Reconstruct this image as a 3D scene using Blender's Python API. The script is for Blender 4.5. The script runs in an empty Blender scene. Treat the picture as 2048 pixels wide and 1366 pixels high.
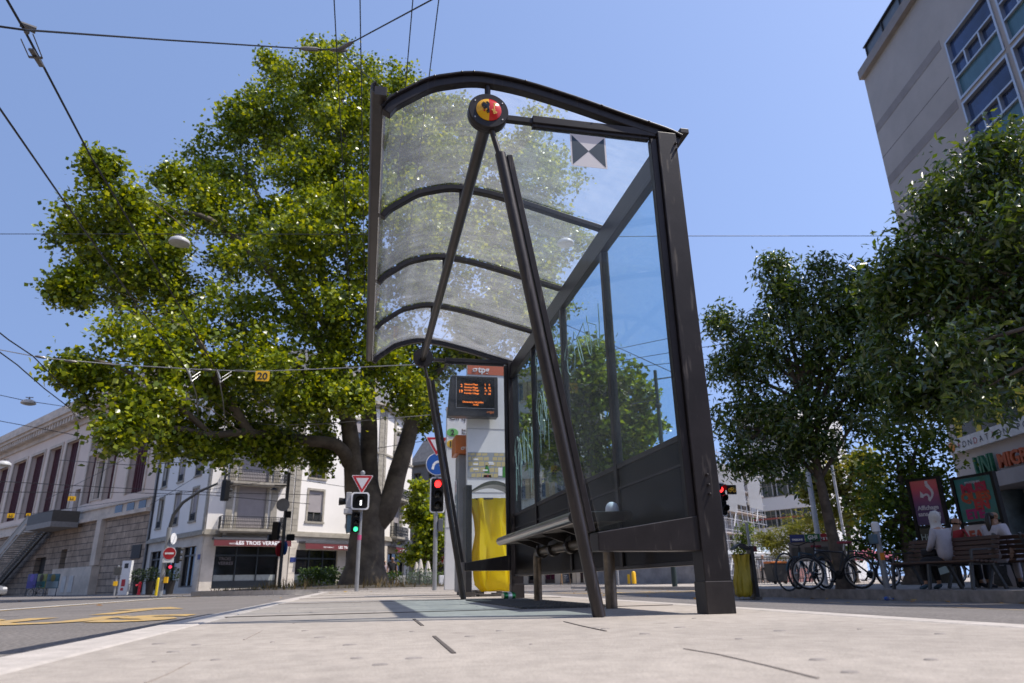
import bpy, bmesh, math, random
import numpy as np
from mathutils import Vector, Matrix

random.seed(7)
rng = np.random.default_rng(11)
S = bpy.context.scene
COL = S.collection

# ---------------------------------------------------------------- camera
CAM_H = 0.14
CAM_R = [[0.9792165650287276, -0.05024512057096324, -0.19649515676511978],
         [-0.20196531696103667, -0.33028456779452214, -0.9220206695197313],
         [-0.01857227821694532, 0.942543119509975, -0.33356789165961004]]
cam_data = bpy.data.cameras.new('camera')
cam_data.sensor_width = 36.0
cam_data.lens = 24.0
cam_data.clip_start = 0.02
cam_data.clip_end = 3000
cam_data.dof.use_dof = True
cam_data.dof.focus_distance = 3.6
cam_data.dof.aperture_fstop = 4.5
cam = bpy.data.objects.new('camera', cam_data)
COL.objects.link(cam)
m4 = Matrix(CAM_R).to_4x4()
m4.translation = (0, 0, CAM_H)
cam.matrix_world = m4
S.camera = cam

# ---------------------------------------------------------------- sky and sun
SUN_TO = Vector((0.54, -0.20, 1.0)).normalized()      # towards the sun
elev = math.asin(SUN_TO.z)
world = bpy.data.worlds.new('World')
S.world = world
world.use_nodes = True
wn = world.node_tree
bg = wn.nodes['Background']
sky = wn.nodes.new('ShaderNodeTexSky')
sky.sky_type = 'NISHITA'
sky.sun_disc = False
sky.sun_elevation = elev
sky.sun_rotation = math.atan2(SUN_TO.x, SUN_TO.y)
sky.altitude = 400
sky.air_density = 1.0
sky.dust_density = 0.5
sky.ozone_density = 1.5
# a clear mountain-lake sky: keep the pale band low by sampling the dome a little higher up
_tc = wn.nodes.new('ShaderNodeTexCoord'); _ad = wn.nodes.new('ShaderNodeVectorMath'); _ad.operation = 'ADD'; _ad.inputs[1].default_value = (0, 0, 0.48)
_nm = wn.nodes.new('ShaderNodeVectorMath'); _nm.operation = 'NORMALIZE'
wn.links.new(_tc.outputs['Generated'], _ad.inputs[0]); wn.links.new(_ad.outputs[0], _nm.inputs[0]); wn.links.new(_nm.outputs[0], sky.inputs['Vector'])
_mt = wn.nodes.new('ShaderNodeMix'); _mt.data_type = 'RGBA'; _mt.blend_type = 'MULTIPLY'; _mt.inputs[0].default_value = 1.0; _mt.inputs[7].default_value = (1.14, 1.04, 1.04, 1)
wn.links.new(sky.outputs[0], _mt.inputs[6]); wn.links.new(_mt.outputs[2], bg.inputs['Color'])
bg.inputs['Strength'].default_value = 0.15

sun_data = bpy.data.lights.new('sun', 'SUN')
sun_data.energy = 3.1
sun_data.angle = math.radians(0.53)
sun_data.color = (1.0, 0.93, 0.84)
sun = bpy.data.objects.new('sun', sun_data)
COL.objects.link(sun)
sun.rotation_euler = (-SUN_TO).to_track_quat('-Z', 'Y').to_euler()

S.view_settings.view_transform = 'Standard'
S.view_settings.look = 'None'
S.view_settings.exposure = 0.78
S.view_settings.gamma = 1.0
S.render.film_transparent = False
S.cycles.max_bounces = 8
S.cycles.diffuse_bounces = 3
S.cycles.glossy_bounces = 3
S.cycles.transmission_bounces = 6
S.cycles.transparent_max_bounces = 24
S.cycles.use_denoising = True
S.cycles.caustics_reflective = False
S.cycles.caustics_refractive = False

# ---------------------------------------------------------------- measuring helpers
_R = np.array(CAM_R)
_C = np.array([0, 0, CAM_H])
def ray(x, y):
    return _R @ np.array([x - 1024.0, 683.0 - y, -1365.0])
def atY(x, y, Y):
    d = ray(x, y); return Vector(_C + d * Y / d[1])
def atX(x, y, X):
    d = ray(x, y); return Vector(_C + d * X / d[0])
def atZ(x, y, Z):
    d = ray(x, y); return Vector(_C + d * (Z - CAM_H) / d[2])
def atD(x, y, D):
    d = ray(x, y); return Vector(_C + d * D / math.hypot(d[0], d[1]))
def px_size(p):                                     # metres covered by one photo pixel at p
    c = _R.T @ (np.array(p) - _C); return -c[2] / 1365.0
def proj(p):
    c = _R.T @ (np.array(p) - _C); return 1024 - 1365 * c[0] / c[2], 683 + 1365 * c[1] / c[2]
def zat(X, Y, y):
    lo, hi = -5.0, 150.0
    for _ in range(50):
        m = (lo + hi) / 2
        if proj((X, Y, m))[1] > y: lo = m
        else: hi = m
    return lo
def sstep(a, b, x):
    t = max(0.0, min(1.0, (x - a) / (b - a))); return t * t * (3 - 2 * t)
def gz(x, y):                                       # height of the carriageway
    d = max(-0.78 - x, x - 1.85, y - 23.0, 0.0)
    if x > 1.85 and y < 60:
        return -0.10 - 0.21 * sstep(0.5, 8.0, d)
    return -0.09 - 0.13 * sstep(0.5, 30.0, d)

# ---------------------------------------------------------------- materials
MATS = {}
def mat(name, col, rough=0.6, metal=0.0, var=0.12, scale=6.0, bump=0.0, bscale=40.0, spec=0.5, col2=None, stretch=None):
    if name in MATS: return MATS[name]
    m = bpy.data.materials.new(name); m.use_nodes = True
    nt = m.node_tree; N = nt.nodes; L = nt.links
    bs = N['Principled BSDF']
    bs.inputs['Roughness'].default_value = rough
    bs.inputs['Metallic'].default_value = metal
    bs.inputs['Specular IOR Level'].default_value = spec
    c1 = tuple(col) + (1,)
    c2 = tuple(col2) + (1,) if col2 else tuple(max(0, c * (1 - var * 2)) for c in col) + (1,)
    tc = N.new('ShaderNodeTexCoord')
    src = tc.outputs['Object']
    if stretch:
        mp = N.new('ShaderNodeMapping'); mp.inputs['Scale'].default_value = stretch
        L.new(src, mp.inputs['Vector']); src = mp.outputs['Vector']
    nz = N.new('ShaderNodeTexNoise'); nz.inputs['Scale'].default_value = scale
    nz.inputs['Detail'].default_value = 6; nz.inputs['Roughness'].default_value = 0.65
    L.new(src, nz.inputs['Vector'])
    rp = N.new('ShaderNodeValToRGB')
    rp.color_ramp.elements[0].position = 0.35; rp.color_ramp.elements[1].position = 0.65
    rp.color_ramp.elements[0].color = c2; rp.color_ramp.elements[1].color = c1
    L.new(nz.outputs['Fac'], rp.inputs['Fac'])
    L.new(rp.outputs['Color'], bs.inputs['Base Color'])
    if bump:
        n2 = N.new('ShaderNodeTexNoise'); n2.inputs['Scale'].default_value = bscale; n2.inputs['Detail'].default_value = 4
        L.new(tc.outputs['Object'], n2.inputs['Vector'])
        bp = N.new('ShaderNodeBump'); bp.inputs['Strength'].default_value = bump; bp.inputs['Distance'].default_value = 0.01
        L.new(n2.outputs['Fac'], bp.inputs['Height']); L.new(bp.outputs['Normal'], bs.inputs['Normal'])
    MATS[name] = m
    return m
def flat(name, col, rough=0.55, metal=0.0, emit=0.0, spec=0.5):
    if name in MATS: return MATS[name]
    m = bpy.data.materials.new(name); m.use_nodes = True
    bs = m.node_tree.nodes['Principled BSDF']
    bs.inputs['Base Color'].default_value = tuple(col) + (1,)
    bs.inputs['Roughness'].default_value = rough; bs.inputs['Metallic'].default_value = metal
    bs.inputs['Specular IOR Level'].default_value = spec
    if emit:
        bs.inputs['Emission Color'].default_value = tuple(col) + (1,); bs.inputs['Emission Strength'].default_value = emit
    MATS[name] = m
    return m
def glass(name, tint=(0.9, 0.95, 0.97), dirt=0.08, dirt_col=(0.75, 0.75, 0.72), rough=0.02, scale=3.0, dirt_var=0.6, stretch=(1, 1, 1), tl_mix=0.5):
    """architectural glass: tinted see-through + fresnel reflection + a film of dust"""
    if name in MATS: return MATS[name]
    m = bpy.data.materials.new(name); m.use_nodes = True
    nt = m.node_tree; N = nt.nodes; L = nt.links
    N.remove(N['Principled BSDF']); out = N['Material Output']
    tr = N.new('ShaderNodeBsdfTransparent'); tr.inputs['Color'].default_value = tuple(tint) + (1,)
    gl = N.new('ShaderNodeBsdfGlossy'); gl.inputs['Roughness'].default_value = rough
    fr = N.new('ShaderNodeFresnel'); fr.inputs['IOR'].default_value = 1.5
    # only the outer face of the thin pane mirrors, so halve the doubled reflection
    mm = N.new('ShaderNodeMath'); mm.operation = 'MULTIPLY'; mm.inputs[1].default_value = 0.75
    geo = N.new('ShaderNodeNewGeometry')
    inv = N.new('ShaderNodeMath'); inv.operation = 'SUBTRACT'; inv.inputs[0].default_value = 1.0
    L.new(geo.outputs['Backfacing'], inv.inputs[1])
    mm2 = N.new('ShaderNodeMath'); mm2.operation = 'MULTIPLY'
    L.new(fr.outputs[0], mm.inputs[0]); L.new(mm.outputs[0], mm2.inputs[0]); L.new(inv.outputs[0], mm2.inputs[1])
    mx = N.new('ShaderNodeMixShader'); L.new(mm2.outputs[0], mx.inputs[0]); L.new(tr.outputs[0], mx.inputs[1]); L.new(gl.outputs[0], mx.inputs[2])
    df = N.new('ShaderNodeBsdfDiffuse'); df.inputs['Color'].default_value = tuple(dirt_col) + (1,)
    tl = N.new('ShaderNodeBsdfTranslucent'); tl.inputs['Color'].default_value = tuple(dirt_col) + (1,)
    md = N.new('ShaderNodeMixShader'); md.inputs[0].default_value = tl_mix
    L.new(df.outputs[0], md.inputs[1]); L.new(tl.outputs[0], md.inputs[2])
    tc = N.new('ShaderNodeTexCoord'); mp = N.new('ShaderNodeMapping'); mp.inputs['Scale'].default_value = stretch
    nz = N.new('ShaderNodeTexNoise'); nz.inputs['Scale'].default_value = scale; nz.inputs['Detail'].default_value = 8; nz.inputs['Roughness'].default_value = 0.7
    L.new(tc.outputs['Object'], mp.inputs['Vector']); L.new(mp.outputs['Vector'], nz.inputs['Vector'])
    mr = N.new('ShaderNodeMapRange'); mr.inputs['From Min'].default_value = 0.25; mr.inputs['From Max'].default_value = 0.75
    mr.inputs['To Min'].default_value = dirt * (1 - dirt_var); mr.inputs['To Max'].default_value = dirt * (1 + dirt_var)
    L.new(nz.outputs['Fac'], mr.inputs['Value'])
    fin = N.new('ShaderNodeMixShader'); L.new(mr.outputs[0], fin.inputs[0]); L.new(mx.outputs[0], fin.inputs[1]); L.new(md.outputs[0], fin.inputs[2])
    L.new(fin.outputs[0], out.inputs['Surface'])
    MATS[name] = m
    return m
def leaf_mat(name, cols, trans=0.45, rough=0.35, spec=0.5, tcol=None):
    if name in MATS: return MATS[name]
    m = bpy.data.materials.new(name); m.use_nodes = True
    nt = m.node_tree; N = nt.nodes; L = nt.links
    bs = N['Principled BSDF']; out = N['Material Output']
    bs.inputs['Roughness'].default_value = rough; bs.inputs['Specular IOR Level'].default_value = spec
    geo = N.new('ShaderNodeNewGeometry'); rp = N.new('ShaderNodeValToRGB')
    el = rp.color_ramp.elements
    while len(el) < len(cols): el.new(0.5)
    for i, c in enumerate(cols):
        el[i].position = i / (len(cols) - 1); el[i].color = tuple(c) + (1,)
    L.new(geo.outputs['Random Per Island'], rp.inputs['Fac'])
    L.new(rp.outputs['Color'], bs.inputs['Base Color'])
    tl = N.new('ShaderNodeBsdfTranslucent')
    mu = N.new('ShaderNodeMix'); mu.data_type = 'RGBA'; mu.blend_type = 'MULTIPLY'; mu.inputs[0].default_value = 1.0
    mu.inputs[7].default_value = tuple(tcol or (1.9, 1.7, 0.5)) + (1,)
    L.new(rp.outputs['Color'], mu.inputs[6]); L.new(mu.outputs[2], tl.inputs['Color'])
    mx = N.new('ShaderNodeMixShader'); mx.inputs[0].default_value = trans
    L.new(bs.outputs[0], mx.inputs[1]); L.new(tl.outputs[0], mx.inputs[2]); L.new(mx.outputs[0], out.inputs['Surface'])
    MATS[name] = m
    return m

# ---------------------------------------------------------------- mesh building
class MB:
    def __init__(s): s.v = []; s.f = []
    def add(s, vs, fs):
        o = len(s.v); s.v += [tuple(p) for p in vs]; s.f += [tuple(i + o for i in f) for f in fs]; return s
    def quad(s, a, b, c, d): return s.add([a, b, c, d], [(0, 1, 2, 3)])
    def box(s, c, size, rz=0.0, M=None):
        x, y, z = size[0] / 2, size[1] / 2, size[2] / 2
        vs = [Vector((i * x, j * y, k * z)) for k in (-1, 1) for j in (-1, 1) for i in (-1, 1)]
        R = M if M else Matrix.Rotation(rz, 3, 'Z')
        c = Vector(c)
        return s.add([R @ v + c for v in vs], [(0, 2, 3, 1), (4, 5, 7, 6), (0, 1, 5, 4), (2, 6, 7, 3), (0, 4, 6, 2), (1, 3, 7, 5)])
    def bar(s, p0, p1, w, h, up=(0, 0, 1)):
        """rectangular bar from p0 to p1, w across, h along 'up'"""
        p0 = Vector(p0); p1 = Vector(p1); d = (p1 - p0).normalized()
        u = Vector(up); sd = d.cross(u)
        if sd.length < 1e-5: sd = d.cross(Vector((1, 0, 0)))
        sd.normalize(); u = sd.cross(d).normalized()
        vs = []
        for p in (p0, p1):
            for a, b in ((-1, -1), (1, -1), (1, 1), (-1, 1)): vs.append(p + sd * a * w / 2 + u * b * h / 2)
        return s.add(vs, [(3, 2, 1, 0), (4, 5, 6, 7), (0, 1, 5, 4), (1, 2, 6, 5), (2, 3, 7, 6), (3, 0, 4, 7)])
    def tube(s, pts, r, n=10, cap=True, closed=False):
        pts = [Vector(p) for p in pts]; k = len(pts)
        rs = r if isinstance(r, (list, tuple)) else [r] * k
        vs = []; fs = []
        ref = Vector((0, 0, 1)); prev = None
        for i, p in enumerate(pts):
            if closed: d = pts[(i + 1) % k] - pts[i - 1]
            else: d = pts[min(i + 1, k - 1)] - pts[max(i - 1, 0)]
            d.normalize()
            if prev is None:
                a = d.cross(ref)
                if a.length < 0.05: a = d.cross(Vector((0, 1, 0)))
            else:
                a = prev - d * prev.dot(d)
                if a.length < 1e-4: a = d.cross(ref)
            a.normalize(); prev = a; b = d.cross(a)
            for j in range(n):
                t = 2 * math.pi * j / n
                vs.append(p + (a * math.cos(t) + b * math.sin(t)) * rs[i])
        m = k if closed else k - 1
        for i in range(m):
            for j in range(n):
                i2 = (i + 1) % k
                fs.append((i * n + j, i * n + (j + 1) % n, i2 * n + (j + 1) % n, i2 * n + j))
        if cap and not closed:
            fs.append(tuple(range(n - 1, -1, -1))); fs.append(tuple((k - 1) * n + j for j in range(n)))
        return s.add(vs, fs)
    def lathe(s, prof, c=(0, 0, 0), n=20, M=None):
        """prof: list of (r, z)"""
        c = Vector(c); vs = []; fs = []
        for r, z in prof:
            for j in range(n):
                t = 2 * math.pi * j / n; v = Vector((r * math.cos(t), r * math.sin(t), z))
                vs.append((M @ v if M else v) + c)
        for i in range(len(prof) - 1):
            for j in range(n): fs.append((i * n + j, i * n + (j + 1) % n, (i + 1) * n + (j + 1) % n, (i + 1) * n + j))
        if prof[0][0] > 1e-4: fs.append(tuple(range(n - 1, -1, -1)))
        if prof[-1][0] > 1e-4: fs.append(tuple((len(prof) - 1) * n + j for j in range(n)))
        return s.add(vs, fs)
    def prism(s, poly, o, ux, uy, depth):
        """extrude polygon (2d) placed at o with axes ux, uy by depth along ux x uy"""
        o = Vector(o); ux = Vector(ux).normalized(); uy = Vector(uy).normalized(); n = ux.cross(uy)
        a = [o + ux * p[0] + uy * p[1] for p in poly]; b = [p + n * depth for p in a]; k = len(poly)
        fs = [tuple(range(k - 1, -1, -1)), tuple(range(k, 2 * k))]
        for i in range(k): fs.append((i, (i + 1) % k, k + (i + 1) % k, k + i))
        return s.add(a + b, fs)
    def ball(s, c, r, n=12, m=8, sc=(1, 1, 1)):
        prof = [(math.sin(math.pi * i / m), -math.cos(math.pi * i / m)) for i in range(m + 1)]
        return s.lathe([(max(a, 0.0) * r, b * r) for a, b in prof], c, n, Matrix.Diagonal(sc))
def link(name, me, m=None, parent=None, smooth=False):
    o = bpy.data.objects.new(name, me); COL.objects.link(o)
    if m is not None:
        for mm in (m if isinstance(m, (list, tuple)) else [m]): me.materials.append(mm)
    if parent is not None: o.parent = parent
    if smooth:
        me.polygons.foreach_set('use_smooth', [True] * len(me.polygons))
        try: me.set_sharp_from_angle(angle=math.radians(40))
        except Exception: pass
    return o
def off(parent):
    t = Vector((0, 0, 0)); p = parent
    while p is not None: t += p.location; p = p.parent
    return t
def obj(name, b, m, parent=None, smooth=False, local=False, bevel=0.0):
    """one mesh object; vertices are given in world space unless local"""
    t = Vector((0, 0, 0)) if local else off(parent)
    me = bpy.data.meshes.new(name)
    me.from_pydata([(v[0] - t.x, v[1] - t.y, v[2] - t.z) for v in b.v], [], b.f)
    bm = bmesh.new(); bm.from_mesh(me)
    bmesh.ops.remove_doubles(bm, verts=bm.verts, dist=1e-6)
    bmesh.ops.recalc_face_normals(bm, faces=bm.faces)
    if bevel:
        es = [e for e in bm.edges if len(e.link_faces) == 2 and e.calc_face_angle(0) > 0.6]
        bmesh.ops.bevel(bm, geom=es, offset=bevel, segments=2, affect='EDGES', profile=0.5)
    bm.to_mesh(me); bm.free()
    return link(name, me, m, parent, smooth)
def raw(name, V, F, m, parent=None, smooth=False):
    """fast path: numpy verts and an (n,k) face array"""
    t = off(parent)
    me = bpy.data.meshes.new(name)
    V = np.asarray(V, dtype=np.float32) - np.array(t, dtype=np.float32)
    F = np.asarray(F, dtype=np.int32)
    me.vertices.add(len(V)); me.vertices.foreach_set('co', V.ravel())
    me.loops.add(F.size); me.loops.foreach_set('vertex_index', F.ravel())
    me.polygons.add(len(F)); me.polygons.foreach_set('loop_start', np.arange(0, F.size, F.shape[1], dtype=np.int32))
    me.update(calc_edges=True)
    return link(name, me, m, parent, smooth)
def tag(o, label, cat, group=None):
    o['label'] = label; o['category'] = cat
    if group: o['group'] = group
    return o
def thing(name, label, cat, loc, group=None, rz=0.0):
    o = bpy.data.objects.new(name, None); COL.objects.link(o)
    o.location = loc; o.rotation_euler = (0, 0, rz); o.empty_display_size = 0.2
    return tag(o, label, cat, group)
def struct(o, kind='structure'): o['kind'] = kind; return o
def copy_tree(o, parent=None):
    c = o.copy(); COL.objects.link(c); c.parent = parent
    for ch in list(o.children): copy_tree(ch, c)
    return c
_fonts = {}
def text(name, s, size, o, ux, uy, m, parent=None, align='CENTER', depth=0.004, bold=0.0, sx=1.0):
    """lettering as a mesh: o is the anchor (baseline), ux reading direction, uy up"""
    cu = bpy.data.curves.new('t', 'FONT'); cu.body = s; cu.size = size; cu.extrude = depth / 2; cu.align_x = align; cu.offset = bold
    cu.resolution_u = 3
    tmp = bpy.data.objects.new('t', cu); COL.objects.link(tmp)
    bpy.context.view_layer.update()
    dg = bpy.context.evaluated_depsgraph_get()
    me = bpy.data.meshes.new_from_object(tmp.evaluated_get(dg))
    bpy.data.objects.remove(tmp)
    ux = Vector(ux).normalized(); uy = Vector(uy).normalized(); n = ux.cross(uy)
    M = Matrix.Identity(4)
    for i in range(3): M[i][0] = ux[i] * sx; M[i][1] = uy[i]; M[i][2] = n[i]
    t = off(parent); o = Vector(o) - t + n * depth / 2
    M.translation = o
    me.transform(M); me.name = name
    me.materials.clear()
    return link(name, me, m, parent)
X_ = Vector((1, 0, 0)); Y_ = Vector((0, 1, 0)); Z_ = Vector((0, 0, 1))
# ================================================================ materials used widely
M_conc = mat('platform_concrete', (0.455, 0.405, 0.352), 0.85, 0, 0.11, 0.9, 0.35, 120, spec=0.3)
def concrete_detail(m):
    nt = m.node_tree; N = nt.nodes; L = nt.links
    bs = N['Principled BSDF']
    tc = N.new('ShaderNodeTexCoord')
    n1 = N.new('ShaderNodeTexNoise'); n1.inputs['Scale'].default_value = 14; n1.inputs['Detail'].default_value = 9; n1.inputs['Roughness'].default_value = 0.75
    n2 = N.new('ShaderNodeTexNoise'); n2.inputs['Scale'].default_value = 260; n2.inputs['Detail'].default_value = 3
    n3 = N.new('ShaderNodeTexVoronoi'); n3.inputs['Scale'].default_value = 2.6
    for n in (n1, n2, n3): L.new(tc.outputs['Object'], n.inputs['Vector'])
    r1 = N.new('ShaderNodeMapRange'); r1.inputs[1].default_value = 0.3; r1.inputs[2].default_value = 0.7; r1.inputs[3].default_value = 0.72; r1.inputs[4].default_value = 1.08
    r2 = N.new('ShaderNodeMapRange'); r2.inputs[1].default_value = 0.3; r2.inputs[2].default_value = 0.7; r2.inputs[3].default_value = 0.88; r2.inputs[4].default_value = 1.08
    r3 = N.new('ShaderNodeMapRange'); r3.inputs[1].default_value = 0.02; r3.inputs[2].default_value = 0.09; r3.inputs[3].default_value = 0.6; r3.inputs[4].default_value = 1.0
    L.new(n1.outputs['Fac'], r1.inputs[0]); L.new(n2.outputs['Fac'], r2.inputs[0]); L.new(n3.outputs['Distance'], r3.inputs[0])
    a = N.new('ShaderNodeMath'); a.operation = 'MULTIPLY'; L.new(r1.outputs[0], a.inputs[0]); L.new(r2.outputs[0], a.inputs[1])
    b = N.new('ShaderNodeMath'); b.operation = 'MULTIPLY'; L.new(a.outputs[0], b.inputs[0]); L.new(r3.outputs[0], b.inputs[1])
    old = bs.inputs['Base Color'].links[0].from_socket
    mu = N.new('ShaderNodeMix'); mu.data_type = 'RGBA'; mu.blend_type = 'MULTIPLY'; mu.inputs[0].default_value = 1
    L.new(old, mu.inputs[6])
    cb = N.new('ShaderNodeCombineColor')
    for i in range(3): L.new(b.outputs[0], cb.inputs[i])
    L.new(cb.outputs[0], mu.inputs[7]); L.new(mu.outputs[2], bs.inputs['Base Color'])
concrete_detail(M_conc)
M_kerb = mat('kerb_stone', (0.50, 0.455, 0.41), 0.8, 0, 0.12, 9, 0.4, 90, spec=0.3)
M_kerb_dark = mat('kerb_granite', (0.30, 0.27, 0.245), 0.8, 0, 0.2, 5, 0.4, 60, spec=0.3)
M_asph = mat('asphalt', (0.20, 0.182, 0.17), 0.9, 0, 0.1, 0.8, 0.9, 160, spec=0.3)
def speckle(m, s, lo, hi):
    nt = m.node_tree; N = nt.nodes; L = nt.links; bs = N['Principled BSDF']
    tc = N.new('ShaderNodeTexCoord'); n = N.new('ShaderNodeTexNoise'); n.inputs['Scale'].default_value = s; n.inputs['Detail'].default_value = 4
    L.new(tc.outputs['Object'], n.inputs['Vector'])
    r = N.new('ShaderNodeMapRange'); r.inputs[1].default_value = 0.3; r.inputs[2].default_value = 0.7; r.inputs[3].default_value = lo; r.inputs[4].default_value = hi
    L.new(n.outputs['Fac'], r.inputs[0])
    old = bs.inputs['Base Color'].links[0].from_socket
    mu = N.new('ShaderNodeMix'); mu.data_type = 'RGBA'; mu.blend_type = 'MULTIPLY'; mu.inputs[0].default_value = 1
    cb = N.new('ShaderNodeCombineColor')
    for i in range(3): L.new(r.outputs[0], cb.inputs[i])
    L.new(old, mu.inputs[6]); L.new(cb.outputs[0], mu.inputs[7]); L.new(mu.outputs[2], bs.inputs['Base Color'])
speckle(M_asph, 45, 0.6, 1.4)
M_side = mat('sidewalk_asphalt', (0.30, 0.28, 0.26), 0.9, 0, 0.1, 1.2, 0.5, 80, spec=0.3)
M_white = mat('road_white', (0.72, 0.72, 0.70), 0.7, 0, 0.12, 14)
M_yel = mat('road_yellow', (0.52, 0.33, 0.085), 0.8, 0, 0.14, 16, col2=(0.27, 0.21, 0.14))
M_dark = mat('joint_dark', (0.10, 0.085, 0.075), 0.9, 0, 0.1, 20)

# ================================================================ ground
def axis(lo, hi, dense):
    out = set([lo, hi]); out.update(dense); return sorted(out)
xs = axis(-500, 500, [-200, -120, -80, -60] + list(np.arange(-45, -6, 3.0)) + list(np.arange(-6, 14, 0.5)) + list(np.arange(14, 60, 6.0)) + [90, 150])
ys = axis(-120, 900, [-60, -30, -12] + list(np.arange(-6, 30, 0.75)) + list(np.arange(30, 130, 5.0)) + [180, 300])
V = [(x, y, gz(x, y)) for y in ys for x in xs]; nx = len(xs)
F = [(j * nx + i, j * nx + i + 1, (j + 1) * nx + i + 1, (j + 1) * nx + i) for j in range(len(ys) - 1) for i in range(nx - 1)]
struct(raw('road', V, F, M_asph, smooth=True))

# tram platform: stone kerbs either side of a concrete slab
def Lx(y): return -0.785 - 0.0155 * max(y, 0)
def Rx(y): return 1.83 + 0.038 * max(0, y - 1)
py = [-4, -2, 0, 2, 4, 7, 10, 13, 16, 19, 21.5]
def strip(fl, fr, z0, z1):
    b = MB(); n = len(py)
    vs = []
    for y in py: vs += [(fl(y), y, z0), (fl(y), y, z1), (fr(y), y, z1), (fr(y), y, z0)]
    fs = []
    for i in range(n - 1):
        a = i * 4; c = a + 4
        for k in range(4): fs.append((a + k, a + (k + 1) % 4, c + (k + 1) % 4, c + k))
    fs.append((0, 1, 2, 3)); fs.append(((n - 1) * 4 + 3, (n - 1) * 4 + 2, (n - 1) * 4 + 1, (n - 1) * 4))
    return b.add(vs, fs)
struct(obj('platform_paving', strip(lambda y: Lx(y) + 0.176, lambda y: Rx(y) - 0.126, -0.3, 0.0), M_conc))
struct(obj('platform_kerb', strip(Lx, lambda y: Lx(y) + 0.17, -0.3, 0.002), M_kerb, bevel=0.012))
struct(obj('platform_kerb', strip(lambda y: Rx(y) - 0.12, Rx, -0.3, 0.002), M_kerb, bevel=0.012))
b = MB()
b.box((0.6, 21.65, -0.1), (3.7, 0.28, 0.24))
struct(obj('platform_kerb', b, M_kerb, bevel=0.012))
# joints and cracks of the slab, thin dark filler
b = MB()
for y in (4.02, 6.85, 9.6, 12.4, 15.3, 18.2):
    b.box(((Lx(y) + Rx(y)) / 2, y, 0.0005), (Rx(y) - Lx(y) - 0.31, 0.014, 0.006))
def crack(pts, w):
    for i in range(len(pts) - 1):
        p = atZ(*pts[i], 0.001); q = atZ(*pts[i + 1], 0.001)
        b.bar(p, q, w, 0.0022)
crack([(868, 1272), (908, 1306)], 0.010)
crack([(828, 1238), (845, 1251)], 0.012)
crack([(1128, 1243), (1165, 1252), (1212, 1262)], 0.006)
struct(obj('paving_joints', b, M_dark))
b = MB()
crack([(1368, 1297), (1440, 1309), (1540, 1332), (1636, 1356)], 0.004)
crack([(524, 1261), (488, 1279)], 0.005)
crack([(380, 1325), (330, 1350), (290, 1366)], 0.003)
struct(obj('hairline_cracks', b, mat('crack_fill', (.37, .325, .285), .9, 0, .1, 20)))
# tactile rubber grid plate in the shelter's shade
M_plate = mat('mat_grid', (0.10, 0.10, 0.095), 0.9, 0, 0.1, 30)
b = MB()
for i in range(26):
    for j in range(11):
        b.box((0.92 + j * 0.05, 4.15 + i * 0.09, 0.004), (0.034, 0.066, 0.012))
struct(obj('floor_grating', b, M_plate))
# trodden gum and oil spots
M_gum = mat('gum', (0.29, 0.26, 0.235), 0.8, 0, 0.15, 30)
b = MB()
spots = [(713, 1317), (828, 1317), (347, 1304), (393, 1290), (318, 1288), (940, 1273), (1210, 1258), (1360, 1255), (1636, 1320), (1700, 1345), (1862, 1320), (1190, 1256), (760, 1330), (1000, 1262), (700, 1290), (1290, 1268), (1880, 1268), (1560, 1262), (640, 1275), (550, 1232), (610, 1262)]
for i, (x, y) in enumerate(spots):
    p = atZ(x, y, 0.0)
    r = 0.011 + 0.006 * ((i * 37) % 10) / 10
    b.lathe([(r, 0.0), (r * 0.8, 0.0022), (0.0, 0.003)], p, 11, Matrix.Diagonal((1.25, 1, 1)))
for i in range(30):
    x = random.uniform(-0.55, 1.65); y = random.uniform(1.2, 9)
    r = random.uniform(0.004, 0.014)
    b.lathe([(r, 0.0), (r * 0.8, 0.0018), (0.0, 0.0025)], (x, y, 0), 9)
struct(obj('gum_spots', b, M_gum), 'stuff')

def rsheet(pts, dz=0.006):
    """flat marking following the carriageway"""
    return [(x, y, gz(x, y) + dz) for x, y in pts]
def mark_line(b, x0, y0, x1, y1, w):
    n = max(1, int(math.hypot(x1 - x0, y1 - y0) / 1.5)); d = Vector((x1 - x0, y1 - y0, 0)).normalized(); s = Vector((-d.y, d.x, 0)) * w / 2
    for i in range(n):
        a = Vector((x0, y0, 0)).lerp(Vector((x1, y1, 0)), i / n); c = Vector((x0, y0, 0)).lerp(Vector((x1, y1, 0)), (i + 1) / n)
        ps = rsheet([((a - s).x, (a - s).y), ((a + s).x, (a + s).y), ((c + s).x, (c + s).y), ((c - s).x, (c - s).y)])
        b.quad(*ps)
b = MB(); mark_line(b, -4.85, 6, -6.1, 30, 0.13); mark_line(b, -4.9, 24.2, -1.0, 24.2, 0.25)
mark_line(b, 2.0, 3, 2.55, 14, 0.10)
struct(obj('white_line', b, M_white))
b = MB(); mark_line(b, -4.66, 6, -5.85, 29, 0.11); mark_line(b, -9.5, 14, -16, 50, 0.13); mark_line(b, 6.85, -2, 7.0, 6.5, 0.12); mark_line(b, 7.0, 6.5, 7.76, 13.2, 0.12); mark_line(b, 7.76, 13.2, 8.3, 19, .12); mark_line(b, 5.5, 33, 16, 33, 0.12)
struct(obj('yellow_line', b, M_yel))
b = MB()
for x in np.arange(-7.2, -1.4, 1.15):
    b.quad(*rsheet([(x, 26), (x + 0.55, 26), (x + 0.55, 30), (x, 30)]))
for x in np.arange(4.2, 14.0, 1.15):
    b.quad(*rsheet([(x, 24.5), (x + 0.55, 24.5), (x + 0.55, 29), (x, 29)]))
struct(obj('zebra_crossing', b, M_yel))
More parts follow.
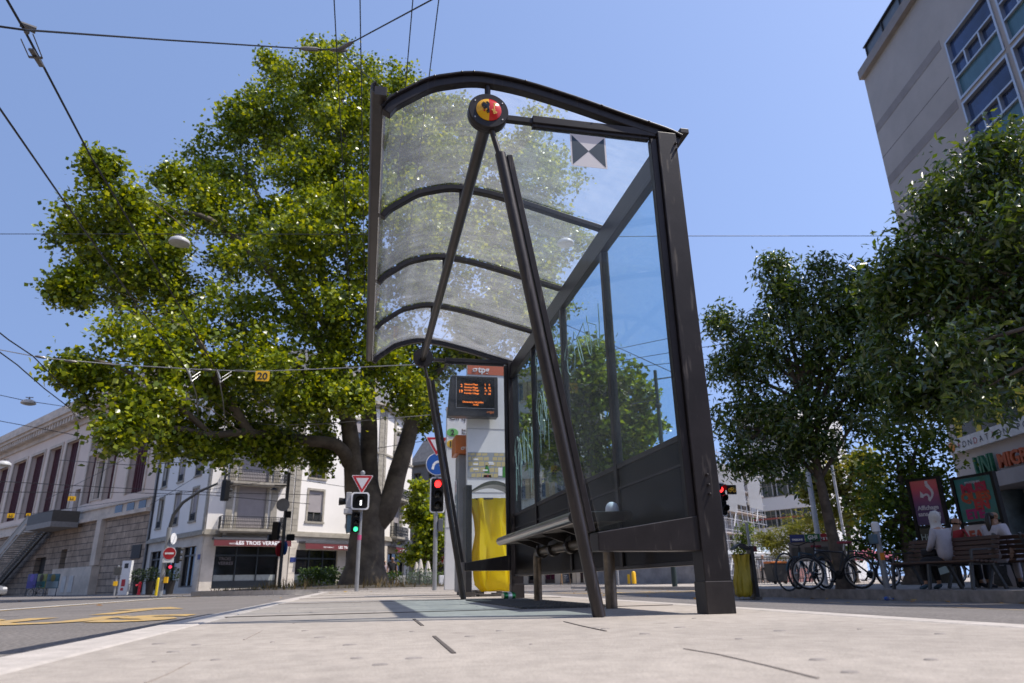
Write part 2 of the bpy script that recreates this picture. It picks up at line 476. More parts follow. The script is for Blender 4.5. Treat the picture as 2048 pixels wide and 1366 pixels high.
# BUS lettering on the lane, stretched along the road
def road_text(s, x, y, w, h):
    o = text('bus_lettering', s, 1.0, (0, 0, 0), (1, 0, 0), (0, 1, 0), M_yel, bold=0.05, depth=0.0)
    me = o.data; co = np.empty(len(me.vertices) * 3, dtype=np.float32); me.vertices.foreach_get('co', co); co = co.reshape(-1, 3)
    lo = co.min(0); hi = co.max(0)
    co[:, 0] = x + (co[:, 0] - lo[0]) / (hi[0] - lo[0]) * w; co[:, 1] = y + (co[:, 1] - lo[1]) / (hi[1] - lo[1]) * h
    for i in range(len(co)): co[i, 2] = gz(co[i, 0], co[i, 1]) + 0.006
    me.vertices.foreach_set('co', co.ravel()); me.update()
    struct(o)
road_text('BUS', -3.75, 6.15, 2.25, 1.5)
b = MB()
b.quad(*rsheet([(-2.72, 8.2), (-2.50, 8.2), (-2.50, 9.8), (-2.72, 9.8)]))
b.add(rsheet([(-3.05, 9.8), (-2.17, 9.8), (-2.61, 11.0)]), [(0, 1, 2)])
struct(obj('road_arrow', b, M_yel))

def slab(name, poly, z, m, kerb=None, kw=0.16, depth=0.35, kmat=None):
    """pavement slab with an inset top and a kerb ring"""
    if kerb is None:
        return struct(obj(name, MB().prism([(p[0], p[1]) for p in poly], (0, 0, z - depth), X_, Y_, depth), m))
    k = len(poly); inn = []
    for i in range(k):
        p0 = Vector(poly[i - 1]); p1 = Vector(poly[i]); p2 = Vector(poly[(i + 1) % k])
        d1 = (p1 - p0).normalized(); d2 = (p2 - p1).normalized()
        n = (Vector((-d1.y, d1.x)) + Vector((-d2.y, d2.x))); n.normalize()
        c = max(0.5, n.dot(Vector((-d1.y, d1.x)))); inn.append(p1 + n * kw / c)
    struct(obj(name, MB().prism([(p.x, p.y) for p in inn], (0, 0, z - depth), X_, Y_, depth - 0.004), m))
    b = MB(); vs = []; fs = []
    for i in range(k):
        a = poly[i]; c = inn[i]
        vs += [(a[0], a[1], z - depth), (a[0], a[1], z), (c.x, c.y, z), (c.x, c.y, z - depth)]
    for i in range(k):
        p = i * 4; q = ((i + 1) % k) * 4
        fs += [(p, q, q + 1, p + 1), (p + 1, q + 1, q + 2, p + 2), (p + 2, q + 2, q + 3, p + 3)]
    b.add(vs, fs)
    struct(obj(kerb, b, kmat or M_kerb_dark))
SWZ = -0.115
corner = [(10.0, 18.5), (10.12, 19.3), (10.45, 20.1), (11.0, 20.75), (11.7, 21.15), (12.6, 21.3)]
slab('sidewalk', [(60, -6), (60, 21.3)] + corner[::-1] + [(10.0, -6)], SWZ, M_side, 'sidewalk_kerb')
slab('plaza', [(16, 27), (90, 27), (90, 52), (16, 52), (15, 51), (14.6, 50), (14.6, 29), (15, 28)], -0.16, M_conc, 'plaza_kerb', kmat=M_kerb)
slab('far_pavement', [(1.5, 55), (45, 55), (45, 66), (4, 74), (1.5, 66)], -0.08, M_conc, 'far_kerb', kmat=M_kerb)
slab('near_pavement', [(-13.5, 55.5), (-5.2, 55.6), (3.2, 64), (5.2, 72), (4.4, 75), (-5.5, 61), (-11.5, 60.5), (-19, 72), (-57, 131), (-60, 129), (-21, 68)], -0.16, M_side, 'near_kerb', kmat=M_kerb_dark)
# ================================================================ the tram shelter
def scuffs(m):
    """pale scratches, dust and chips on paint"""
    nt = m.node_tree; N = nt.nodes; L = nt.links; bs = N['Principled BSDF']
    tc = N.new('ShaderNodeTexCoord')
    a = N.new('ShaderNodeTexNoise'); a.inputs['Scale'].default_value = 23; a.inputs['Detail'].default_value = 9; a.inputs['Roughness'].default_value = .8
    mp = N.new('ShaderNodeMapping'); mp.inputs['Scale'].default_value = (9, 9, 1.2); mp.inputs['Rotation'].default_value = (.3, .2, .1)
    c = N.new('ShaderNodeTexNoise'); c.inputs['Scale'].default_value = 5; c.inputs['Detail'].default_value = 7
    L.new(tc.outputs['Object'], a.inputs['Vector']); L.new(tc.outputs['Object'], mp.inputs['Vector']); L.new(mp.outputs[0], c.inputs['Vector'])
    r1 = N.new('ShaderNodeMapRange'); r1.inputs[1].default_value = .63; r1.inputs[2].default_value = .78
    r2 = N.new('ShaderNodeMapRange'); r2.inputs[1].default_value = .60; r2.inputs[2].default_value = .80
    L.new(a.outputs['Fac'], r1.inputs[0]); L.new(c.outputs['Fac'], r2.inputs[0])
    mx = N.new('ShaderNodeMath'); mx.operation = 'MAXIMUM'; L.new(r1.outputs[0], mx.inputs[0]); L.new(r2.outputs[0], mx.inputs[1])
    old = bs.inputs['Base Color'].links[0].from_socket
    mi = N.new('ShaderNodeMix'); mi.data_type = 'RGBA'; L.new(mx.outputs[0], mi.inputs[0]); L.new(old, mi.inputs[6]); mi.inputs[7].default_value = (.085, .072, .066, 1)
    L.new(mi.outputs[2], bs.inputs['Base Color'])
    rr = N.new('ShaderNodeMapRange'); rr.inputs[3].default_value = .38; rr.inputs[4].default_value = .75; L.new(mx.outputs[0], rr.inputs[0]); L.new(rr.outputs[0], bs.inputs['Roughness'])

M_steel = mat('painted_steel', (0.022, 0.0185, 0.0200), 0.45, 0.0, 0.18, 7, 0.025, 60, spec=0.3)
scuffs(M_steel)
M_steel2 = mat('worn_steel', (0.030, 0.024, 0.023), 0.42, 0.1, 0.25, 6, 0.04, 50)
scuffs(M_steel2)
M_gal = mat('rusty_galvanised', (0.20, 0.165, 0.13), 0.45, 0.6, 0.3, 9, 0.15, 40)
M_inox = mat('brushed_steel', (0.55, 0.53, 0.50), 0.28, 1.0, 0.15, 3, stretch=(60, 1, 60))
M_panel = mat('dark_glossy_panel', (0.007, 0.0055, 0.0045), 0.3, 0, 0.15, 4, spec=0.12)
G_roof = glass('roof_glass', (0.955, 0.965, 0.97), 0.05, (0.92, 0.93, 0.95), 0.05, 5.0, 0.35, tl_mix=.85)
G_wall = glass('wall_glass', (0.80, 0.91, 0.96), 0.012, (0.7, 0.75, 0.78), 0.01, 3.0, 0.7)
G_end = glass('end_glass', (0.94, 0.97, 0.975), 0.016, (0.75, 0.77, 0.76), 0.01, 3.0, 0.7)
def add_grazing(m, k):
    """a film of dust looks denser where the sheet is seen at a slant"""
    nt = m.node_tree; N = nt.nodes; L = nt.links
    fin = N['Material Output'].inputs['Surface'].links[0].from_node
    src = fin.inputs[0].links[0].from_socket
    lw = N.new('ShaderNodeLayerWeight'); lw.inputs[0].default_value = 0.3
    a = N.new('ShaderNodeMath'); a.operation = 'MULTIPLY_ADD'; a.inputs[1].default_value = k; a.inputs[2].default_value = 1.0
    L.new(lw.outputs['Facing'], a.inputs[0])
    b = N.new('ShaderNodeMath'); b.operation = 'MULTIPLY'; L.new(src, b.inputs[0]); L.new(a.outputs[0], b.inputs[1])
    L.new(b.outputs[0], fin.inputs[0])
    # fine scratches
    tc = N.new('ShaderNodeTexCoord'); mp = N.new('ShaderNodeMapping'); mp.inputs['Scale'].default_value = (3, 40, 3); mp.inputs['Rotation'].default_value = (0, 0, 0.5)
    nz = N.new('ShaderNodeTexNoise'); nz.inputs['Scale'].default_value = 2.0; nz.inputs['Detail'].default_value = 6
    L.new(tc.outputs['Object'], mp.inputs['Vector']); L.new(mp.outputs['Vector'], nz.inputs['Vector'])
    r = N.new('ShaderNodeMapRange'); r.inputs[1].default_value = 0.35; r.inputs[2].default_value = 0.7; r.inputs[3].default_value = 0.75; r.inputs[4].default_value = 1.35
    L.new(nz.outputs['Fac'], r.inputs[0])
    c = N.new('ShaderNodeMath'); c.operation = 'MULTIPLY'; L.new(b.outputs[0], c.inputs[0]); L.new(r.outputs[0], c.inputs[1]); L.new(c.outputs[0], fin.inputs[0])
add_grazing(G_roof, 2.0)

NY, STEP = 2.91, 1.03
FY = [NY + STEP * i for i in range(5)]
shelter = thing('tram_shelter', 'dark steel and glass tram stop shelter with curved roof and sloping legs', 'shelter', (0.75, 2.91, 0))
prof0 = [(-0.06, 2.405), (-0.03, 2.452), (-0.005, 2.48), (0.06, 2.534), (0.185, 2.626), (0.315, 2.675), (0.408, 2.70), (0.515, 2.707), (0.72, 2.686), (0.997, 2.625), (1.278, 2.55), (1.506, 2.492), (1.60, 2.455)]
def resample(p, n):
    P_ = [Vector((a, b)) for a, b in p]; out = []
    for i in range(len(P_) - 1):
        a = P_[max(0, i - 1)]; b_ = P_[i]; c = P_[i + 1]; d = P_[min(len(P_) - 1, i + 2)]
        for k in range(n):
            t = k / n
            out.append(0.5 * ((2 * b_) + (c - a) * t + (2 * a - 5 * b_ + 4 * c - d) * t * t + (3 * b_ - a - 3 * c + d) * t ** 3))
    out.append(P_[-1]); return out
PR = resample(prof0, 4)
PR0 = PR
def offp(p, d):
    out = []
    for i in range(len(p)):
        t = (p[min(i + 1, len(p) - 1)] - p[max(i - 1, 0)]).normalized(); out.append(p[i] + Vector((-t.y, t.x)) * d)
    return out
PR = offp(PR0, -0.055)
for i, y in enumerate(FY):
    lo = offp(PR, -0.040 if i else -0.034); hi = offp(PR, -0.004 if 0 < i < 4 else 0.012)
    b = MB().prism([tuple(q) for q in hi] + [tuple(q) for q in lo[::-1]], (0, y + 0.024, 0), X_, Z_, 0.048)
    obj('arch_rib', b, M_steel, shelter, bevel=0.004)
    if i in (0, 4):                                   # cover strip over the end arch
        lo = offp(PR, 0.014); hi = offp(PR, 0.026); s = -1 if i == 0 else 1
        b = MB().prism([tuple(q) for q in hi] + [tuple(q) for q in lo[::-1]], (0, y + 0.034, 0), X_, Z_, 0.075)
        cv = obj('cover_strip', b, M_steel, shelter, bevel=0.003)
        for k in (() if i else (3, 10, 17, 22, 25, 32, 38, 42)):
            q = offp(PR, 0.02)[k]; obj('rivet', MB().lathe([(0.006, 0), (0.005, 0.004), (0, 0.006)], (q.x, y - 0.041, q.y), 8, Matrix.Rotation(math.pi / 2, 3, 'X')), M_steel2, cv)
    b = MB().tube([(0.515, y, 2.46), (0.515, y, 2.665)], 0.016, 12)
    obj('strut', b, M_steel, shelter, smooth=True)
hi = offp(PR, 0.008); lo = offp(PR, 0.001)
for i in range(4):
    y0 = FY[i] + 0.026; y1 = FY[i + 1] - 0.026
    b = MB().prism([tuple(q) for q in hi] + [tuple(q) for q in lo[::-1]], (0, y1, 0), X_, Z_, y1 - y0)
    obj('roof_pane', b, G_roof, shelter, smooth=True)
# gutter: a half round channel along the street edge
b = MB(); oc = []; ic = []
for k in range(11):
    t = math.pi * 0.55 + math.pi * 1.0 * k / 10
    oc.append((-0.052 + 0.034 * math.cos(t), 2.462 + 0.036 * math.sin(t))); ic.append((-0.052 + 0.029 * math.cos(t), 2.462 + 0.031 * math.sin(t)))
b.prism(oc + ic[::-1], (0, FY[4] + 0.16, 0), X_, Z_, STEP * 4 + 0.24)
b.box((-0.034, (FY[0] + FY[4]) / 2 + 0.02, 2.445), (0.06, STEP * 4 + 0.2, 0.05))
obj('gutter', b, M_steel2, shelter, smooth=True)
b = MB().bar((1.60, NY - 0.04, 2.455), (1.60, FY[4] + 0.04, 2.455), 0.05, 0.03)
obj('roof_edge', b, M_steel, shelter, bevel=0.003)
b = MB().tube([(0.515, NY + 0.03, 2.43), (0.515, FY[4] - 0.03, 2.43)], 0.034, 18)
obj('roof_tube', b, M_steel2, shelter, smooth=True)
RY = Matrix.Rotation(math.pi / 2, 3, 'X')              # lathe axis z -> -y
for y in (FY[0], FY[4]):
    b = MB().lathe([(0.085, -0.03), (0.100, -0.03), (0.105, -0.025), (0.105, -0.004), (0.100, 0.0), (0.100, 0.002), (0.105, 0.004), (0.105, 0.026), (0.101, 0.031), (0.06, 0.031)], (0.515, y, 2.444), 40, RY)
    hub = obj('hub_disc', b, M_steel, shelter, smooth=True)
    if y == FY[0]:
        yf = y - 0.031
        for a in (35, 145, 215, 325):
            obj('screw', MB().lathe([(0.005, 0), (0.004, 0.002), (0, 0.003)], (0.515 + 0.087 * math.cos(math.radians(a)), yf, 2.444 + 0.087 * math.sin(math.radians(a))), 8, RY), M_inox, hub)
        def dome(t0, t1):
            b = MB(); n = 20; rr = [0.066 * k / 6 for k in range(7)]
            vs = []; fs = []
            for r in rr:
                for j in range(n + 1):
                    t = t0 + (t1 - t0) * j / n; vs.append((0.515 + r * math.cos(t), yf - 0.004 - 0.018 * (1 - (r / 0.066) ** 2), 2.444 + r * math.sin(t)))
            for j in range(n + 1):
                t = t0 + (t1 - t0) * j / n; vs.append((0.515 + 0.066 * math.cos(t), yf + 0.002, 2.444 + 0.066 * math.sin(t)))
            for k in range(7):
                for j in range(n): a = k * (n + 1) + j; fs.append((a, a + 1, a + n + 2, a + n + 1))
            return b.add(vs, fs)
        obj('crest_yellow_half', dome(math.pi / 2, 3 * math.pi / 2), flat('crest_yellow', (0.75, 0.40, 0.01), 0.12), hub, smooth=True)
        obj('crest_red_half', dome(-math.pi / 2, math.pi / 2), flat('crest_red', (0.55, 0.02, 0.015), 0.12), hub, smooth=True)
        def on(px, pz): r = math.hypot(px, pz); return Vector((0.515 + px, yf - 0.006 - 0.018 * (1 - (r / 0.066) ** 2), 2.444 + pz))
        b = MB()                                       # black half eagle: body, head, spread wing, tail
        for p, q, w in [((-0.003, 0.028), (-0.003, -0.03), 0.009), ((-0.009, 0.024), (-0.006, -0.012), 0.011), ((-0.004, 0.03), (-0.013, 0.036), 0.008), ((-0.012, 0.036), (-0.018, 0.032), 0.004),
                        ((-0.012, 0.012), (-0.030, 0.036), 0.005), ((-0.014, 0.010), (-0.036, 0.030), 0.0045), ((-0.014, 0.008), (-0.040, 0.022), 0.0045), ((-0.014, 0.006), (-0.040, 0.013), 0.0042), ((-0.014, 0.004), (-0.038, 0.004), 0.0042), ((-0.012, 0.002), (-0.034, -0.006), 0.004), ((-0.012, 0.0), (-0.028, -0.012), 0.004),
                        ((-0.006, -0.012), (-0.016, -0.026), 0.004), ((-0.005, -0.014), (-0.011, -0.034), 0.004)]:
            b.bar(on(*p), on(*q), w, 0.002, (0, 1, 0))
        obj('crest_eagle', b, flat('crest_black', (0.008, 0.008, 0.008), 0.2), hub)
        b = MB()
        for p, q, w in [((-0.022, -0.018), (-0.028, -0.024), 0.006), ((-0.026, -0.016), (-0.03, -0.02), 0.004)]: b.bar(on(*p), on(*q), w, 0.002, (0, 1, 0))
        obj('crest_claw', b, flat('crest_red', (0.55, 0.02, 0.015)), hub)
        b = MB()                                       # golden key
        for p, q, w in [((0.026, 0.036), (0.026, -0.010), 0.005), ((0.026, 0.03), (0.036, 0.03), 0.008), ((0.014, -0.012), (0.038, -0.022), 0.006), ((0.020, -0.026), (0.031, -0.008), 0.006), ((0.013, -0.016), (0.020, -0.008), 0.006), ((0.033, -0.028), (0.040, -0.018), 0.006), ((0.022, -0.032), (0.031, -0.026), 0.006)]:
            b.bar(on(*p), on(*q), w, 0.002, (0, 1, 0))
        obj('crest_key', b, flat('crest_gold', (0.72, 0.42, 0.08), 0.25), hub)
    # sloping leg with a flat channel for the glass
    top = Vector((0.535, y, 2.345)); mid = Vector((0.578, y, 2.205)); foot = Vector((0.967, y, 0.0))
    b = MB().tube([top, mid + (foot - mid) * 0.03], 0.015, 12).tube([mid, foot], 0.0275, 20)
    lg = obj('leg', b, M_steel2, shelter, smooth=True)
    fl0 = mid + Vector((0.047, 0.004, -0.005)); fl1 = mid.lerp(foot, 0.845) + Vector((0.047, 0.004, 0))
    obj('glass_channel', MB().bar(fl0, fl1, 0.034, 0.03, (1, 0, 0.2)), M_steel, lg, bevel=0.003)
    obj('tie_beam', MB().bar((0.61, y, 2.425), (0.76, y, 2.425), 0.03, 0.034).bar((0.75, y, 2.43), (1.44, y, 2.43), 0.045, 0.044).bar((0.75, y + 0.002, 2.40), (1.40, y + 0.002, 2.40), 0.03, 0.024), M_steel, shelter, bevel=0.003)
    arc = [(0.625, 2.20), (0.66, 2.215), (0.70, 2.25), (0.73, 2.30), (0.745, 2.345), (0.75, 2.39)]
    poly = [(1.40, 2.388), (0.76, 2.388)] + arc[::-1][1:] + [(0.99, 0.345), (1.40, 0.395)]
    obj('end_glass', MB().prism(poly, (0, y + 0.005, 0), X_, Z_, 0.008), G_end, shelter)
    bx = MB().prism([(0.972, 0.262), (1.445, 0.258), (1.445, 0.408), (0.972, 0.338)], (0, y + 0.09, 0), X_, Z_, 0.12)
    obj('end_rail', bx, M_steel, shelter, bevel=0.004)
    bx = MB().bar((1.418, y - 0.005, 0.40), (1.418, y - 0.005, 2.39), 0.036, 0.04, (0, 1, 0))
    obj('glass_frame', bx, M_steel, shelter, bevel=0.003)
    # corner post
    b = MB().prism([(1.438, 0.0), (1.562, 0.0), (1.545, 2.43), (1.438, 2.43)], (0, y + 0.06, 0), X_, Z_, 0.10)
    po = obj('corner_post', b, M_steel, shelter, bevel=0.004)
    obj('post_shoe', MB().box((1.50, y + 0.01, 0.066), (0.131, 0.107, 0.132)), M_steel2, po, bevel=0.003)
    if y == FY[0]:
        for x, z in [(1.535, 2.36), (1.536, 2.325), (1.50, 0.585), (1.502, 0.54), (1.503, 0.50)]:
            obj('bolt', MB().lathe([(0.0065, 0), (0.0065, 0.008), (0.003, 0.013), (0, 0.014)], (x, y - 0.04, z), 10, RY), M_steel, po, smooth=True)
# square glass marker: two dark and two pale triangles
yk = FY[0] - 0.004
b = MB().prism([(0.954, 2.180), (1.150, 2.180), (1.150, 2.376), (0.954, 2.376)], (0, yk, 0), X_, Z_, 0.0015)
stk = obj('glass_marker', b, flat('sticker_pale', (0.62, 0.60, 0.62), 0.5), shelter)
cx_, cz_ = 1.052, 2.278
b = MB()
for s in (-1, 1): b.prism([(cx_ + s * 0.089, cz_ - 0.089), (cx_ + s * 0.089, cz_ + 0.089), (cx_, cz_)][::s], (0, yk - 0.0016, 0), X_, Z_, 0.001)
obj('marker_triangles', b, flat('sticker_navy', (0.010, 0.032, 0.060), 0.4), stk)
# back wall towards the road
XW = 1.485
b = MB().bar((XW + 0.012, NY + 0.06, 2.335), (XW + 0.012, FY[4] - 0.05, 2.335), 0.075, 0.125)
b.bar((XW - 0.012, NY + 0.06, 2.255), (XW - 0.012, FY[4] - 0.05, 2.255), 0.035, 0.04)
obj('top_beam', b, M_steel, shelter, bevel=0.004)
for i in range(4):
    y0 = FY[i] + (0.062 if i == 0 else 0.024); y1 = FY[i + 1] - (0.062 if i == 3 else 0.024)
    obj('wall_pane', MB().box((XW, (y0 + y1) / 2, 1.51), (0.008, y1 - y0, 1.45)), G_wall, shelter)
    obj('wall_panel', MB().box((XW, (y0 + y1) / 2, 0.50), (0.024, y1 - y0, 0.56)), M_panel, shelter, bevel=0.003)
    if i: obj('mullion', MB().bar((XW, FY[i], 0.215), (XW, FY[i], 2.235), 0.046, 0.05, (1, 0, 0)), M_steel, shelter, bevel=0.003)
b = MB().bar((XW, NY + 0.06, 0.79), (XW, FY[4] - 0.05, 0.79), 0.04, 0.03).bar((XW, NY + 0.06, 0.212), (XW, FY[4] - 0.05, 0.212), 0.04, 0.022)
obj('wall_rail', b, M_steel, shelter, bevel=0.003)
obj('panel_trim', MB().bar((XW - 0.016, NY + 0.08, 0.66), (XW - 0.016, FY[4] - 0.06, 0.66), 0.006, 0.012), M_steel, shelter)
# scratched tags on the panes: pale looping lines and drips
M_tag = mat('etched_paint', (0.26, 0.38, 0.34), 0.6, 0, 0.2, 20)
def squiggle(y0, y1, z0, h, seed, n=5, drip=True):
    r = random.Random(seed); b = MB(); pts = []
    w = (y1 - y0) / n
    for k in range(n):
        yb = y0 + w * k
        for t in range(11):
            a = t / 10 * 2 * math.pi
            pts.append((XW - 0.0065, yb + w * (0.5 - 0.55 * math.cos(a) * (1 - 0.3 * k % 2)) + w * t / 30, z0 + h * (0.5 + 0.5 * math.sin(a + k)) * r.uniform(0.85, 1.1)))
    b.tube(pts, 0.0030, 5)
    if drip:
        for k in range(n * 3):
            yy = r.uniform(y0, y1); zz = z0 + r.uniform(0, h * 0.7); l = r.uniform(0.1, 0.35)
            b.tube([(XW - 0.006, yy, zz), (XW - 0.006, yy + 0.004, zz - l)], 0.0025, 4)
    return b
obj('scratched_tag', squiggle(4.95, 4.04, 1.62, 0.30, 3, 4, False), M_tag, shelter)
obj('scratched_tag', squiggle(5.92, 5.05, 1.45, 0.36, 4, 5), M_tag, shelter)
obj('scratched_tag', squiggle(6.9, 6.08, 1.22, 0.32, 5, 5), M_tag, shelter)
obj('scratched_tag', squiggle(5.9, 5.1, 1.95, 0.22, 8, 6, False), M_tag, shelter)

# ---------------------------------------------------------------- bench inside the shelter
bench = thing('shelter_bench', 'narrow brushed steel bench on a rusty tube along the shelter wall', 'bench', (1.3, 4.6, 0))
BY0, BY1 = 3.58, 5.68
st = []
for k in range(9): t = math.pi / 2 + math.pi * k / 8; st.append((1.078 + 0.026 * math.cos(t), 0.462 + 0.026 * math.sin(t)))
for k in range(9): t = -math.pi / 2 + math.pi * k / 8; st.append((1.385 + 0.022 * math.cos(t), 0.470 + 0.022 * math.sin(t)))
b = MB().prism(st, (0, BY1 - 0.02, 0), X_, Z_, BY1 - BY0 - 0.04)
obj('seat', b, mat('perforated_steel', (0.085, 0.08, 0.075), 0.5, 0.5, 0.3, 60), bench, smooth=True)
fr = []
for k in range(13):
    t = math.pi * 0.5 + math.pi * 1.05 * k / 12; fr.append((1.078 + 0.031 * math.cos(t), 0.462 + 0.031 * math.sin(t)))
fi = [(1.078 + (p[0] - 1.078) * 0.87, 0.462 + (p[1] - 0.462) * 0.87) for p in fr]
obj('front_roll', MB().prism(fr + fi[::-1], (0, BY1, 0), X_, Z_, BY1 - BY0), M_inox, bench, smooth=True)
for y in (BY0, BY1):
    o2 = [(1.232 + (p[0] - 1.232) * 1.012, 0.466 + (p[1] - 0.466) * 1.12) for p in st]
    obj('end_plate', MB().prism(o2, (0, y + 0.006, 0), X_, Z_, 0.012), M_steel2, bench, bevel=0.002)
pts = [(1.33, 3.78, 0), (1.33, 3.78, 0.30), (1.33, 3.80, 0.345), (1.33, 3.85, 0.365), (1.33, 5.38, 0.365), (1.33, 5.44, 0.345), (1.33, 5.46, 0.30), (1.33, 5.46, 0)]
obj('support_tube', MB().tube(pts[2:6], 0.0315, 16), M_gal, bench, smooth=True)
obj('leg', MB().tube(pts[0:3], 0.032, 16), M_gal, bench, smooth=True)
obj('leg', MB().tube(pts[5:8][::-1], 0.032, 16), M_gal, bench, smooth=True)
for y in (4.05, 4.5, 4.95, 5.3):
    pl = [(1.10, 0.44), (1.25, 0.44)]
    ring = [(1.33 + 0.05 * math.cos(t), 0.365 + 0.05 * math.sin(t)) for t in [math.radians(a) for a in range(60, -211, -18)]]
    inn = [(1.33 + 0.035 * math.cos(t), 0.365 + 0.035 * math.sin(t)) for t in [math.radians(a) for a in range(60, -211, -18)]]
    b = MB().prism((ring + inn[::-1])[::-1], (0, y + 0.03, 0), X_, Z_, 0.06)
    b.prism([(1.12, 0.44), (1.28, 0.385), (1.29, 0.41), (1.36, 0.445)], (0, y + 0.012, 0), X_, Z_, 0.024)
    obj('bracket', b, M_steel2, bench)
b = MB().lathe([(0.036, 0), (0.038, 0.01), (0.036, 0.03), (0.028, 0.048), (0.014, 0.058), (0, 0.06)], (1.325, 3.66, 0.493), 18)
tag(obj('paper_cup', b, mat('white_paper', (0.72, 0.74, 0.78), 0.6, 0, 0.1, 20), smooth=True), 'small rounded white cup lid left upside down on the near end of the shelter bench', 'litter')

# ---------------------------------------------------------------- drink can on the slab
can = thing('drink_can', 'green and white crushed drink can lying by the far leg of the shelter', 'can', tuple(atZ(938, 1193, 0.0)))
p = atZ(938, 1193, 0.0); p.y = min(p.y, 6.4); can.location = p
ax = Vector((0.93, 0.36, 0)).normalized(); MC = Matrix((ax.cross(Z_) * -1, Z_, ax)).transposed()
b = MB().lathe([(0.026, 0.0), (0.033, 0.008), (0.033, 0.112), (0.027, 0.122)], p + Vector((0, 0, 0.033)), 24, MC)
obj('can_body', b, flat('can_green', (0.02, 0.22, 0.06), 0.25, 0.5), can, smooth=True)
b = MB().lathe([(0.0335, 0.04), (0.0337, 0.041), (0.0337, 0.08), (0.0335, 0.081)], p + Vector((0, 0, 0.033)), 24, MC)
obj('can_label', b, flat('can_white', (0.7, 0.72, 0.7), 0.3, 0.3), can, smooth=True)
b = MB().lathe([(0.024, -0.001), (0.026, 0.002), (0.0, 0.004)], p + Vector((0, 0, 0.033)), 20, MC)
obj('can_end', b, M_inox, can, smooth=True)
# ================================================================ furniture beyond the shelter
M_black = mat('black_paint', (0.022, 0.022, 0.024), 0.4, 0, 0.2, 8)
M_whitep = mat('white_enamel', (0.76, 0.76, 0.755), 0.35, 0, 0.05, 2)
M_orange = mat('orange_enamel', (0.62, 0.16, 0.02), 0.35, 0, 0.08, 3)
M_coral = flat('coral_band', (0.52, 0.13, 0.06), 0.4)
M_ink = flat('ink_black', (0.02, 0.02, 0.022), 0.5)
M_inkw = flat('ink_white', (0.8, 0.8, 0.8), 0.5)
M_grey = mat('grey_metal', (0.30, 0.30, 0.31), 0.45, 0.2, 0.12, 3)
M_feet = mat('foot_plate', (0.12, 0.11, 0.10), 0.5, 0.5, 0.2, 10)

def quad_px(x0, x1, y0, y1, Y):
    """rectangle in the plane Y whose corners show at the given photo pixels -> X0, X1, Z0, Z1"""
    a = atY(x0, (y0 + y1) / 2, Y); c = atY(x1, (y0 + y1) / 2, Y); m = (x0 + x1) / 2
    return a.x, c.x, atY(m, y1, Y).z, atY(m, y0, Y).z
def logo_tpg(parent, o, size, m, Y_dir=-1):
    text('tpg_lettering', 'tpg', size, o, X_, Z_, m, parent, 'LEFT', bold=0.02 * size)
    b = MB(); c = Vector(o) + Vector((-size * 0.38, 0, size * 0.25))
    b.tube([c + Vector((size * 0.22 * math.cos(t), -0.003, size * 0.16 * math.sin(t))) for t in [math.radians(a) for a in range(0, 360, 24)]], size * 0.05, 5, closed=True)
    b.bar(c + Vector((-size * 0.25, -0.003, -size * 0.17)), c + Vector((0, -0.003, -size * 0.17)), 0.004, size * 0.07, (0, 0, 1))
    b.bar(c + Vector((0, -0.003, size * 0.17)), c + Vector((size * 0.3, -0.003, size * 0.17)), 0.004, size * 0.07, (0, 0, 1))
    obj('tpg_emblem', b, m, parent)
TY = 9.5
x0, x1, _, zt = quad_px(934, 1013, 730, 1180, TY)
x0 = atY(934, 900, TY).x; x1 = atY(1013, 900, TY).x
tot = thing('info_totem', 'tall white stop information panel with a coral header and a street map', 'sign', ((x0 + x1) / 2, TY, 0))
obj('panel', MB().box(((x0 + x1) / 2, TY + 0.05, (zt + 0.06) / 2), (x1 - x0, 0.10, zt - 0.06)), M_whitep, tot, bevel=0.006)
zh = atY(970, 750, TY).z
hd = obj('header', MB().box(((x0 + x1) / 2, TY - 0.002, (zt + zh) / 2), (x1 - x0 - 0.006, 0.012, zt - zh)), M_coral, tot)
logo_tpg(hd, (x0 + 0.16, TY - 0.009, zh + 0.035), 0.13, M_inkw)
for z in (atY(970, 858, TY).z, atY(970, 985, TY).z):
    obj('seam', MB().box(((x0 + x1) / 2, TY - 0.001, z), (x1 - x0 - 0.004, 0.006, 0.005)), M_grey, tot)
for x in (x0 + 0.12, x1 - 0.12): obj('foot', MB().box((x, TY + 0.03, 0.012), (0.18, 0.26, 0.024)).box((x, TY + 0.05, 0.05), (0.06, 0.08, 0.06)), M_feet, tot)
# the district map
mz1 = atY(970, 905, TY).z; mz0 = atY(970, 956, TY).z; ym = TY - 0.003
mp = obj('map_sheet', MB().box(((x0 + x1) / 2, ym, (mz0 + mz1) / 2), (x1 - x0 - 0.02, 0.006, mz1 - mz0)), flat('map_grey', (0.28, 0.30, 0.32), 0.5), tot)
r = random.Random(5); b = MB(); W_ = x1 - x0 - 0.03; Hh = mz1 - mz0
gx = [0, .13, .27, .44, .60, .74, .88, 1]; gy_ = [0, .2, .43, .66, .85, 1]
for i in range(7):
    for j in range(5):
        if (i, j) in ((3, 0), (3, 1), (6, 0), (6, 1)): continue
        sh = 0.04 * (j - 2) * (1 if i > 3 else -1)
        p = [(gx[i] + .012 + sh, gy_[j] + .02), (gx[i + 1] - .012 + sh, gy_[j] + .02 + r.uniform(0, .03)), (gx[i + 1] - .012 + sh, gy_[j + 1] - .02), (gx[i] + .012 + sh, gy_[j + 1] - .02 - r.uniform(0, .03))]
        p = [(min(max(a, 0.005), .995) * W_, c * Hh) for a, c in p]
        b.prism(p, (x0 + 0.015, ym - 0.003, mz0), X_, Z_, 0.001)
obj('map_blocks', b, flat('map_sand', (0.52, 0.43, 0.21), 0.5), mp)
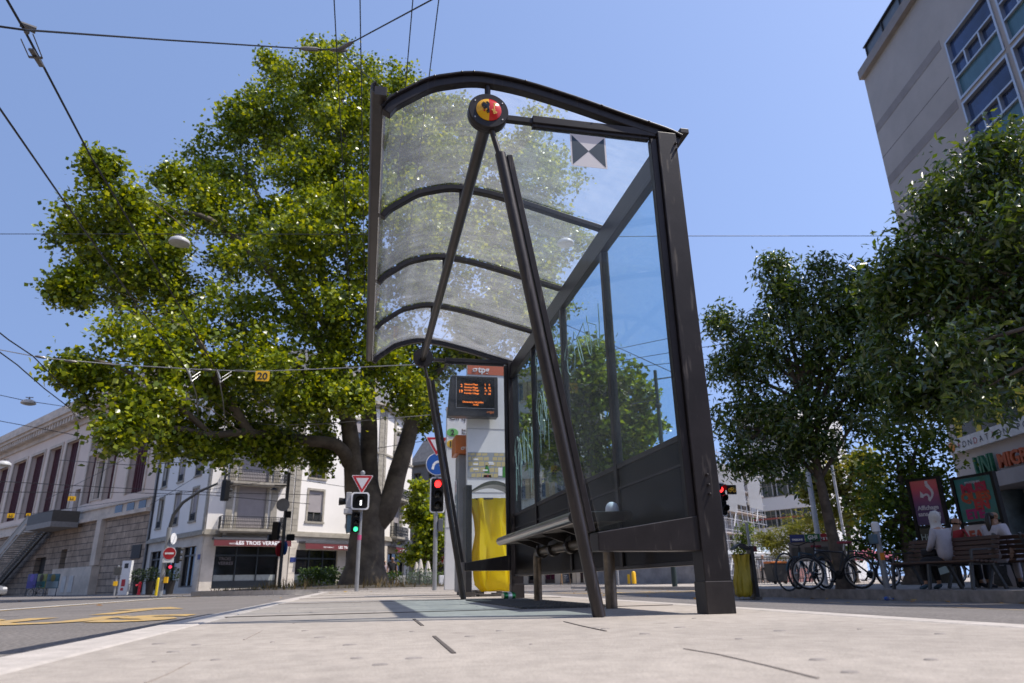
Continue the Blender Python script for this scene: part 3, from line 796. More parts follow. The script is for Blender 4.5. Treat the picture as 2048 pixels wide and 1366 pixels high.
b = MB().prism([(.43 * W_, .2 * Hh), (.57 * W_, .18 * Hh), (.52 * W_, .5 * Hh), (.46 * W_, .5 * Hh)], (x0 + .015, ym - .003, mz0), X_, Z_, .001)
b.prism([(.9 * W_, 0.01), (W_, 0.01), (W_, .5 * Hh), (.92 * W_, .42 * Hh)], (x0 + .015, ym - .003, mz0), X_, Z_, .001)
obj('map_park', b, flat('map_green', (0.05, 0.22, 0.03), 0.5), mp)
obj('map_hall', MB().prism([(.40 * W_, 0.01), (.62 * W_, 0.01), (.60 * W_, .12 * Hh), (.42 * W_, .12 * Hh)], (x0 + .015, ym - .003, mz0), X_, Z_, .001), flat('map_red', (0.42, 0.05, 0.04), 0.5), mp)
b = MB()
for u, v in [(.2, .72), (.2, .53), (.2, .33), (.45, .3), (.62, .55), (.6, .6)]: b.box((x0 + .015 + u * W_, ym - .005, mz0 + v * Hh), (.13 * W_, .002, .06 * Hh))
b.box((x0 + .015 + .85 * W_, ym - .005, mz0 + .25 * Hh), (.11 * W_, .002, .32 * Hh))
obj('map_legend', b, M_inkw, mp)

# departures display fixed in front of the totem
DY = 9.30
dx0, dx1, dz0, dz1 = quad_px(905, 996, 752, 830, DY)
ds = thing('departure_display', 'black departure display with amber dot lettering hung high before the white totem', 'screen', ((dx0 + dx1) / 2, DY, dz0))
obj('housing', MB().prism([(dx0 - .06, dz0 - .02), (dx1, dz0 - .02), (dx1, dz1), (dx0 - .02, dz1)], (0, DY + 0.17, 0), X_, Z_, 0.17), M_black, ds, bevel=0.008)
sw = dx1 - dx0; sh_ = dz1 - dz0
scr = obj('screen', MB().box((dx0 + sw * .5, DY - 0.002, dz0 + sh_ * .56), (sw * .84, 0.008, sh_ * .78)), flat('screen_black', (0.008, 0.009, 0.010), 0.08), ds)
b = MB(); rx0 = dx0 + sw * .08; rx1 = dx0 + sw * .92; rz0 = dz0 + sh_ * .17; rz1 = dz0 + sh_ * .95
b.box(((rx0 + rx1) / 2, DY - .006, rz0), (rx1 - rx0, .004, .006)).box((rx0, DY - .006, (rz0 + rz1) / 2), (.006, .004, rz1 - rz0))
obj('screen_bezel', b, M_grey, ds)
M_amber = flat('amber_led', (1.0, 0.22, 0.02), 0.5, 0, 0.75)
for s, u, v, sz in [('2', .17, .70, .062), ('Genève-Plage', .25, .755, .036), ('Genève-Plage', .25, .675, .036), ('19', .13, .555, .062), ('Vernier-Village', .25, .605, .036), ('Vernier-Village', .25, .525, .036), ('5    0', .70, .755, .038), ('6   20', .70, .675, .038), ('10  15', .70, .605, .038), ('6   28', .70, .525, .038), ('Dimanche 24 Juillet', .22, .30, .038), ('14:45', .44, .235, .038)]:
    text('amber_lettering', s, sz, (dx0 + sw * u, DY - 0.0065, dz0 + sh_ * v), X_, Z_, M_amber, scr, 'LEFT', 0.002)
logo_tpg(ds, (dx0 + sw * .80, DY - 0.002, dz0 + sh_ * .055), 0.055, flat('logo_orange', (0.55, 0.16, 0.04), 0.5))

# stop pole panel with the line numbers
CY = 10.7
cx0 = atY(893, 900, CY).x; cx1 = atY(944, 900, CY).x; czt = atY(915, 815, CY).z
cq = thing('stop_panel', 'white stop totem headed Cirque with round line numbers, half behind the ticket machine', 'sign', ((cx0 + cx1) / 2, CY, 0))
obj('panel', MB().box(((cx0 + cx1) / 2, CY + .06, czt / 2 + .03), (cx1 - cx0, .12, czt - .06)), M_whitep, cq, bevel=0.006)
zz = atY(905, 828, CY).z
obj('header', MB().box(((cx0 + cx1) / 2, CY - .002, (czt + zz) / 2), (cx1 - cx0 - .006, .01, czt - zz)), M_coral, cq)
text('stop_name', 'Cirque', 0.15, (cx0 + .03, CY - .001, atY(905, 840, CY).z), X_, Z_, M_ink, cq, 'LEFT')
for yy, col, s in ((865, (0.15, 0.45, 0.12), '2'), (888, (0.70, 0.44, 0.03), '19')):
    c = atY(905, yy, CY)
    dk = obj('line_disc', MB().lathe([(0.085, 0), (0.085, .004), (0, .005)], (c.x, CY - .001, c.z), 24, Matrix.Diagonal((1.1, 1, .78)) @ RY), flat('line%d' % yy, col, .5), cq)
    text('line_number', s, .12, (c.x, CY - .007, c.z - .042), X_, Z_, M_ink, dk, bold=.004)
text('small_print', 'Bel-Air\nRive', .05, (cx0 + .24, CY - .001, atY(905, 862, CY).z), X_, Z_, M_ink, cq, 'LEFT')
obj('seam', MB().box(((cx0 + cx1) / 2, CY - .001, 0.95), (cx1 - cx0 - .004, .006, .006)), M_grey, cq)

# ticket machine
KY = 9.75
kx0 = atY(918, 900, KY).x; kx1 = kx0 + .42; kz1 = atY(920, 908, KY).z; kzt = atY(920, 872, KY).z
km = thing('ticket_machine', 'grey ticket machine with an orange box on top beside the white totem', 'machine', (kx0 + .2, KY, 0))
obj('cabinet', MB().box((kx0 + .2, KY + .22, kz1 / 2 + .02), (.40, .36, kz1 - .04)), M_grey, km, bevel=.01)
hb = obj('orange_box', MB().box((kx0 + .16, KY + .17, (kz1 + kzt) / 2 + .006), (.44, .44, kzt - kz1)), M_orange, km, bevel=.008)
logo_tpg(hb, (kx0 + .085, KY - .052, kz1 + .05), .10, M_inkw)
obj('side_screen', MB().box((kx0 - .008, KY + .22, 1.25), (.016, .24, .62)), flat('pale_glass', (.25, .3, .33), .1), km, bevel=.004)
obj('plinth', MB().box((kx0 + .2, KY + .22, .02), (.34, .30, .04)), M_feet, km)

# bin with a yellow sack
M_bag = mat('yellow_film', (0.90, 0.74, 0.02), 0.32, 0, 0.06, 6)
nt = M_bag.node_tree
_tl = nt.nodes.new('ShaderNodeBsdfTranslucent'); _tl.inputs['Color'].default_value = (0.95, 0.75, 0.03, 1)
_mx = nt.nodes.new('ShaderNodeMixShader'); _mx.inputs[0].default_value = 0.5
nt.links.new(nt.nodes['Principled BSDF'].outputs[0], _mx.inputs[1]); nt.links.new(_tl.outputs[0], _mx.inputs[2]); nt.links.new(_mx.outputs[0], nt.nodes['Material Output'].inputs['Surface'])
def bag_mesh(w, d, z0, z1, seed, lean=0.1):
    r = random.Random(seed); n = 48; m = 16; vs = []; fs = []
    ph = [r.uniform(0, 6.28) for _ in range(4)]
    for k in range(m + 1):
        t = k / m; z = z1 - (z1 - z0) * t
        tight = 1.0 - 0.24 * math.sin(min(1, t * 1.5) * math.pi) * (1 - t * .6) if lean else 1
        for j in range(n):
            a = 2 * math.pi * j / n
            rip = 1 + (0.15 * math.sin(9 * a + ph[0] + 2 * t) + .10 * math.sin(17 * a + ph[1] - 4 * t)) * (0.45 + 0.55 * (1 - t)) + .04 * math.sin(5 * a + 9 * t + ph[2])
            cx = math.copysign(abs(math.cos(a)) ** .6, math.cos(a)); sy = math.copysign(abs(math.sin(a)) ** .6, math.sin(a))
            s = tight * rip * (1 if t < .93 else 1 - (t - .93) * 4)
            vs.append((w / 2 * cx * s + lean * t * w, d / 2 * sy * s, z + .01 * math.sin(7 * a) * t))
    for k in range(m):
        for j in range(n): fs.append((k * n + j, k * n + (j + 1) % n, (k + 1) * n + (j + 1) % n, (k + 1) * n + j))
    fs.append(tuple(m * n + j for j in range(n)))
    return vs, fs
def litter_bin(loc, label, w, h, rz=0.0, seed=1, sack=None):
    t = thing('litter_bin', label, 'bin', loc, 'yellow sack bins', rz)
    obj('post', MB().box((-w / 2 - .05, 0, h / 2 + .08), (.07, .30, h + .16)), M_black, t, local=True, bevel=.005)
    hp = [(-w / 2 - .015 + (w + .03) * k / 14, h + .10 + .11 * math.sin(math.pi * k / 14)) for k in range(15)]
    obj('hood', MB().prism(hp + [(p[0], p[1] - .02 - .028 * math.sin(math.pi * i / 14)) for i, p in reversed(list(enumerate(hp)))], (0, .17, 0), X_, Z_, .34), mat('hood_metal', (.12, .125, .105), .3, .3, .2, 4) if sack is None else M_black, t, local=True)
    obj('ring', MB().tube([(w / 2 * math.cos(a), .15 * math.sin(a), h) for a in [2 * math.pi * k / 24 for k in range(24)]], .012, 6, closed=True), M_black, t, local=True)
    vs, fs = bag_mesh(w, .30, .06, h + .005, seed)
    obj('sack', MB().add(vs, fs), sack or M_bag, t, smooth=True, local=True)
    obj('base_plate', MB().box((0, 0, .012), (w * .7, .3, .024)).box((-w / 2 - .05, 0, .03), (.14, .36, .05)), M_feet, t, local=True)
    return t
p = atD(985, 1186, 8.5)
litter_bin((p.x, p.y, 0), 'street bin with a big yellow sack under an arched hood behind the shelter', .50, 1.10, 0, 3)
p = atD(1488, 1166, 15.2)
litter_bin((p.x, p.y, SWZ if p.x > 10 else gz(p.x, p.y)), 'narrow black street bin with a drooping yellow sack on the far pavement corner', .30, .86, 2.9, 5, mat('yellow_film_shaded', (.42, .31, .02), .5, 0, .12, 5))  # same yellow film, its colour darkened to stand for shade on the sack
# ================================================================ trees and planting
M_bark = mat('plane_bark', (0.16, 0.13, 0.092), 0.9, 0, 0.3, 1.6, 0.8, 9, col2=(0.060, 0.047, 0.034))
M_bark2 = mat('young_bark', (0.13, 0.10, 0.075), 0.9, 0, 0.3, 5, 0.6, 25)
L_plane = leaf_mat('plane_leaf', [(0.042, 0.074, 0.008), (0.105, 0.155, 0.010), (0.21, 0.275, 0.014), (0.38, 0.42, 0.025)], 0.33, 0.33, 0.55, (2.0, 1.7, 0.3))
L_right = leaf_mat('hackberry_leaf', [(0.022, 0.050, 0.008), (0.042, 0.082, 0.011), (0.075, 0.125, 0.016), (0.14, 0.19, 0.024)], 0.30, 0.33, 0.95)
L_pale = leaf_mat('pale_leaf', [(0.085, 0.115, 0.025), (0.13, 0.155, 0.035), (0.19, 0.20, 0.045), (0.22, 0.20, 0.07)], 0.4, 0.5, 0.3)
L_mid = leaf_mat('mid_leaf', [(0.03, 0.062, 0.010), (0.06, 0.105, 0.015), (0.10, 0.15, 0.022), (.16, .20, .03)], 0.4, 0.45, 0.35)
L_dark = leaf_mat('ball_leaf', [(0.008, 0.018, 0.005), (0.014, 0.028, 0.007), (0.022, 0.040, 0.01)], 0.2, 0.5, 0.3)
L_box = leaf_mat('hedge_leaf', [(0.03, 0.06, 0.012), (0.055, 0.10, 0.018), (0.09, 0.14, 0.03)], 0.3, 0.5, 0.3)
L_dry = leaf_mat('dry_grass', [(0.10, 0.075, 0.035), (0.18, 0.125, 0.06), (0.07, 0.075, 0.025), (0.22, 0.15, 0.08)], 0.3, 0.7, 0.2, (1.2, 1.1, 0.8))
L_fallen = leaf_mat('fallen_leaf', [(0.30, 0.16, 0.04), (0.36, 0.24, 0.08), (0.20, 0.10, 0.04)], 0.2, 0.6, 0.3)

def leaves(points, size, aspect=0.8, droop=0.0, jitter=0.45, g=None, normal_up=0.35):
    """folded kite leaves: numpy verts and triangles for every point"""
    g = g or rng; n = len(points); P_ = np.asarray(points)
    s = size * g.uniform(1 - jitter, 1 + jitter, (n, 1))
    ax = g.normal(size=(n, 3)); ax[:, 2] = ax[:, 2] * 0.6 - droop
    ax /= np.linalg.norm(ax, axis=1, keepdims=True)
    nr = g.normal(size=(n, 3)); nr[:, 2] += normal_up * 2
    sd = np.cross(ax, nr); sd /= np.linalg.norm(sd, axis=1, keepdims=True) + 1e-9
    up = np.cross(sd, ax)
    w = s * aspect * 0.5
    a = P_; tip = P_ + ax * s
    l = P_ + ax * s * 0.45 + sd * w + up * s * 0.10; r_ = P_ + ax * s * 0.45 - sd * w + up * s * 0.10
    V = np.stack([a, l, tip, r_], 1).reshape(-1, 3)
    o = np.arange(n)[:, None] * 4
    F = np.concatenate([np.stack([o[:, 0], o[:, 0] + 1, o[:, 0] + 2], 1), np.stack([o[:, 0], o[:, 0] + 2, o[:, 0] + 3], 1)])
    return V, F
def clump_points(lobes, tips=None, per_tip=28, tip_r=0.55, g=None, shell=0.55, subs=9, sub_r=.42):
    """lobes: (x, y, z, r); each lobe carries leaf sprays (flattened sub clumps with gaps between), leaves round every twig tip"""
    g = g or rng; T = []
    for (x, y, z, r) in lobes:
        k = max(4, int(subs * g.uniform(.8, 1.2)))
        d = g.normal(size=(k, 3)); d /= np.linalg.norm(d, axis=1, keepdims=True)
        c = np.array([x, y, z]) + d * r * (shell + (1 - shell) * g.random((k, 1))) * np.array([1, 1, .92])
        c = np.concatenate([c, [[x, y, z]]])
        for q in c:
            rs = r * sub_r * g.uniform(.65, 1.3); n = max(3, int(tips * rs * rs))
            dd = g.normal(size=(n, 3)); dd /= np.linalg.norm(dd, axis=1, keepdims=True)
            T.append(q + dd * rs * (.25 + .8 * g.random((n, 1)) ** .5) * np.array([1, 1, .85]) + np.array([0, 0, .08 * rs]))
    T = np.concatenate(T)
    k = g.integers(int(per_tip * .4), int(per_tip * 1.6), len(T))
    base = np.repeat(T, k, axis=0)
    off_ = g.normal(size=base.shape) * tip_r * 0.42; off_[:, 2] *= 0.85
    return base + off_, T
def limb(b, pts, r0, r1, n=12, wob=0.0, seed=0):
    r = random.Random(seed); pts = [Vector(p) for p in pts]; sm = []
    for i in range(len(pts) - 1):
        p0 = pts[max(0, i - 1)]; p1 = pts[i]; p2 = pts[i + 1]; p3 = pts[min(len(pts) - 1, i + 2)]
        for k in range(5):
            t = k / 5
            q = 0.5 * ((2 * p1) + (p2 - p0) * t + (2 * p0 - 5 * p1 + 4 * p2 - p3) * t * t + (3 * p1 - p0 - 3 * p2 + p3) * t ** 3)
            sm.append(q + Vector((r.uniform(-1, 1), r.uniform(-1, 1), r.uniform(-1, 1))) * wob)
    sm.append(pts[-1]); m = len(sm)
    b.tube(sm, [r0 + (r1 - r0) * (i / (m - 1)) ** 0.85 for i in range(m)], n)
    return sm

# ---- the great plane tree
TD = 30.0
plane = thing('plane_tree', 'huge old plane tree with three thick forking trunks behind the tram shelter', 'tree', (0.1, 30.0, 0.1))
def L(x, y, r, d=0.0):
    p = atD(x, y, TD + d); return (p.x, p.y, p.z, r * px_size(p))
lob = [L(215, 380, 58, -3), L(255, 440, 56, -2), L(165, 450, 50, -1), L(190, 560, 66, 0), L(270, 500, 85, -2), L(150, 575, 32, -2), L(290, 590, 85, 1), L(195, 765, 58, -4), L(150, 745, 32, -4), L(285, 705, 74, -4), L(240, 860, 48, -6), L(300, 810, 62, -6), L(350, 880, 48, -4), L(440, 885, 46, -3), L(350, 720, 92, -5),
       L(420, 800, 80, -3), L(530, 870, 48, -2), L(610, 850, 48, 0), L(385, 420, 60, 1), L(430, 350, 78, 2), L(380, 560, 100, -1), L(470, 290, 62, 2), L(440, 660, 110, -4), L(480, 470, 110, 0), L(560, 780, 80, -1), L(520, 740, 70, -5),
       L(545, 150, 42, 3), L(540, 230, 70, 1), L(600, 160, 70, 0), L(680, 150, 68, 0), L(620, 250, 105, 2), L(560, 370, 110, 0), L(560, 570, 120, -3), L(680, 330, 110, -1), L(640, 470, 110, -4), L(660, 640, 100, -3), L(740, 190, 60, 2), L(800, 170, 48, 1), L(730, 260, 90, 1), L(790, 300, 100, -1), L(760, 440, 110, -3), L(770, 600, 100, -2), L(690, 730, 66, -3), L(800, 720, 60, -1),
       L(850, 250, 90, 2), L(880, 360, 110, 0), L(890, 520, 120, -1), L(930, 260, 60, 2), L(980, 300, 80, 1), L(980, 420, 110, 0), L(1000, 560, 110, -1), L(900, 650, 90, -1), L(1060, 300, 70, 1), L(1090, 390, 80, 0), L(1110, 480, 66, 0), L(1080, 570, 80, 0), L(1010, 660, 80, 0), L(860, 760, 60, 0), L(950, 730, 55, 1), L(1080, 680, 50, 1), L(840, 830, 36, 1),
       L(345, 365, 26, 0), L(318, 440, 50, -1), L(320, 500, 60, -1), L(205, 330, 22, -3), L(130, 575, 18, -2), L(600, 800, 42, -4), L(660, 760, 48, -4), L(780, 740, 48, -4), L(710, 800, 30, -5), L(820, 800, 40, -3), L(560, 900, 34, -2), L(640, 910, 26, 0)]
pts, tips_ = clump_points(lob, tips=11, per_tip=46, tip_r=0.60, shell=0.58, subs=12, sub_r=.40)
print('plane leaves', len(pts))
V, F = leaves(pts, 0.158, 0.95, 0.25, .5)
raw('crown', V, F, L_plane, plane)
b = MB()
def tp(x, y, d=0.0): p = atD(x, y, TD + d); return p
# flared base and the joined stem
base = [Vector((0.05, 30.05, 0.05)), Vector((0.06, 30.05, 0.9)), Vector((0.09, 30.05, 2.2)), Vector((0.05, 30.08, 3.4)), Vector((0.05, 30.2, 4.6))]
b.tube(base, [1.12, 0.80, 0.71, 0.68, 0.30], 28)
limb(b, [(0.3, 30.1, 2.6), tp(775, 1015), tp(800, 930, .3), tp(835, 820, .6), tp(880, 730, 1), tp(950, 640, 1), tp(1020, 520, 1)], 0.54, 0.16, 16, .02, 1)
limb(b, [(-0.30, 30.0, 2.4), tp(712, 1010), tp(704, 910, -.2), tp(690, 800, -.3), tp(672, 690, 0), tp(640, 520, .5), tp(600, 300, 1)], 0.52, 0.14, 16, .02, 2)
limb(b, [(0.08, 30.3, 3.2), tp(737, 960, .5), tp(738, 860, .6), tp(735, 740, .8), tp(745, 580, 1), tp(760, 400, 1), tp(740, 240, 1)], 0.52, 0.14, 16, .02, 3)
limb(b, [tp(700, 925, -.2), tp(672, 890, -.8), tp(600, 880, -1.5), tp(500, 865, -3), tp(420, 868, -4), tp(330, 850, -5)], 0.34, 0.07, 10, .02, 4)
limb(b, [tp(704, 850, -.2), tp(660, 800, -.8), tp(600, 740, -2), tp(540, 690, -3), tp(450, 640, -3)], 0.28, 0.07, 10, .03, 5)
limb(b, [tp(500, 866, -3), tp(450, 790, -4), tp(415, 720, -5), tp(395, 680, -5.4), tp(340, 640, -5)], 0.20, 0.06, 9, .03, 6)
limb(b, [tp(690, 800, -.3), tp(620, 650, -1.5), tp(520, 520, -2), tp(420, 440, -1), tp(330, 420, -1)], 0.32, 0.06, 10, .03, 7)
limb(b, [tp(672, 690, 0), tp(600, 560, 0), tp(520, 400, 1), tp(470, 310, 1.5)], 0.26, 0.05, 9, .03, 8)
limb(b, [tp(640, 520, .5), tp(690, 400, 0), tp(690, 280, 0), tp(680, 160, 0)], 0.2, 0.04, 8, .03, 9)
limb(b, [tp(420, 868, -4), tp(330, 790, -5), tp(250, 740, -5), tp(190, 720, -5)], 0.13, 0.04, 8, .02, 10)
limb(b, [tp(745, 580, 1), tp(820, 470, 0), tp(900, 340, 1), tp(960, 270, 1.5)], 0.24, 0.05, 9, .03, 12)
limb(b, [tp(835, 820, .6), tp(860, 760, -1), tp(930, 700, -1), tp(1040, 620, 0)], 0.20, 0.05, 9, .03, 13)
g = random.Random(3)
for i in range(120):                                  # twigs that show in the gaps
    t = Vector(tips_[g.randrange(len(tips_))]); c = Vector((0, 30, max(3.5, t.z * .62)))
    m = t.lerp(c, 0.35) + Vector((g.uniform(-.4, .4), g.uniform(-.4, .4), .3))
    b.tube([t.lerp(c, .32), t.lerp(m, .5), t], [0.022, 0.016, 0.007], 4)
obj('trunk', b, M_bark, plane, smooth=True)

# ---- generic street tree
def tree(name, label, base, lobes, trunk_pts, r0, lm, leaf, aspect=.5, droop=.6, tips=60, per_tip=22, tip_r=.3, group=None, seed=1, bark=None, twigs=40, shell=.55, subs=9, sub_r=.42):
    t = thing(name, label, 'tree', base, group)
    g2 = np.random.default_rng(seed)
    pts, tp_ = clump_points(lobes, tips=tips, per_tip=per_tip, tip_r=tip_r, g=g2, shell=shell, subs=subs, sub_r=sub_r)
    V, F = leaves(pts, leaf, aspect, droop, g=g2)
    raw('crown', V, F, lm, t)
    b = MB(); sm = limb(b, trunk_pts, r0, r0 * .45, 12, .01, seed)
    topv = Vector(trunk_pts[-1]); g = random.Random(seed)
    b.tube([Vector(base), Vector(base) + Vector((0, 0, .25))], [r0 * 1.5, r0 * 1.02], 12)
    for (x, y, z, r) in lobes:
        s = sm[g.randrange(len(sm) // 2, len(sm))]; c = Vector((x, y, z))
        b.tube([s, s.lerp(c, .5) + Vector((0, 0, .2 * r)), c], [r0 * .4, r0 * .25, r0 * .08], 7)
    for i in range(twigs):
        v = Vector(tp_[g.randrange(len(tp_))]); c = min(lobes, key=lambda q: (Vector(q[:3]) - v).length); c = Vector(c[:3])
        b.tube([c, c.lerp(v, .55) + Vector((0, 0, .1)), v], [.022, .014, .006], 4)
    obj('trunk', b, bark or M_bark2, t, smooth=True)
    return t
def LL(D):
    def f(x, y, r, d=0.0):
        p = atD(x, y, D + d); return (p.x, p.y, p.z, r * px_size(p))
    return f
A = LL(17.3)
bp = atD(1690, 1172, 17.3); bp.z = SWZ
lobA = [A(1560, 560, 40), A(1530, 620, 60), A(1600, 600, 60), A(1480, 680, 60), A(1570, 690, 80), A(1660, 640, 70), A(1700, 590, 60), A(1450, 740, 40), A(1440, 640, 26), A(1500, 780, 70), A(1600, 790, 80), A(1690, 740, 80), A(1470, 850, 45), A(1540, 870, 60), A(1620, 880, 62), A(1710, 830, 60), A(1500, 930, 40), A(1570, 940, 40), A(1630, 905, 36), A(1650, 530, 26), A(1550, 520, 16), A(1760, 700, 60), A(1750, 800, 60), A(1765, 620, 50), A(1735, 560, 30), A(1720, 650, 60), A(1460, 910, 30)]
tree('street_tree', 'dark street tree with a leaning slim trunk rising behind the parked bicycles', tuple(bp), lobA, [tuple(bp), tuple(atD(1662, 1060, 17.3)), tuple(atD(1640, 960, 17.3)), tuple(atD(1620, 860, 17.3)), tuple(atD(1605, 740, 17.3))], .145, L_right, .15, .36, .75, tips=85, per_tip=17, tip_r=.38, group='street trees on the right pavement', seed=21)
B_ = LL(13.0)
bp = Vector((10.45, 6.2, SWZ))
lobB = [B_(1890, 400, 70), B_(1840, 420, 45), B_(1960, 360, 80), B_(2030, 320, 80), B_(1990, 290, 30), B_(1830, 500, 60), B_(1910, 500, 90), B_(2000, 450, 100), B_(1860, 600, 80), B_(1960, 590, 100), B_(2040, 560, 100), B_(1800, 600, 50), B_(1880, 700, 80), B_(1970, 720, 90), B_(2050, 690, 100), B_(1840, 760, 60), B_(1900, 790, 60), B_(2000, 770, 50), B_(1790, 520, 30), B_(1930, 690, 60, -1.5), B_(1850, 800, 42), B_(2110, 450, 110), B_(2120, 620, 110), B_(2040, 400, 60, -1.2), B_(1870, 540, 60, 1.5), B_(1950, 480, 70, 2), B_(1960, 780, 70, -1.2), B_(1760, 640, 45), B_(1770, 560, 36), B_(1775, 720, 50), B_(1790, 790, 45)]
tree('street_tree', 'dark street tree overhanging the benches and hiding the tall block', tuple(bp), lobB, [tuple(bp), (10.5, 6.3, 2.2), (10.45, 6.8, 3.4), tuple(atD(2080, 600, 13))], .15, L_right, .15, .36, .75, tips=80, per_tip=16, tip_r=.42, group='street trees on the right pavement', seed=22)
# ---- trees further off
def bgtree(label, D, lobpx, basepx, lm, leaf, r0=.25, seed=1, tips=10, per_tip=26, tip_r=.7, name='broadleaf_tree', aspect=.8, droop=.2, gz_=None):
    f = LL(D); bp = atD(basepx[0], basepx[1], D); bp.z = gz_ if gz_ is not None else gz(bp.x, bp.y)
    lb = [f(*q) for q in lobpx]; c = np.mean([l[:3] for l in lb], axis=0)
    tree(name, label, tuple(bp), lb, [tuple(bp), (bp.x, bp.y, bp.z + (c[2] - bp.z) * .5), tuple(c)], r0, lm, leaf, aspect, droop, tips, per_tip, tip_r, 'trees beyond the crossing', seed, M_bark2, 24)
bgtree('bushy sunlit plane tree seen through the shelter back glass', 38, [(1180, 720, 50), (1160, 780, 70), (1230, 790, 66), (1110, 830, 60), (1180, 870, 72), (1255, 850, 56), (1280, 810, 34), (1100, 900, 50), (1230, 920, 50), (1270, 890, 44), (1150, 940, 50), (1290, 860, 26), (1190, 700, 30), (1210, 960, 40)], (1185, 1160), L_plane, .30, .3, 31, 9, 30)
bgtree('small leafy tree between the corner house and the grey mansard', 62, [(838, 985, 22), (850, 1020, 30), (840, 1060, 30), (865, 1075, 28), (835, 1100, 26), (866, 1110, 24), (868, 1040, 24), (828, 1020, 16)], (850, 1165), L_plane, .34, .22, 32, 7, 26)
bgtree('yellowing open tree above the newspaper boxes', 39, [(1650, 960, 34), (1690, 950, 40), (1720, 990, 44), (1640, 1010, 34), (1690, 1030, 40), (1740, 1010, 30), (1720, 950, 30), (1620, 980, 20), (1725, 920, 28)], (1712, 1160), L_pale, .22, .17, 33, 11, 24, .5)
bgtree('feathery pale green bush tree before the white office block', 41, [(1550, 1075, 28), (1580, 1060, 34), (1615, 1050, 30), (1600, 1090, 34), (1560, 1100, 26), (1640, 1070, 26), (1645, 1050, 22), (1530, 1082, 16), (1635, 1100, 28)], (1590, 1160), L_pale, .16, .12, 34, 20, 30, .4, aspect=.3)
bgtree('dense dark tree filling the gap left of the tall block', 24, [(1790, 890, 50), (1840, 860, 60), (1800, 960, 66), (1865, 920, 50), (1770, 1000, 46), (1830, 1030, 60), (1870, 990, 46), (1780, 1070, 50), (1725, 1085, 34), (1830, 1085, 40)], (1830, 1165), L_mid, .15, .25, 35, 24, 26, .5, gz_=SWZ, aspect=.6)
bgtree('slim young tree before the scaffolding', 45, [(1490, 1080, 14), (1487, 1100, 12), (1494, 1060, 10)], (1490, 1160), L_mid, .13, .06, 37, 10, 14, .5)

# ---- planting bed round the plane tree
M_soil = mat('bed_soil', (0.055, 0.045, 0.03), 0.95, 0, 0.2, 4, 0.8, 20)
b = MB(); n = 40; vs = []; fs = []
rings = [(1.0, 0.0), (0.93, 0.16), (0.7, 0.24), (0.35, 0.30), (0.0, 0.33)]
cx, cy = -0.6, 30.6
for q, h in rings:
    for j in range(n):
        t = 2 * math.pi * j / n; vs.append((cx + 5.6 * q * math.cos(t), cy + 6.3 * q * math.sin(t), -0.12 + h))
for k in range(4):
    for j in range(n): fs.append((k * n + j, k * n + (j + 1) % n, (k + 1) * n + (j + 1) % n, (k + 1) * n + j))
fs.append(tuple(range(n - 1, -1, -1)))
struct(obj('planting_bed', b.add(vs, fs), M_soil, smooth=True))
b = MB()
ring = [(cx + 5.75 * math.cos(2 * math.pi * j / 48), cy + 6.45 * math.sin(2 * math.pi * j / 48), -0.04) for j in range(48)]
for j in range(48): b.bar(ring[j], ring[(j + 1) % 48], .16, .22)
struct(obj('bed_kerb', b, M_kerb))
g2 = np.random.default_rng(5)
N_ = 1500
t = g2.uniform(0, 2 * math.pi, N_); q = np.sqrt(g2.uniform(0.02, 0.9, N_))
P_ = np.stack([cx + 5.4 * q * np.cos(t), cy + 6.1 * q * np.sin(t), 0.02 + .12 * (1 - q)], 1)
hgt = g2.uniform(.10, .36, (N_, 1)) * (0.6 + 0.8 * (np.sin(P_[:, :1] * 1.7) > 0))
dr = g2.normal(size=(N_, 3)) * .35; dr[:, 2] = 1
tip = P_ + dr * hgt; sd = g2.normal(size=(N_, 3)); sd[:, 2] = 0; sd = sd / np.linalg.norm(sd, axis=1, keepdims=True) * .02
V = np.stack([P_ - sd, P_ + sd, tip], 1).reshape(-1, 3); F = np.arange(3 * N_).reshape(-1, 3)
struct(raw('dry_grass', V, F, L_dry), 'stuff')
def shrub(label, c, r, lm, leaf, seed, name='shrub', sc=(1, 1, 1), group=None, tips=70):
    g2 = np.random.default_rng(seed); n = int(tips * r * r * 6)
    d = g2.normal(size=(n, 3)); d /= np.linalg.norm(d, axis=1, keepdims=True)
    T = np.array(c) + d * (r * g2.uniform(.55, 1.05, (n, 1))) * np.array(sc)
    T = np.repeat(T, 8, axis=0); T += g2.normal(size=T.shape) * .06
    T = T[T[:, 2] > 0.0 - .15]
    V, F = leaves(T, leaf, .6, .1, g=g2)
    o = raw(name, V, F, lm); tag(o, label, 'shrub', group)
    return o
for i, (x, y, r, d, lb) in enumerate([(628, 1150, 18, 33, 'round green shrub left of the plane trunk under the red awning'), (660, 1152, 16, 33.5, 'second green shrub touching the plane trunk on its left'), (785, 1152, 12, 35, 'low shrub between the walking couple and the trunk')]):
    p = atD(x, y, d); shrub(lb, (p.x, p.y, p.z), r * px_size(p), L_box, .12, 50 + i, sc=(1.7, 1, .8), group='shrubs round the plane tree')
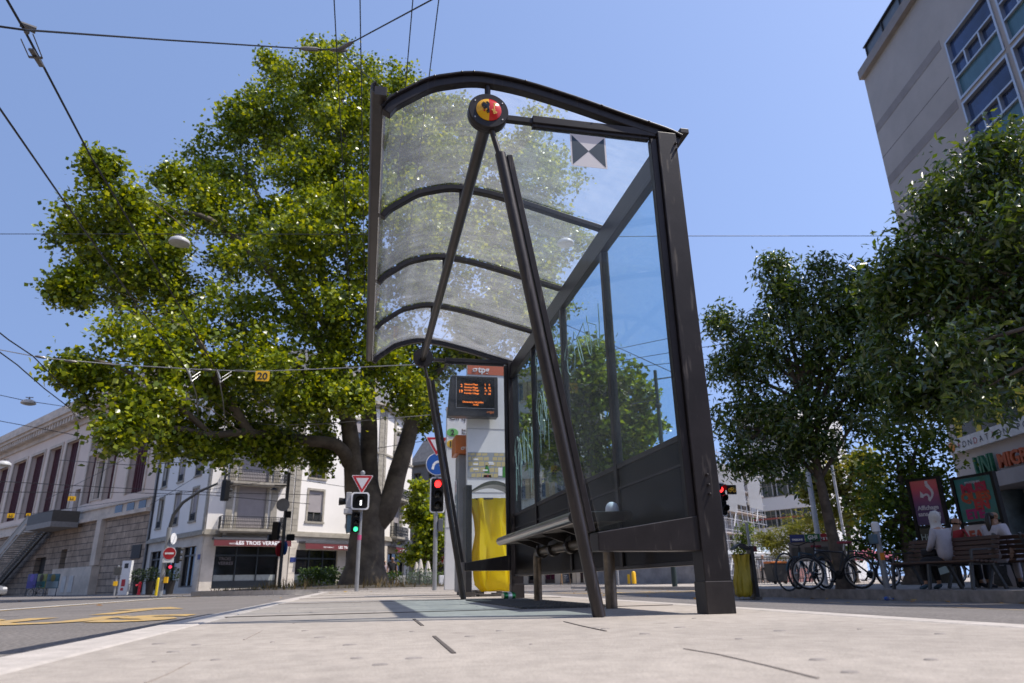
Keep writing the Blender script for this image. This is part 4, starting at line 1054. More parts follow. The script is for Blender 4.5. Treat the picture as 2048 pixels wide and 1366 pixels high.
# fallen leaves on the roads
g2 = np.random.default_rng(9); pts = []
for i in range(70):
    x = g2.uniform(2.4, 16); y = g2.uniform(8, 48)
    if x > 9.8 and y < 21.5: continue
    pts.append((x, y, gz(x, y) + .012))
for i in range(40):
    x = g2.uniform(-14, -1.5); y = g2.uniform(8, 40); pts.append((x, y, gz(x, y) + .012))
for i in range(16): pts.append((g2.uniform(9.2, 9.95), g2.uniform(6, 18), -0.295))
for x, y in ((660, 1180), (690, 1184), (745, 1176)): p = atD(x, y, 17); pts.append((p.x, p.y, .01))
V, F = leaves(pts, .11, .8, 0.0, g=g2, normal_up=4)
for k in range(len(pts)):
    z0 = pts[k][2]; V[k * 4:k * 4 + 4, 2] = z0 + np.clip(V[k * 4:k * 4 + 4, 2] - z0, -.005, .03)
struct(raw('fallen_leaves', V, F, L_fallen), 'stuff')
# ================================================================ buildings
class Fac:
    """a vertical facade plane, left to right as seen from outside"""
    def __init__(s, p0, p1):
        s.p0 = Vector((p0[0], p0[1], 0)); s.p1 = Vector((p1[0], p1[1], 0)); s.d = (s.p1 - s.p0); s.len = s.d.length; s.d.normalize()
        s.n = Vector((s.d.y, -s.d.x, 0))
    def P(s, u, v, w=0.0): return s.p0 + s.d * u + s.n * w + Vector((0, 0, v))
    def uv(s, x, y):
        d = Vector(ray(x, y)); c = Vector(_C); t = (s.p0 - c).dot(s.n) / d.dot(s.n); q = c + d * t
        return (q - s.p0).dot(s.d), q.z
    def box(s, b, u0, u1, v0, v1, w0, w1):
        vs = [s.P(u, v, w) for w in (w0, w1) for v in (v0, v1) for u in (u0, u1)]
        return b.add(vs, [(0, 1, 3, 2), (4, 6, 7, 5), (0, 4, 5, 1), (2, 3, 7, 6), (0, 2, 6, 4), (1, 5, 7, 3)])
    def rect(s, b, u0, u1, v0, v1, w): return b.quad(s.P(u0, v0, w), s.P(u1, v0, w), s.P(u1, v1, w), s.P(u0, v1, w))
    def wall(s, b, u0, u1, v0, v1, holes, depth=.28):
        us = sorted(set([u0, u1] + [h[i] for h in holes for i in (0, 1)])); vs_ = sorted(set([v0, v1] + [h[i] for h in holes for i in (2, 3)]))
        us = [u for u in us if u0 <= u <= u1]; vs_ = [v for v in vs_ if v0 <= v <= v1]
        for i in range(len(us) - 1):
            for j in range(len(vs_) - 1):
                cu = (us[i] + us[i + 1]) / 2; cv = (vs_[j] + vs_[j + 1]) / 2
                if any(h[0] < cu < h[1] and h[2] < cv < h[3] for h in holes): continue
                s.rect(b, us[i], us[i + 1], vs_[j], vs_[j + 1], 0)
        for h in holes:
            a, c, e, f = h
            b.quad(s.P(a, e, 0), s.P(a, f, 0), s.P(a, f, -depth), s.P(a, e, -depth)); b.quad(s.P(c, e, 0), s.P(c, e, -depth), s.P(c, f, -depth), s.P(c, f, 0))
            b.quad(s.P(a, f, 0), s.P(c, f, 0), s.P(c, f, -depth), s.P(a, f, -depth)); b.quad(s.P(a, e, 0), s.P(a, e, -depth), s.P(c, e, -depth), s.P(c, e, 0))
        return b
M_glass_dark = mat('window_glass', (0.028, 0.034, 0.040), 0.06, 0, 0.3, .6, spec=0.8)
M_glass_shop = mat('shop_glass', (0.018, 0.020, 0.022), 0.07, 0, 0.4, .5, spec=0.7)
M_blind = mat('grey_blind', (0.33, 0.30, 0.30), 0.8, 0, 0.06, 2)
M_wframe = mat('window_frame', (0.30, 0.275, 0.23), 0.6, 0, 0.1, 3)
M_oak = mat('oak_frame', (0.35, 0.18, 0.06), 0.5, 0, 0.2, 8)
M_stonetrim = mat('sandstone_trim', (0.40, 0.365, 0.30), 0.85, 0, 0.16, 2.2, 0.3, 20)
M_wrender = mat('white_render', (0.82, 0.785, 0.73), 0.9, 0, 0.035, .5, 0.15, 30)
M_gstone = mat('ground_floor_stone', (0.66, 0.60, 0.52), 0.85, 0, 0.12, .9, 0.3, 16)
M_iron = mat('wrought_iron', (0.045, 0.045, 0.048), 0.5, .3, .1, 6)
M_red = mat('awning_red', (0.10, 0.006, 0.012), 0.8, 0, .08, 3)
M_slate = mat('slate_roof', (0.17, 0.17, 0.175), 0.7, 0, .2, 3, .4, 12)
def window(Fc, parent, u0, u1, v0, v1, trim=M_stonetrim, pane=M_glass_dark, frame=M_wframe, tw=.18, sash=2, rail=False, blind=0.0, dep=.22, bars=1):
    b = MB()
    if tw:
        Fc.box(b, u0 - tw, u0, v0 - .02, v1 + tw, -.02, .06); Fc.box(b, u1, u1 + tw, v0 - .02, v1 + tw, -.02, .06)
        Fc.box(b, u0, u1, v1, v1 + tw, -.02, .062); Fc.box(b, u0 - tw - .06, u1 + tw + .06, v0 - .16, v0 - .02, -.02, .12)
    else: Fc.box(b, u0, u1, v0 - .04, v0, -.1, .04)
    wd = obj('window', b, trim, parent)
    b = MB(); f = .06
    Fc.box(b, u0, u0 + f, v0, v1, -dep + .01, -dep + .07); Fc.box(b, u1 - f, u1, v0, v1, -dep + .01, -dep + .07)
    Fc.box(b, u0 + f, u1 - f, v1 - f, v1, -dep + .01, -dep + .07); Fc.box(b, u0 + f, u1 - f, v0, v0 + f, -dep + .01, -dep + .07)
    for k in range(1, sash): u = u0 + (u1 - u0) * k / sash; Fc.box(b, u - .035, u + .035, v0 + f, v1 - f, -dep + .012, -dep + .075)
    for k in range(1, bars + 1): v = v0 + (v1 - v0) * k / (bars + 1) if bars > 1 else v0 + (v1 - v0) * .68; Fc.box(b, u0 + f, u1 - f, v - .02, v + .02, -dep + .014, -dep + .06)
    obj('frame', b, frame, wd)
    b = MB(); Fc.box(b, u0, u1, v0, v1, -dep - .02, -dep); obj('pane', b, pane, wd)
    if blind > 0:
        b = MB(); Fc.box(b, u0 + .02, u1 - .02, v1 - (v1 - v0) * blind, v1, -dep + .09, -dep + .12); obj('blind', b, M_blind, wd)
    if rail:
        b = MB(); railing(b, [Fc.P(u0 + .02, v0, .02), Fc.P(u1 - .02, v0, .02)], .55); obj('rail', b, M_iron, wd)
    return wd
def railing(b, pts, h, step=.13):
    for i in range(len(pts) - 1):
        p, q = pts[i], pts[i + 1]; L_ = (q - p).length; n = max(2, int(L_ / step)); up = Vector((0, 0, h))
        b.bar(p + up, q + up, .04, .05); b.bar(p + Vector((0, 0, .06)), q + Vector((0, 0, .06)), .03, .03); b.bar(p + up * .82, q + up * .82, .02, .02)
        for k in range(n + 1):
            c = p.lerp(q, k / n); b.bar(c, c + up, .028, .028, (q - p))
        d = (q - p) / n
        for k in range(n):                              # scrollwork between the bars
            c = p + d * (k + .5); r_ = step * .36
            for zc in (.32, .62):
                b.tube([c + d.normalized() * r_ * math.cos(a) + Vector((0, 0, h * zc + r_ * 1.2 * math.sin(a))) for a in (0, 1.26, 2.51, 3.77, 5.03)], .016, 3, closed=True)
def balcony(Fc, parent, uc, w, v, dep=.85):
    b = MB(); Fc.box(b, uc - w / 2, uc + w / 2, v - .18, v, .0, dep); Fc.box(b, uc - w / 2 + .1, uc + w / 2 - .1, v - .30, v - .18, 0, dep - .12)
    for s in (-1, 1):
        b.prism([(0, 0), (.62, 0), (.55, -.18), (.2, -.42), (0, -.7)], Fc.P(uc + s * (w / 2 - .45) - .1, v - .30, 0), Fc.n, Z_, .2) if False else None
        Fc.box(b, uc + s * (w / 2 - .5) - .13, uc + s * (w / 2 - .5) + .13, v - .62, v - .30, 0, .34); Fc.box(b, uc + s * (w / 2 - .5) - .13, uc + s * (w / 2 - .5) + .13, v - .45, v - .30, .34, .6)
    ba = obj('balcony', b, M_stonetrim, parent)
    b = MB(); e = .06
    railing(b, [Fc.P(uc - w / 2 + e, v, 0.0), Fc.P(uc - w / 2 + e, v, dep - e), Fc.P(uc + w / 2 - e, v, dep - e), Fc.P(uc + w / 2 - e, v, 0.0)], .95)
    obj('railing', b, M_iron, ba)
    return ba
def quoin(Fc, parent, uc, v0, v1, w=.55, m=None):
    b = MB(); n = int((v1 - v0) / .45); h = (v1 - v0) / n
    for k in range(n): Fc.box(b, uc - w / 2, uc + w / 2, v0 + k * h + .015, v0 + (k + 1) * h - .015, -.05, .09)
    Fc.box(b, uc - w / 2 + .02, uc + w / 2 - .02, v0, v1, -.05, .06)
    obj('quoin', b, m or M_stonetrim, parent)
def awning(Fc, parent, u0, u1, v, s_main, big=.30):
    b = MB(); Fc.box(b, u0, u1, v, v + .16, 0, .9)
    b2 = MB(); vs = [Fc.P(u0, v - .02, .88), Fc.P(u1, v - .02, .88), Fc.P(u1, v - .48, 1.0), Fc.P(u0, v - .48, 1.0), Fc.P(u0, v - .02, .86), Fc.P(u1, v - .02, .86), Fc.P(u1, v - .48, .98), Fc.P(u0, v - .48, .98)]
    b2.add(vs, [(3, 2, 1, 0), (4, 5, 6, 7), (0, 1, 5, 4), (1, 2, 6, 5), (2, 3, 7, 6), (3, 0, 4, 7)])
    aw = obj('awning', b, mat('awning_case', (.10, .10, .11), .5), parent)
    obj('valance', b2, M_red, aw)
    w = u1 - u0; uy = (Vector((0, 0, 1)) - Fc.n * .25).normalized()
    text('restaurant_lettering', 'RESTAURANT', .17, Fc.P(u0 + w * .28, v - .36, .985), Fc.d, uy, M_inkw, aw)
    text('name_lettering', s_main, big, Fc.P(u0 + w * .56, v - .38, .985), Fc.d, uy, M_inkw, aw, bold=.006)
    text('trade_lettering', 'ŒNOTHÈQUE', .17, Fc.P(u0 + w * .84, v - .36, .985), Fc.d, uy, M_inkw, aw)
    return aw

# ---------------------------------------------------------------- the white corner house
GZ = -0.2
q = [(-19.6, 71.2), (-12.2, 58.8), (-6.1, 61.2), (1.35, 67.4), (4.6, 74.8)]
fw_, fc_, fm_, fr_ = [Fac(q[i], q[i + 1]) for i in range(4)]
house = thing('corner_house', 'white rendered corner house with stone quoins, iron balconies and dark red awnings', 'building', (-5, 66, GZ))
TOP = 16.6
bw = MB(); bg_ = MB()
H_w = {0: [], 1: [], 2: [], 3: []}; G_ = {0: [], 1: [], 2: [], 3: []}
wins = []
for fl, (v0, v1) in enumerate([(5.45, 8.05), (9.15, 11.55), (12.75, 15.05)]):
    for fr, u in ((.16, 0), (.47, 0), (.77, 0)):
        uc = fw_.len * fr; wins.append((0, fw_, uc - .62, uc + .62, v0, v1, dict(rail=True, blind=.0 if fr < .2 else .75)))
    uc = fc_.len * .5; wins.append((1, fc_, uc - 1.1, uc + 1.1, v0 - .75, v1 + .15, dict(blind=.98, tw=.2)))
    uc = fm_.len * .235; wins.append((2, fm_, uc - .75, uc + .75, v0, v1, dict(rail=True, blind=.7 if fl == 0 else 0, frame=M_oak if fl == 1 else M_wframe)))
    uc = fm_.len * .68; wins.append((2, fm_, uc - .75, uc + .75, v0, v1, dict(rail=True, blind=.5)))
    uc = fr_.len * .5; wins.append((3, fr_, uc - .8, uc + .8, v0 - .75, v1, dict(blind=.6, tw=.2)))
for i, F_, u0, u1, v0, v1, kw in wins: H_w[i].append((u0, u1, v0, v1))
shop = [(1, fc_, .9, fc_.len - .75, .15, 3.3), (2, fm_, .75, 5.0, .15, 3.1), (2, fm_, 5.9, 9.4, .15, 3.1), (3, fr_, 2.2, 6.6, .15, 3.1), (0, fw_, 1.2, 4.2, .1, 3.4), (0, fw_, 5.2, 8.6, .1, 3.4), (0, fw_, 9.8, 12.9, .3, 3.4)]
for i, F_, u0, u1, v0, v1 in shop: G_[i].append((u0, u1, v0, v1))
for i, F_ in enumerate((fw_, fc_, fm_, fr_)):
    F_.wall(bw, 0, F_.len, 4.55, TOP, H_w[i]); F_.wall(bg_, 0, F_.len, GZ - .2, 4.15, G_[i], .3)
obj('wall', bw, M_wrender, house); obj('ground_floor', bg_, M_gstone, house)
b = MB()
for F_ in (fw_, fc_, fm_, fr_):
    F_.box(b, -.12, F_.len + .12, 4.15, 4.40, -.3, .26); F_.box(b, -.06, F_.len + .06, 4.40, 4.55, -.3, .14)
obj('string_course', b, M_stonetrim, house)
b = MB()
for F_ in (fw_, fc_, fm_, fr_):
    F_.box(b, -.25, F_.len + .25, TOP, TOP + .25, -.4, .35); F_.box(b, -.4, F_.len + .4, TOP + .25, TOP + .5, -.4, .62); F_.box(b, -.05, F_.len + .05, 12.15, 12.33, -.1, .12)
obj('cornice', b, M_stonetrim, house)
b = MB(); qi = [(-17.6, 73.0), (-11.2, 61.0), (-6.4, 61.4), (-.4, 68.2), (2.6, 75.2)]
for i in range(4):
    b.quad((q[i][0], q[i][1], TOP + .5), (q[i + 1][0], q[i + 1][1], TOP + .5), (qi[i + 1][0], qi[i + 1][1], TOP + 4.0), (qi[i][0], qi[i][1], TOP + 4.0))
b.add([(p[0], p[1], TOP + 4.0) for p in qi] + [(-4, 85, TOP + 5), (-12, 84, TOP + 5)], [(0, 1, 2, 3, 4, 5, 6)])
rf = obj('roof', b, M_slate, house)
b = MB()
for F_ in (fc_, fm_):
    n = int(F_.len / .7)
    for k in range(n): F_.box(b, k * .7 + .1, k * .7 + .45, TOP + .5, TOP + 3.0, -1.0, -.3)
obj('attic_slats', b, M_stonetrim, rf)
for i, F_, u0, u1, v0, v1, kw in wins: window(F_, house, u0, u1, v0, v1, **kw)
for fl in (4.58, 8.28, 11.95):
    balcony(fc_, house, fc_.len * .5, 4.9, fl, .9); balcony(fr_, house, fr_.len * .5, 3.2, fl + .02, .8)
for F_, u in ((fw_, fw_.len - .35), (fc_, fc_.len - .3), (fm_, .35), (fm_, fm_.len - .35), (fr_, .3)): quoin(F_, house, u, 4.56, TOP - .05)
for F_, u in ((fw_, fw_.len - .4), (fm_, .35)): quoin(F_, house, u, GZ, 4.1, .6, M_gstone)
for du in (-1.75, 1.75):                               # tall pilasters either side of the balcony doors
    b = MB(); fc_.box(b, fc_.len / 2 + du - .25, fc_.len / 2 + du + .25, 4.6, TOP, -.02, .13)
    obj('pilaster', b, M_stonetrim, house); b = MB()
    fr_.box(b, fr_.len / 2 + du * .75 - .2, fr_.len / 2 + du * .75 + .2, 4.6, TOP, -.02, .13)
    obj('pilaster', b, M_stonetrim, house)
for i, F_, u0, u1, v0, v1 in shop:
    b = MB(); n = max(2, int((u1 - u0) / 1.3))
    for k in range(n + 1): u = u0 + (u1 - u0) * k / n; F_.box(b, max(u0, u - .045), min(u1, u + .045), v0, v1, -.28, -.18)
    F_.box(b, u0, u1, v1 - .75, v1 - .62, -.282, -.17); F_.box(b, u0, u1, v0, v0 + .55 if i else v0 + .12, -.281, -.175)
    sf = obj('shopfront', b, mat('shopfront_frame', (.035, .045, .055), .4, .2, .1, 4) if i else mat('oak_front', (.06, .055, .05), .5), house)
    b = MB(); F_.box(b, u0, u1, v0, v1, -.31, -.29); obj('pane', b, M_glass_shop, sf)
    if i: b = MB(); F_.box(b, u0 + .1, u1 - .1, v0 + .56, v0 + 1.0, -.27, -.262); obj('frosted_film', b, mat('frosted', (.34, .37, .36), .5), sf)
    if i == 1:
        text('window_lettering', 'TROIS\nVERRES', .34, F_.P(u0 + .35, 2.25, -.26), F_.d, Z_, flat('window_letter', (.16, .14, .15), .5), sf, 'LEFT', bold=.004)
awning(fc_, house, .55, fc_.len - .1, 3.75, 'LES TROIS VERRES', .42)
awning(fm_, house, .95, 9.2, 3.6, 'LES TROIS VERRES', .32)
awning(fr_, house, 2.0, 6.9, 3.6, 'LES TROIS VERRES', .30)
obj('downpipe', MB().tube([fw_.P(.2, 0, .1), fw_.P(.2, TOP, .1)], .07, 8), M_iron, house)
for F_, u, v in ((fm_, .42, 2.1), (fw_, fw_.len - .4, 2.3)):
    b = MB(); F_.box(b, u - .28, u + .28, v, v + .38, .1, .13); obj('street_plate', b, flat('plate_blue', (.02, .035, .16), .4), house)

# ---------------------------------------------------------------- the long theatre on the left
def brick_mat(name, Fc, c1, c2, mortar, bw, bh, ms=.02):
    m = bpy.data.materials.new(name); m.use_nodes = True; nt = m.node_tree; N = nt.nodes; L = nt.links; bs = N['Principled BSDF']; bs.inputs['Roughness'].default_value = .9
    geo = N.new('ShaderNodeNewGeometry'); dt = N.new('ShaderNodeVectorMath'); dt.operation = 'DOT_PRODUCT'; dt.inputs[1].default_value = tuple(Fc.d)
    L.new(geo.outputs['Position'], dt.inputs[0]); sp = N.new('ShaderNodeSeparateXYZ'); L.new(geo.outputs['Position'], sp.inputs[0])
    cb = N.new('ShaderNodeCombineXYZ'); L.new(dt.outputs['Value'], cb.inputs[0]); L.new(sp.outputs[2], cb.inputs[1])
    br = N.new('ShaderNodeTexBrick'); br.inputs['Scale'].default_value = 1; br.inputs['Brick Width'].default_value = bw; br.inputs['Row Height'].default_value = bh; br.inputs['Mortar Size'].default_value = ms
    br.inputs['Color1'].default_value = (*c1, 1); br.inputs['Color2'].default_value = (*c2, 1); br.inputs['Mortar'].default_value = (*mortar, 1); br.inputs['Bias'].default_value = -.1
    L.new(cb.outputs[0], br.inputs['Vector'])
    nz = N.new('ShaderNodeTexNoise'); nz.inputs['Scale'].default_value = 1.3; nz.inputs['Detail'].default_value = 6; L.new(geo.outputs['Position'], nz.inputs['Vector'])
    mr = N.new('ShaderNodeMapRange'); mr.inputs[1].default_value = .3; mr.inputs[2].default_value = .7; mr.inputs[3].default_value = .7; mr.inputs[4].default_value = 1.25; L.new(nz.outputs[0], mr.inputs[0])
    mu = N.new('ShaderNodeMix'); mu.data_type = 'RGBA'; mu.blend_type = 'MULTIPLY'; mu.inputs[0].default_value = 1; c = N.new('ShaderNodeCombineColor')
    for i in range(3): L.new(mr.outputs[0], c.inputs[i])
    L.new(br.outputs['Color'], mu.inputs[6]); L.new(c.outputs[0], mu.inputs[7]); L.new(mu.outputs[2], bs.inputs['Base Color'])
    bp = N.new('ShaderNodeBump'); bp.inputs['Strength'].default_value = .8; bp.inputs['Distance'].default_value = .05; bp.invert = True
    L.new(br.outputs['Fac'], bp.inputs['Height']); L.new(bp.outputs[0], bs.inputs['Normal'])
    return m
th = Fac((-74.7, 142.2), (-19.75, 70.9))
theatre = thing('theatre', 'long stone theatre with tall maroon window bays, heavy cornice and outside stair', 'building', (-40, 100, GZ))
M_stucco = mat('pink_stucco', (0.80, 0.63, 0.50), .9, 0, .06, .25, .2, 12)
M_ash = brick_mat('ashlar_base', th, (.41, .30, .21), (.29, .212, .148), (.09, .072, .057), 1.9, .62, .035)
M_mar = mat('maroon_board', (.085, .016, .02), .7, 0, .15, 2, stretch=(9, 9, .3))
M_ltstone = mat('light_stone', (.70, .57, .44), .85, 0, .14, .7, .3, 8)
def th_u(px_): return th.uv(px_, 1150)[0]
BAND0, BAND1, ETOP, CORN = 7.1, 8.5, 18.9, 21.5
bays = []
for a, c in ((-13, 8), (17, 41), (50, 74), (84, 107), (116, 140)):
    # photo columns at mid height of the bays
    bays.append((th.uv(a + 6, 960)[0], th.uv(c + 6, 960)[0]))
hol = [(u0, u1, BAND1 + .7, 17.3) for u0, u1 in bays if u0 > 0.3]
cb_ = [(th.uv(172, 960)[0], th.uv(188, 960)[0]), (th.uv(211, 960)[0], th.uv(228, 960)[0])]
rb = (th.uv(256, 960)[0], th.uv(289, 960)[0])
hol += [(c[0], c[1], BAND1 + .7, 17.3) for c in cb_] + [(rb[0], rb[1], BAND1 + .7, 17.3)]
cw = (th.uv(191, 960)[0] + .4, th.uv(208, 960)[0] - .4)
hol.append((cw[0], cw[1], BAND1 + 1.0, 13.6))
dr_ = (th.uv(146, 1010)[0], th.uv(156, 1010)[0]); hol.append((dr_[0], dr_[1], BAND1 + .05, BAND1 + 2.6))
b = MB(); th.wall(b, 0, th.len, BAND1, ETOP, hol, .55); obj('wall', b, M_stucco, theatre)
gh = [(th.uv(122, 1110)[0], th.uv(133, 1110)[0], .2, 4.6), (th.uv(73, 1110)[0], th.uv(94, 1110)[0], 1.0, 4.0)]
b = MB(); th.wall(b, 0, th.len, GZ - .3, BAND0, gh, .6); obj('base_wall', b, M_ash, theatre)
for g_ in gh:
    b = MB(); th.box(b, g_[0], g_[1], g_[2], g_[3], -.62, -.58); obj('door', b, mat('dark_door', (.03, .026, .022), .6), theatre)
for u0, u1 in [(max(.3, b_[0]), b_[1]) for b_ in bays] + cb_ + [rb]:
    if u1 < .6: continue
    b = MB(); th.box(b, u0, u1, BAND1 + .7, 17.3, -.6, -.5)
    n = max(3, int((u1 - u0) / .55))
    for k in range(1, n): u = u0 + (u1 - u0) * k / n; th.box(b, u - .04, u + .04, BAND1 + .7, 17.3, -.5, -.44)
    w_ = obj('maroon_bay', b, M_mar, theatre)
    b = MB(); th.box(b, u0 - .35, u0, BAND1 + .7, 17.65, -.1, .12); th.box(b, u1, u1 + .35, BAND1 + .7, 17.65, -.1, .12); th.box(b, u0, u1, 17.3, 17.65, -.1, .121)
    obj('surround', b, M_ltstone, w_)
window(th, theatre, cw[0], cw[1], BAND1 + 1.0, 13.6, M_ltstone, tw=.5, dep=.4)
b = MB(); th.box(b, cw[0] - 1.0, cw[1] + 1.0, 14.2, 14.7, 0, .9); obj('window_hood', b, M_ltstone, theatre)
b = MB(); th.box(b, dr_[0], dr_[1], BAND1 + .05, BAND1 + 2.6, -.5, -.46); obj('door', b, mat('dark_door', (.03, .026, .022), .6), theatre)
b = MB(); th.box(b, -.2, th.len, BAND0, BAND0 + .35, -.3, .42); th.box(b, -.2, th.len, BAND0 + .35, BAND1 - .2, -.3, .12); th.box(b, -.2, th.len, BAND1 - .2, BAND1, -.3, .3)
obj('parapet_band', b, M_ltstone, theatre)
b = MB(); th.box(b, -.2, th.len, ETOP, ETOP + .5, -.3, .25); th.box(b, -.2, th.len, ETOP + 1.2, ETOP + 1.6, -.3, 1.25); th.box(b, -.2, th.len, ETOP + 1.6, CORN - .5, -.3, 1.5); th.box(b, -.2, th.len, CORN - .5, CORN + .4, -.3, 1.1); th.box(b, -.2, th.len, ETOP + .5, ETOP + 1.2, -.3, .35)
co_ = obj('cornice', b, M_ltstone, theatre)
b = MB(); u = .3
while u < th.len: th.box(b, u, u + .45, ETOP + .55, ETOP + 1.19, .35, 1.1); u += 1.0
obj('dentils', b, M_ltstone, co_)
b = MB(); p = [th.P(0, CORN + .3, 0), th.P(th.len, CORN + .3, 0), th.P(th.len, CORN + 3.5, -14), th.P(0, CORN + 3.5, -14)]
b.quad(*p).quad(th.P(th.len, GZ, 0), th.P(th.len, GZ, -2), th.P(th.len, CORN + .3, -2), th.P(th.len, CORN + .3, 0))
obj('roof', b, mat('zinc_roof', (.5, .49, .47), .5, .1, .1, 1), theatre)
for k in range(3):                                     # three small windows in the band at the right
    u0 = th.uv(233 + 23 * k, 1022)[0]; u1 = th.uv(247 + 23 * k, 1022)[0]
    b = MB(); th.box(b, u0, u1, BAND0 - .9 + .95, BAND1 - .25, .121, .16); obj('window', b, M_glass_dark, theatre)
b = MB(); u0 = th.uv(199, 1100)[0]; th.box(b, u0 - .6, u0 + .6, 2.6, BAND0, 0, .5); obj('pier', b, M_ltstone, theatre)
b = MB(); th.box(b, th.uv(115, 1170)[0], u0 + .9, GZ - .1, 2.5, 0, .75); obj('plinth', b, M_ltstone, theatre)
b = MB(); u1_, v1_ = th.uv(262, 1118); u2_, v2_ = th.uv(285, 1088)
for k in range(9): th.box(b, u1_, u2_, v1_ + (v2_ - v1_) * k / 9, v1_ + (v2_ - v1_) * (k + .6) / 9, .0, .10)
th.box(b, u1_, u2_, v1_, v2_, 0, .05); obj('louvre', b, mat('dark_louvre', (.05, .045, .04), .6), theatre)
for x_, y_, ww, hh in ((141, 1181, 1.2, 1.5), (156, 1180, 1.2, 1.5)):
    u, v = th.uv(x_, y_); b = MB(); th.box(b, u - ww / 2, u + ww / 2, .1, 1.7, .76, .82); obj('hatch', b, M_gstone, theatre)
# outside stair climbing to the landing
stair = thing('outside_stair', 'steep outside stair with open treads up to a landing on the theatre wall', 'stairs', tuple(th.P(th_u(20), GZ, 2)))
s0 = th.uv(2, 1150)[0]; s1 = th.uv(96, 1150)[0]; sl = th.uv(148, 1150)[0]; LZ = 7.2
b = MB(); nst = 34
for k in range(nst):
    t_ = k / nst; th.box(b, s0 + (s1 - s0) * t_, s0 + (s1 - s0) * (t_ + .85 / nst) + .12, GZ + (LZ - GZ) * t_, GZ + (LZ - GZ) * t_ + .08, .9, 3.04)
obj('treads', b, mat('stair_tread', (.50, .44, .36), .8), stair)
b = MB(); b.quad(th.P(s0, GZ - .5, .8), th.P(s1, LZ - .5, .8), th.P(s1, LZ + .9, .8), th.P(s0, GZ + .9, .8))  # added dark sheet standing for the shade in the tread gaps
obj('tread_gap_shade', b, mat('stair_gap_shade', (.035, .03, .026), .8), stair)
for w_ in (.85, 3.05):
    b = MB(); a = th.P(s0, GZ + .3, w_); c = th.P(s1, LZ + .3, w_); b.bar(a - Vector((0, 0, .3)), c - Vector((0, 0, .3)), .1, .22)
    b.bar(a + Vector((0, 0, 1.0)), c + Vector((0, 0, 1.0)), .10, .16)
    if w_ > 1: b.quad(a + Vector((0, 0, .2)), c + Vector((0, 0, .2)), c + Vector((0, 0, 1.0)), a + Vector((0, 0, 1.0)))
    obj('stringer', b, mat('stair_concrete2', (.42, .38, .32), .8), stair)
b = MB(); th.box(b, s1, sl, LZ - .55, LZ, .5, 3.1); obj('landing', b, mat('stair_concrete', (.3, .27, .235), .8), stair)
b = MB(); th.box(b, s1, sl, LZ, LZ + 1.15, 3.0, 3.1); th.box(b, sl - .1, sl, LZ, LZ + 1.15, .5, 3.0); obj('parapet', b, mat('bronze_panel', (.10, .085, .065), .6), stair)

# ---------------------------------------------------------------- tall block on the right
F0 = Vector((22.48, 22.77)); dd = Vector((-.235, -.972)).normalized()
tb = Fac(F0, F0 + dd * 16.5)
block = thing('tall_block', 'tall concrete office block with a blank end bay and blue glass window bays', 'building', (23, 20, SWZ))
M_pre = mat('precast', (.47, .42, .39), .85, 0, .07, .5, .15, 20)
M_preband = mat('precast_band', (.33, .29, .275), .85, 0, .1, 1)
M_alu = mat('aluminium', (.52, .54, .58), .35, .6, .05, 3)
M_bglass = mat('blue_glass', (.03, .065, .17), .06, .35, .3, .5, spec=.9)
M_teal = mat('teal_spandrel', (.07, .17, .215), .2, .1, .12, .8, stretch=(4, 4, .6))
u_b, v_b = tb.uv(1883.7, 92.6); u_c, v_c = tb.uv(1920.7, 208.8); u_r, v_r = tb.uv(1995, 0)
FH = abs(v_b - v_c)
RT = tb.uv(1727, 162)[1]
u_l = (u_b + u_c) / 2 + .15
floors = [v_b - FH * k for k in range(-3, 4)]
floors = [v for v in floors if v < RT - .3 and v > 6.2]
bayw = max(2.5, tb.uv(1985, 0)[0] - u_l - .1); print('bay', FH, u_l, bayw, RT, floors if 'floors' in globals() else '')
hol = []
for v in floors:
    for k in range(5):
        u0 = u_l + k * (bayw + .22); hol.append((u0, u0 + bayw, v - FH + .10, min(v - .05, RT - .30)))
b = MB(); tb.wall(b, 0, tb.len, 3.35, RT, hol, .25); obj('wall', b, M_pre, block)
b = MB()
for v in floors: tb.box(b, .02, u_l - .25, v - .06, v + .36, -.05, .012)
tb.box(b, .02, tb.len, RT - .02, RT + .45, -.3, .25)
obj('floor_band', b, M_preband, block)
for v in floors: obj('panel_joint', tb.box(MB(), .02, u_l - .3, v - FH * .5, v - FH * .5 + .03, -.02, .004), mat('joint_grey', (.16, .15, .15), .9), block)
b = MB(); tb.box(b, .4, tb.len, RT + .45, RT + 1.55, -.35, -.2); pa = obj('parapet', b, mat('dark_glass_parapet', (.12, .14, .16), .3), block)
b = MB(); k = .4
while k < tb.len: tb.box(b, k, k + .06, RT + .45, RT + 1.6, -.2, -.14); k += 1.55
tb.box(b, .3, tb.len, RT + 1.6, RT + 1.66, -.35, -.1); obj('handrail', b, M_iron, pa)
b = MB(); b.quad(tb.P(0, SWZ, 0), tb.P(0, RT, 0), tb.P(0, RT, -14), tb.P(0, SWZ, -14)); b.quad(tb.P(0, RT + .4, .2), tb.P(tb.len, RT + .4, .2), tb.P(tb.len, RT + .4, -14), tb.P(0, RT + .4, -14))
obj('end_wall', b, M_pre, block)
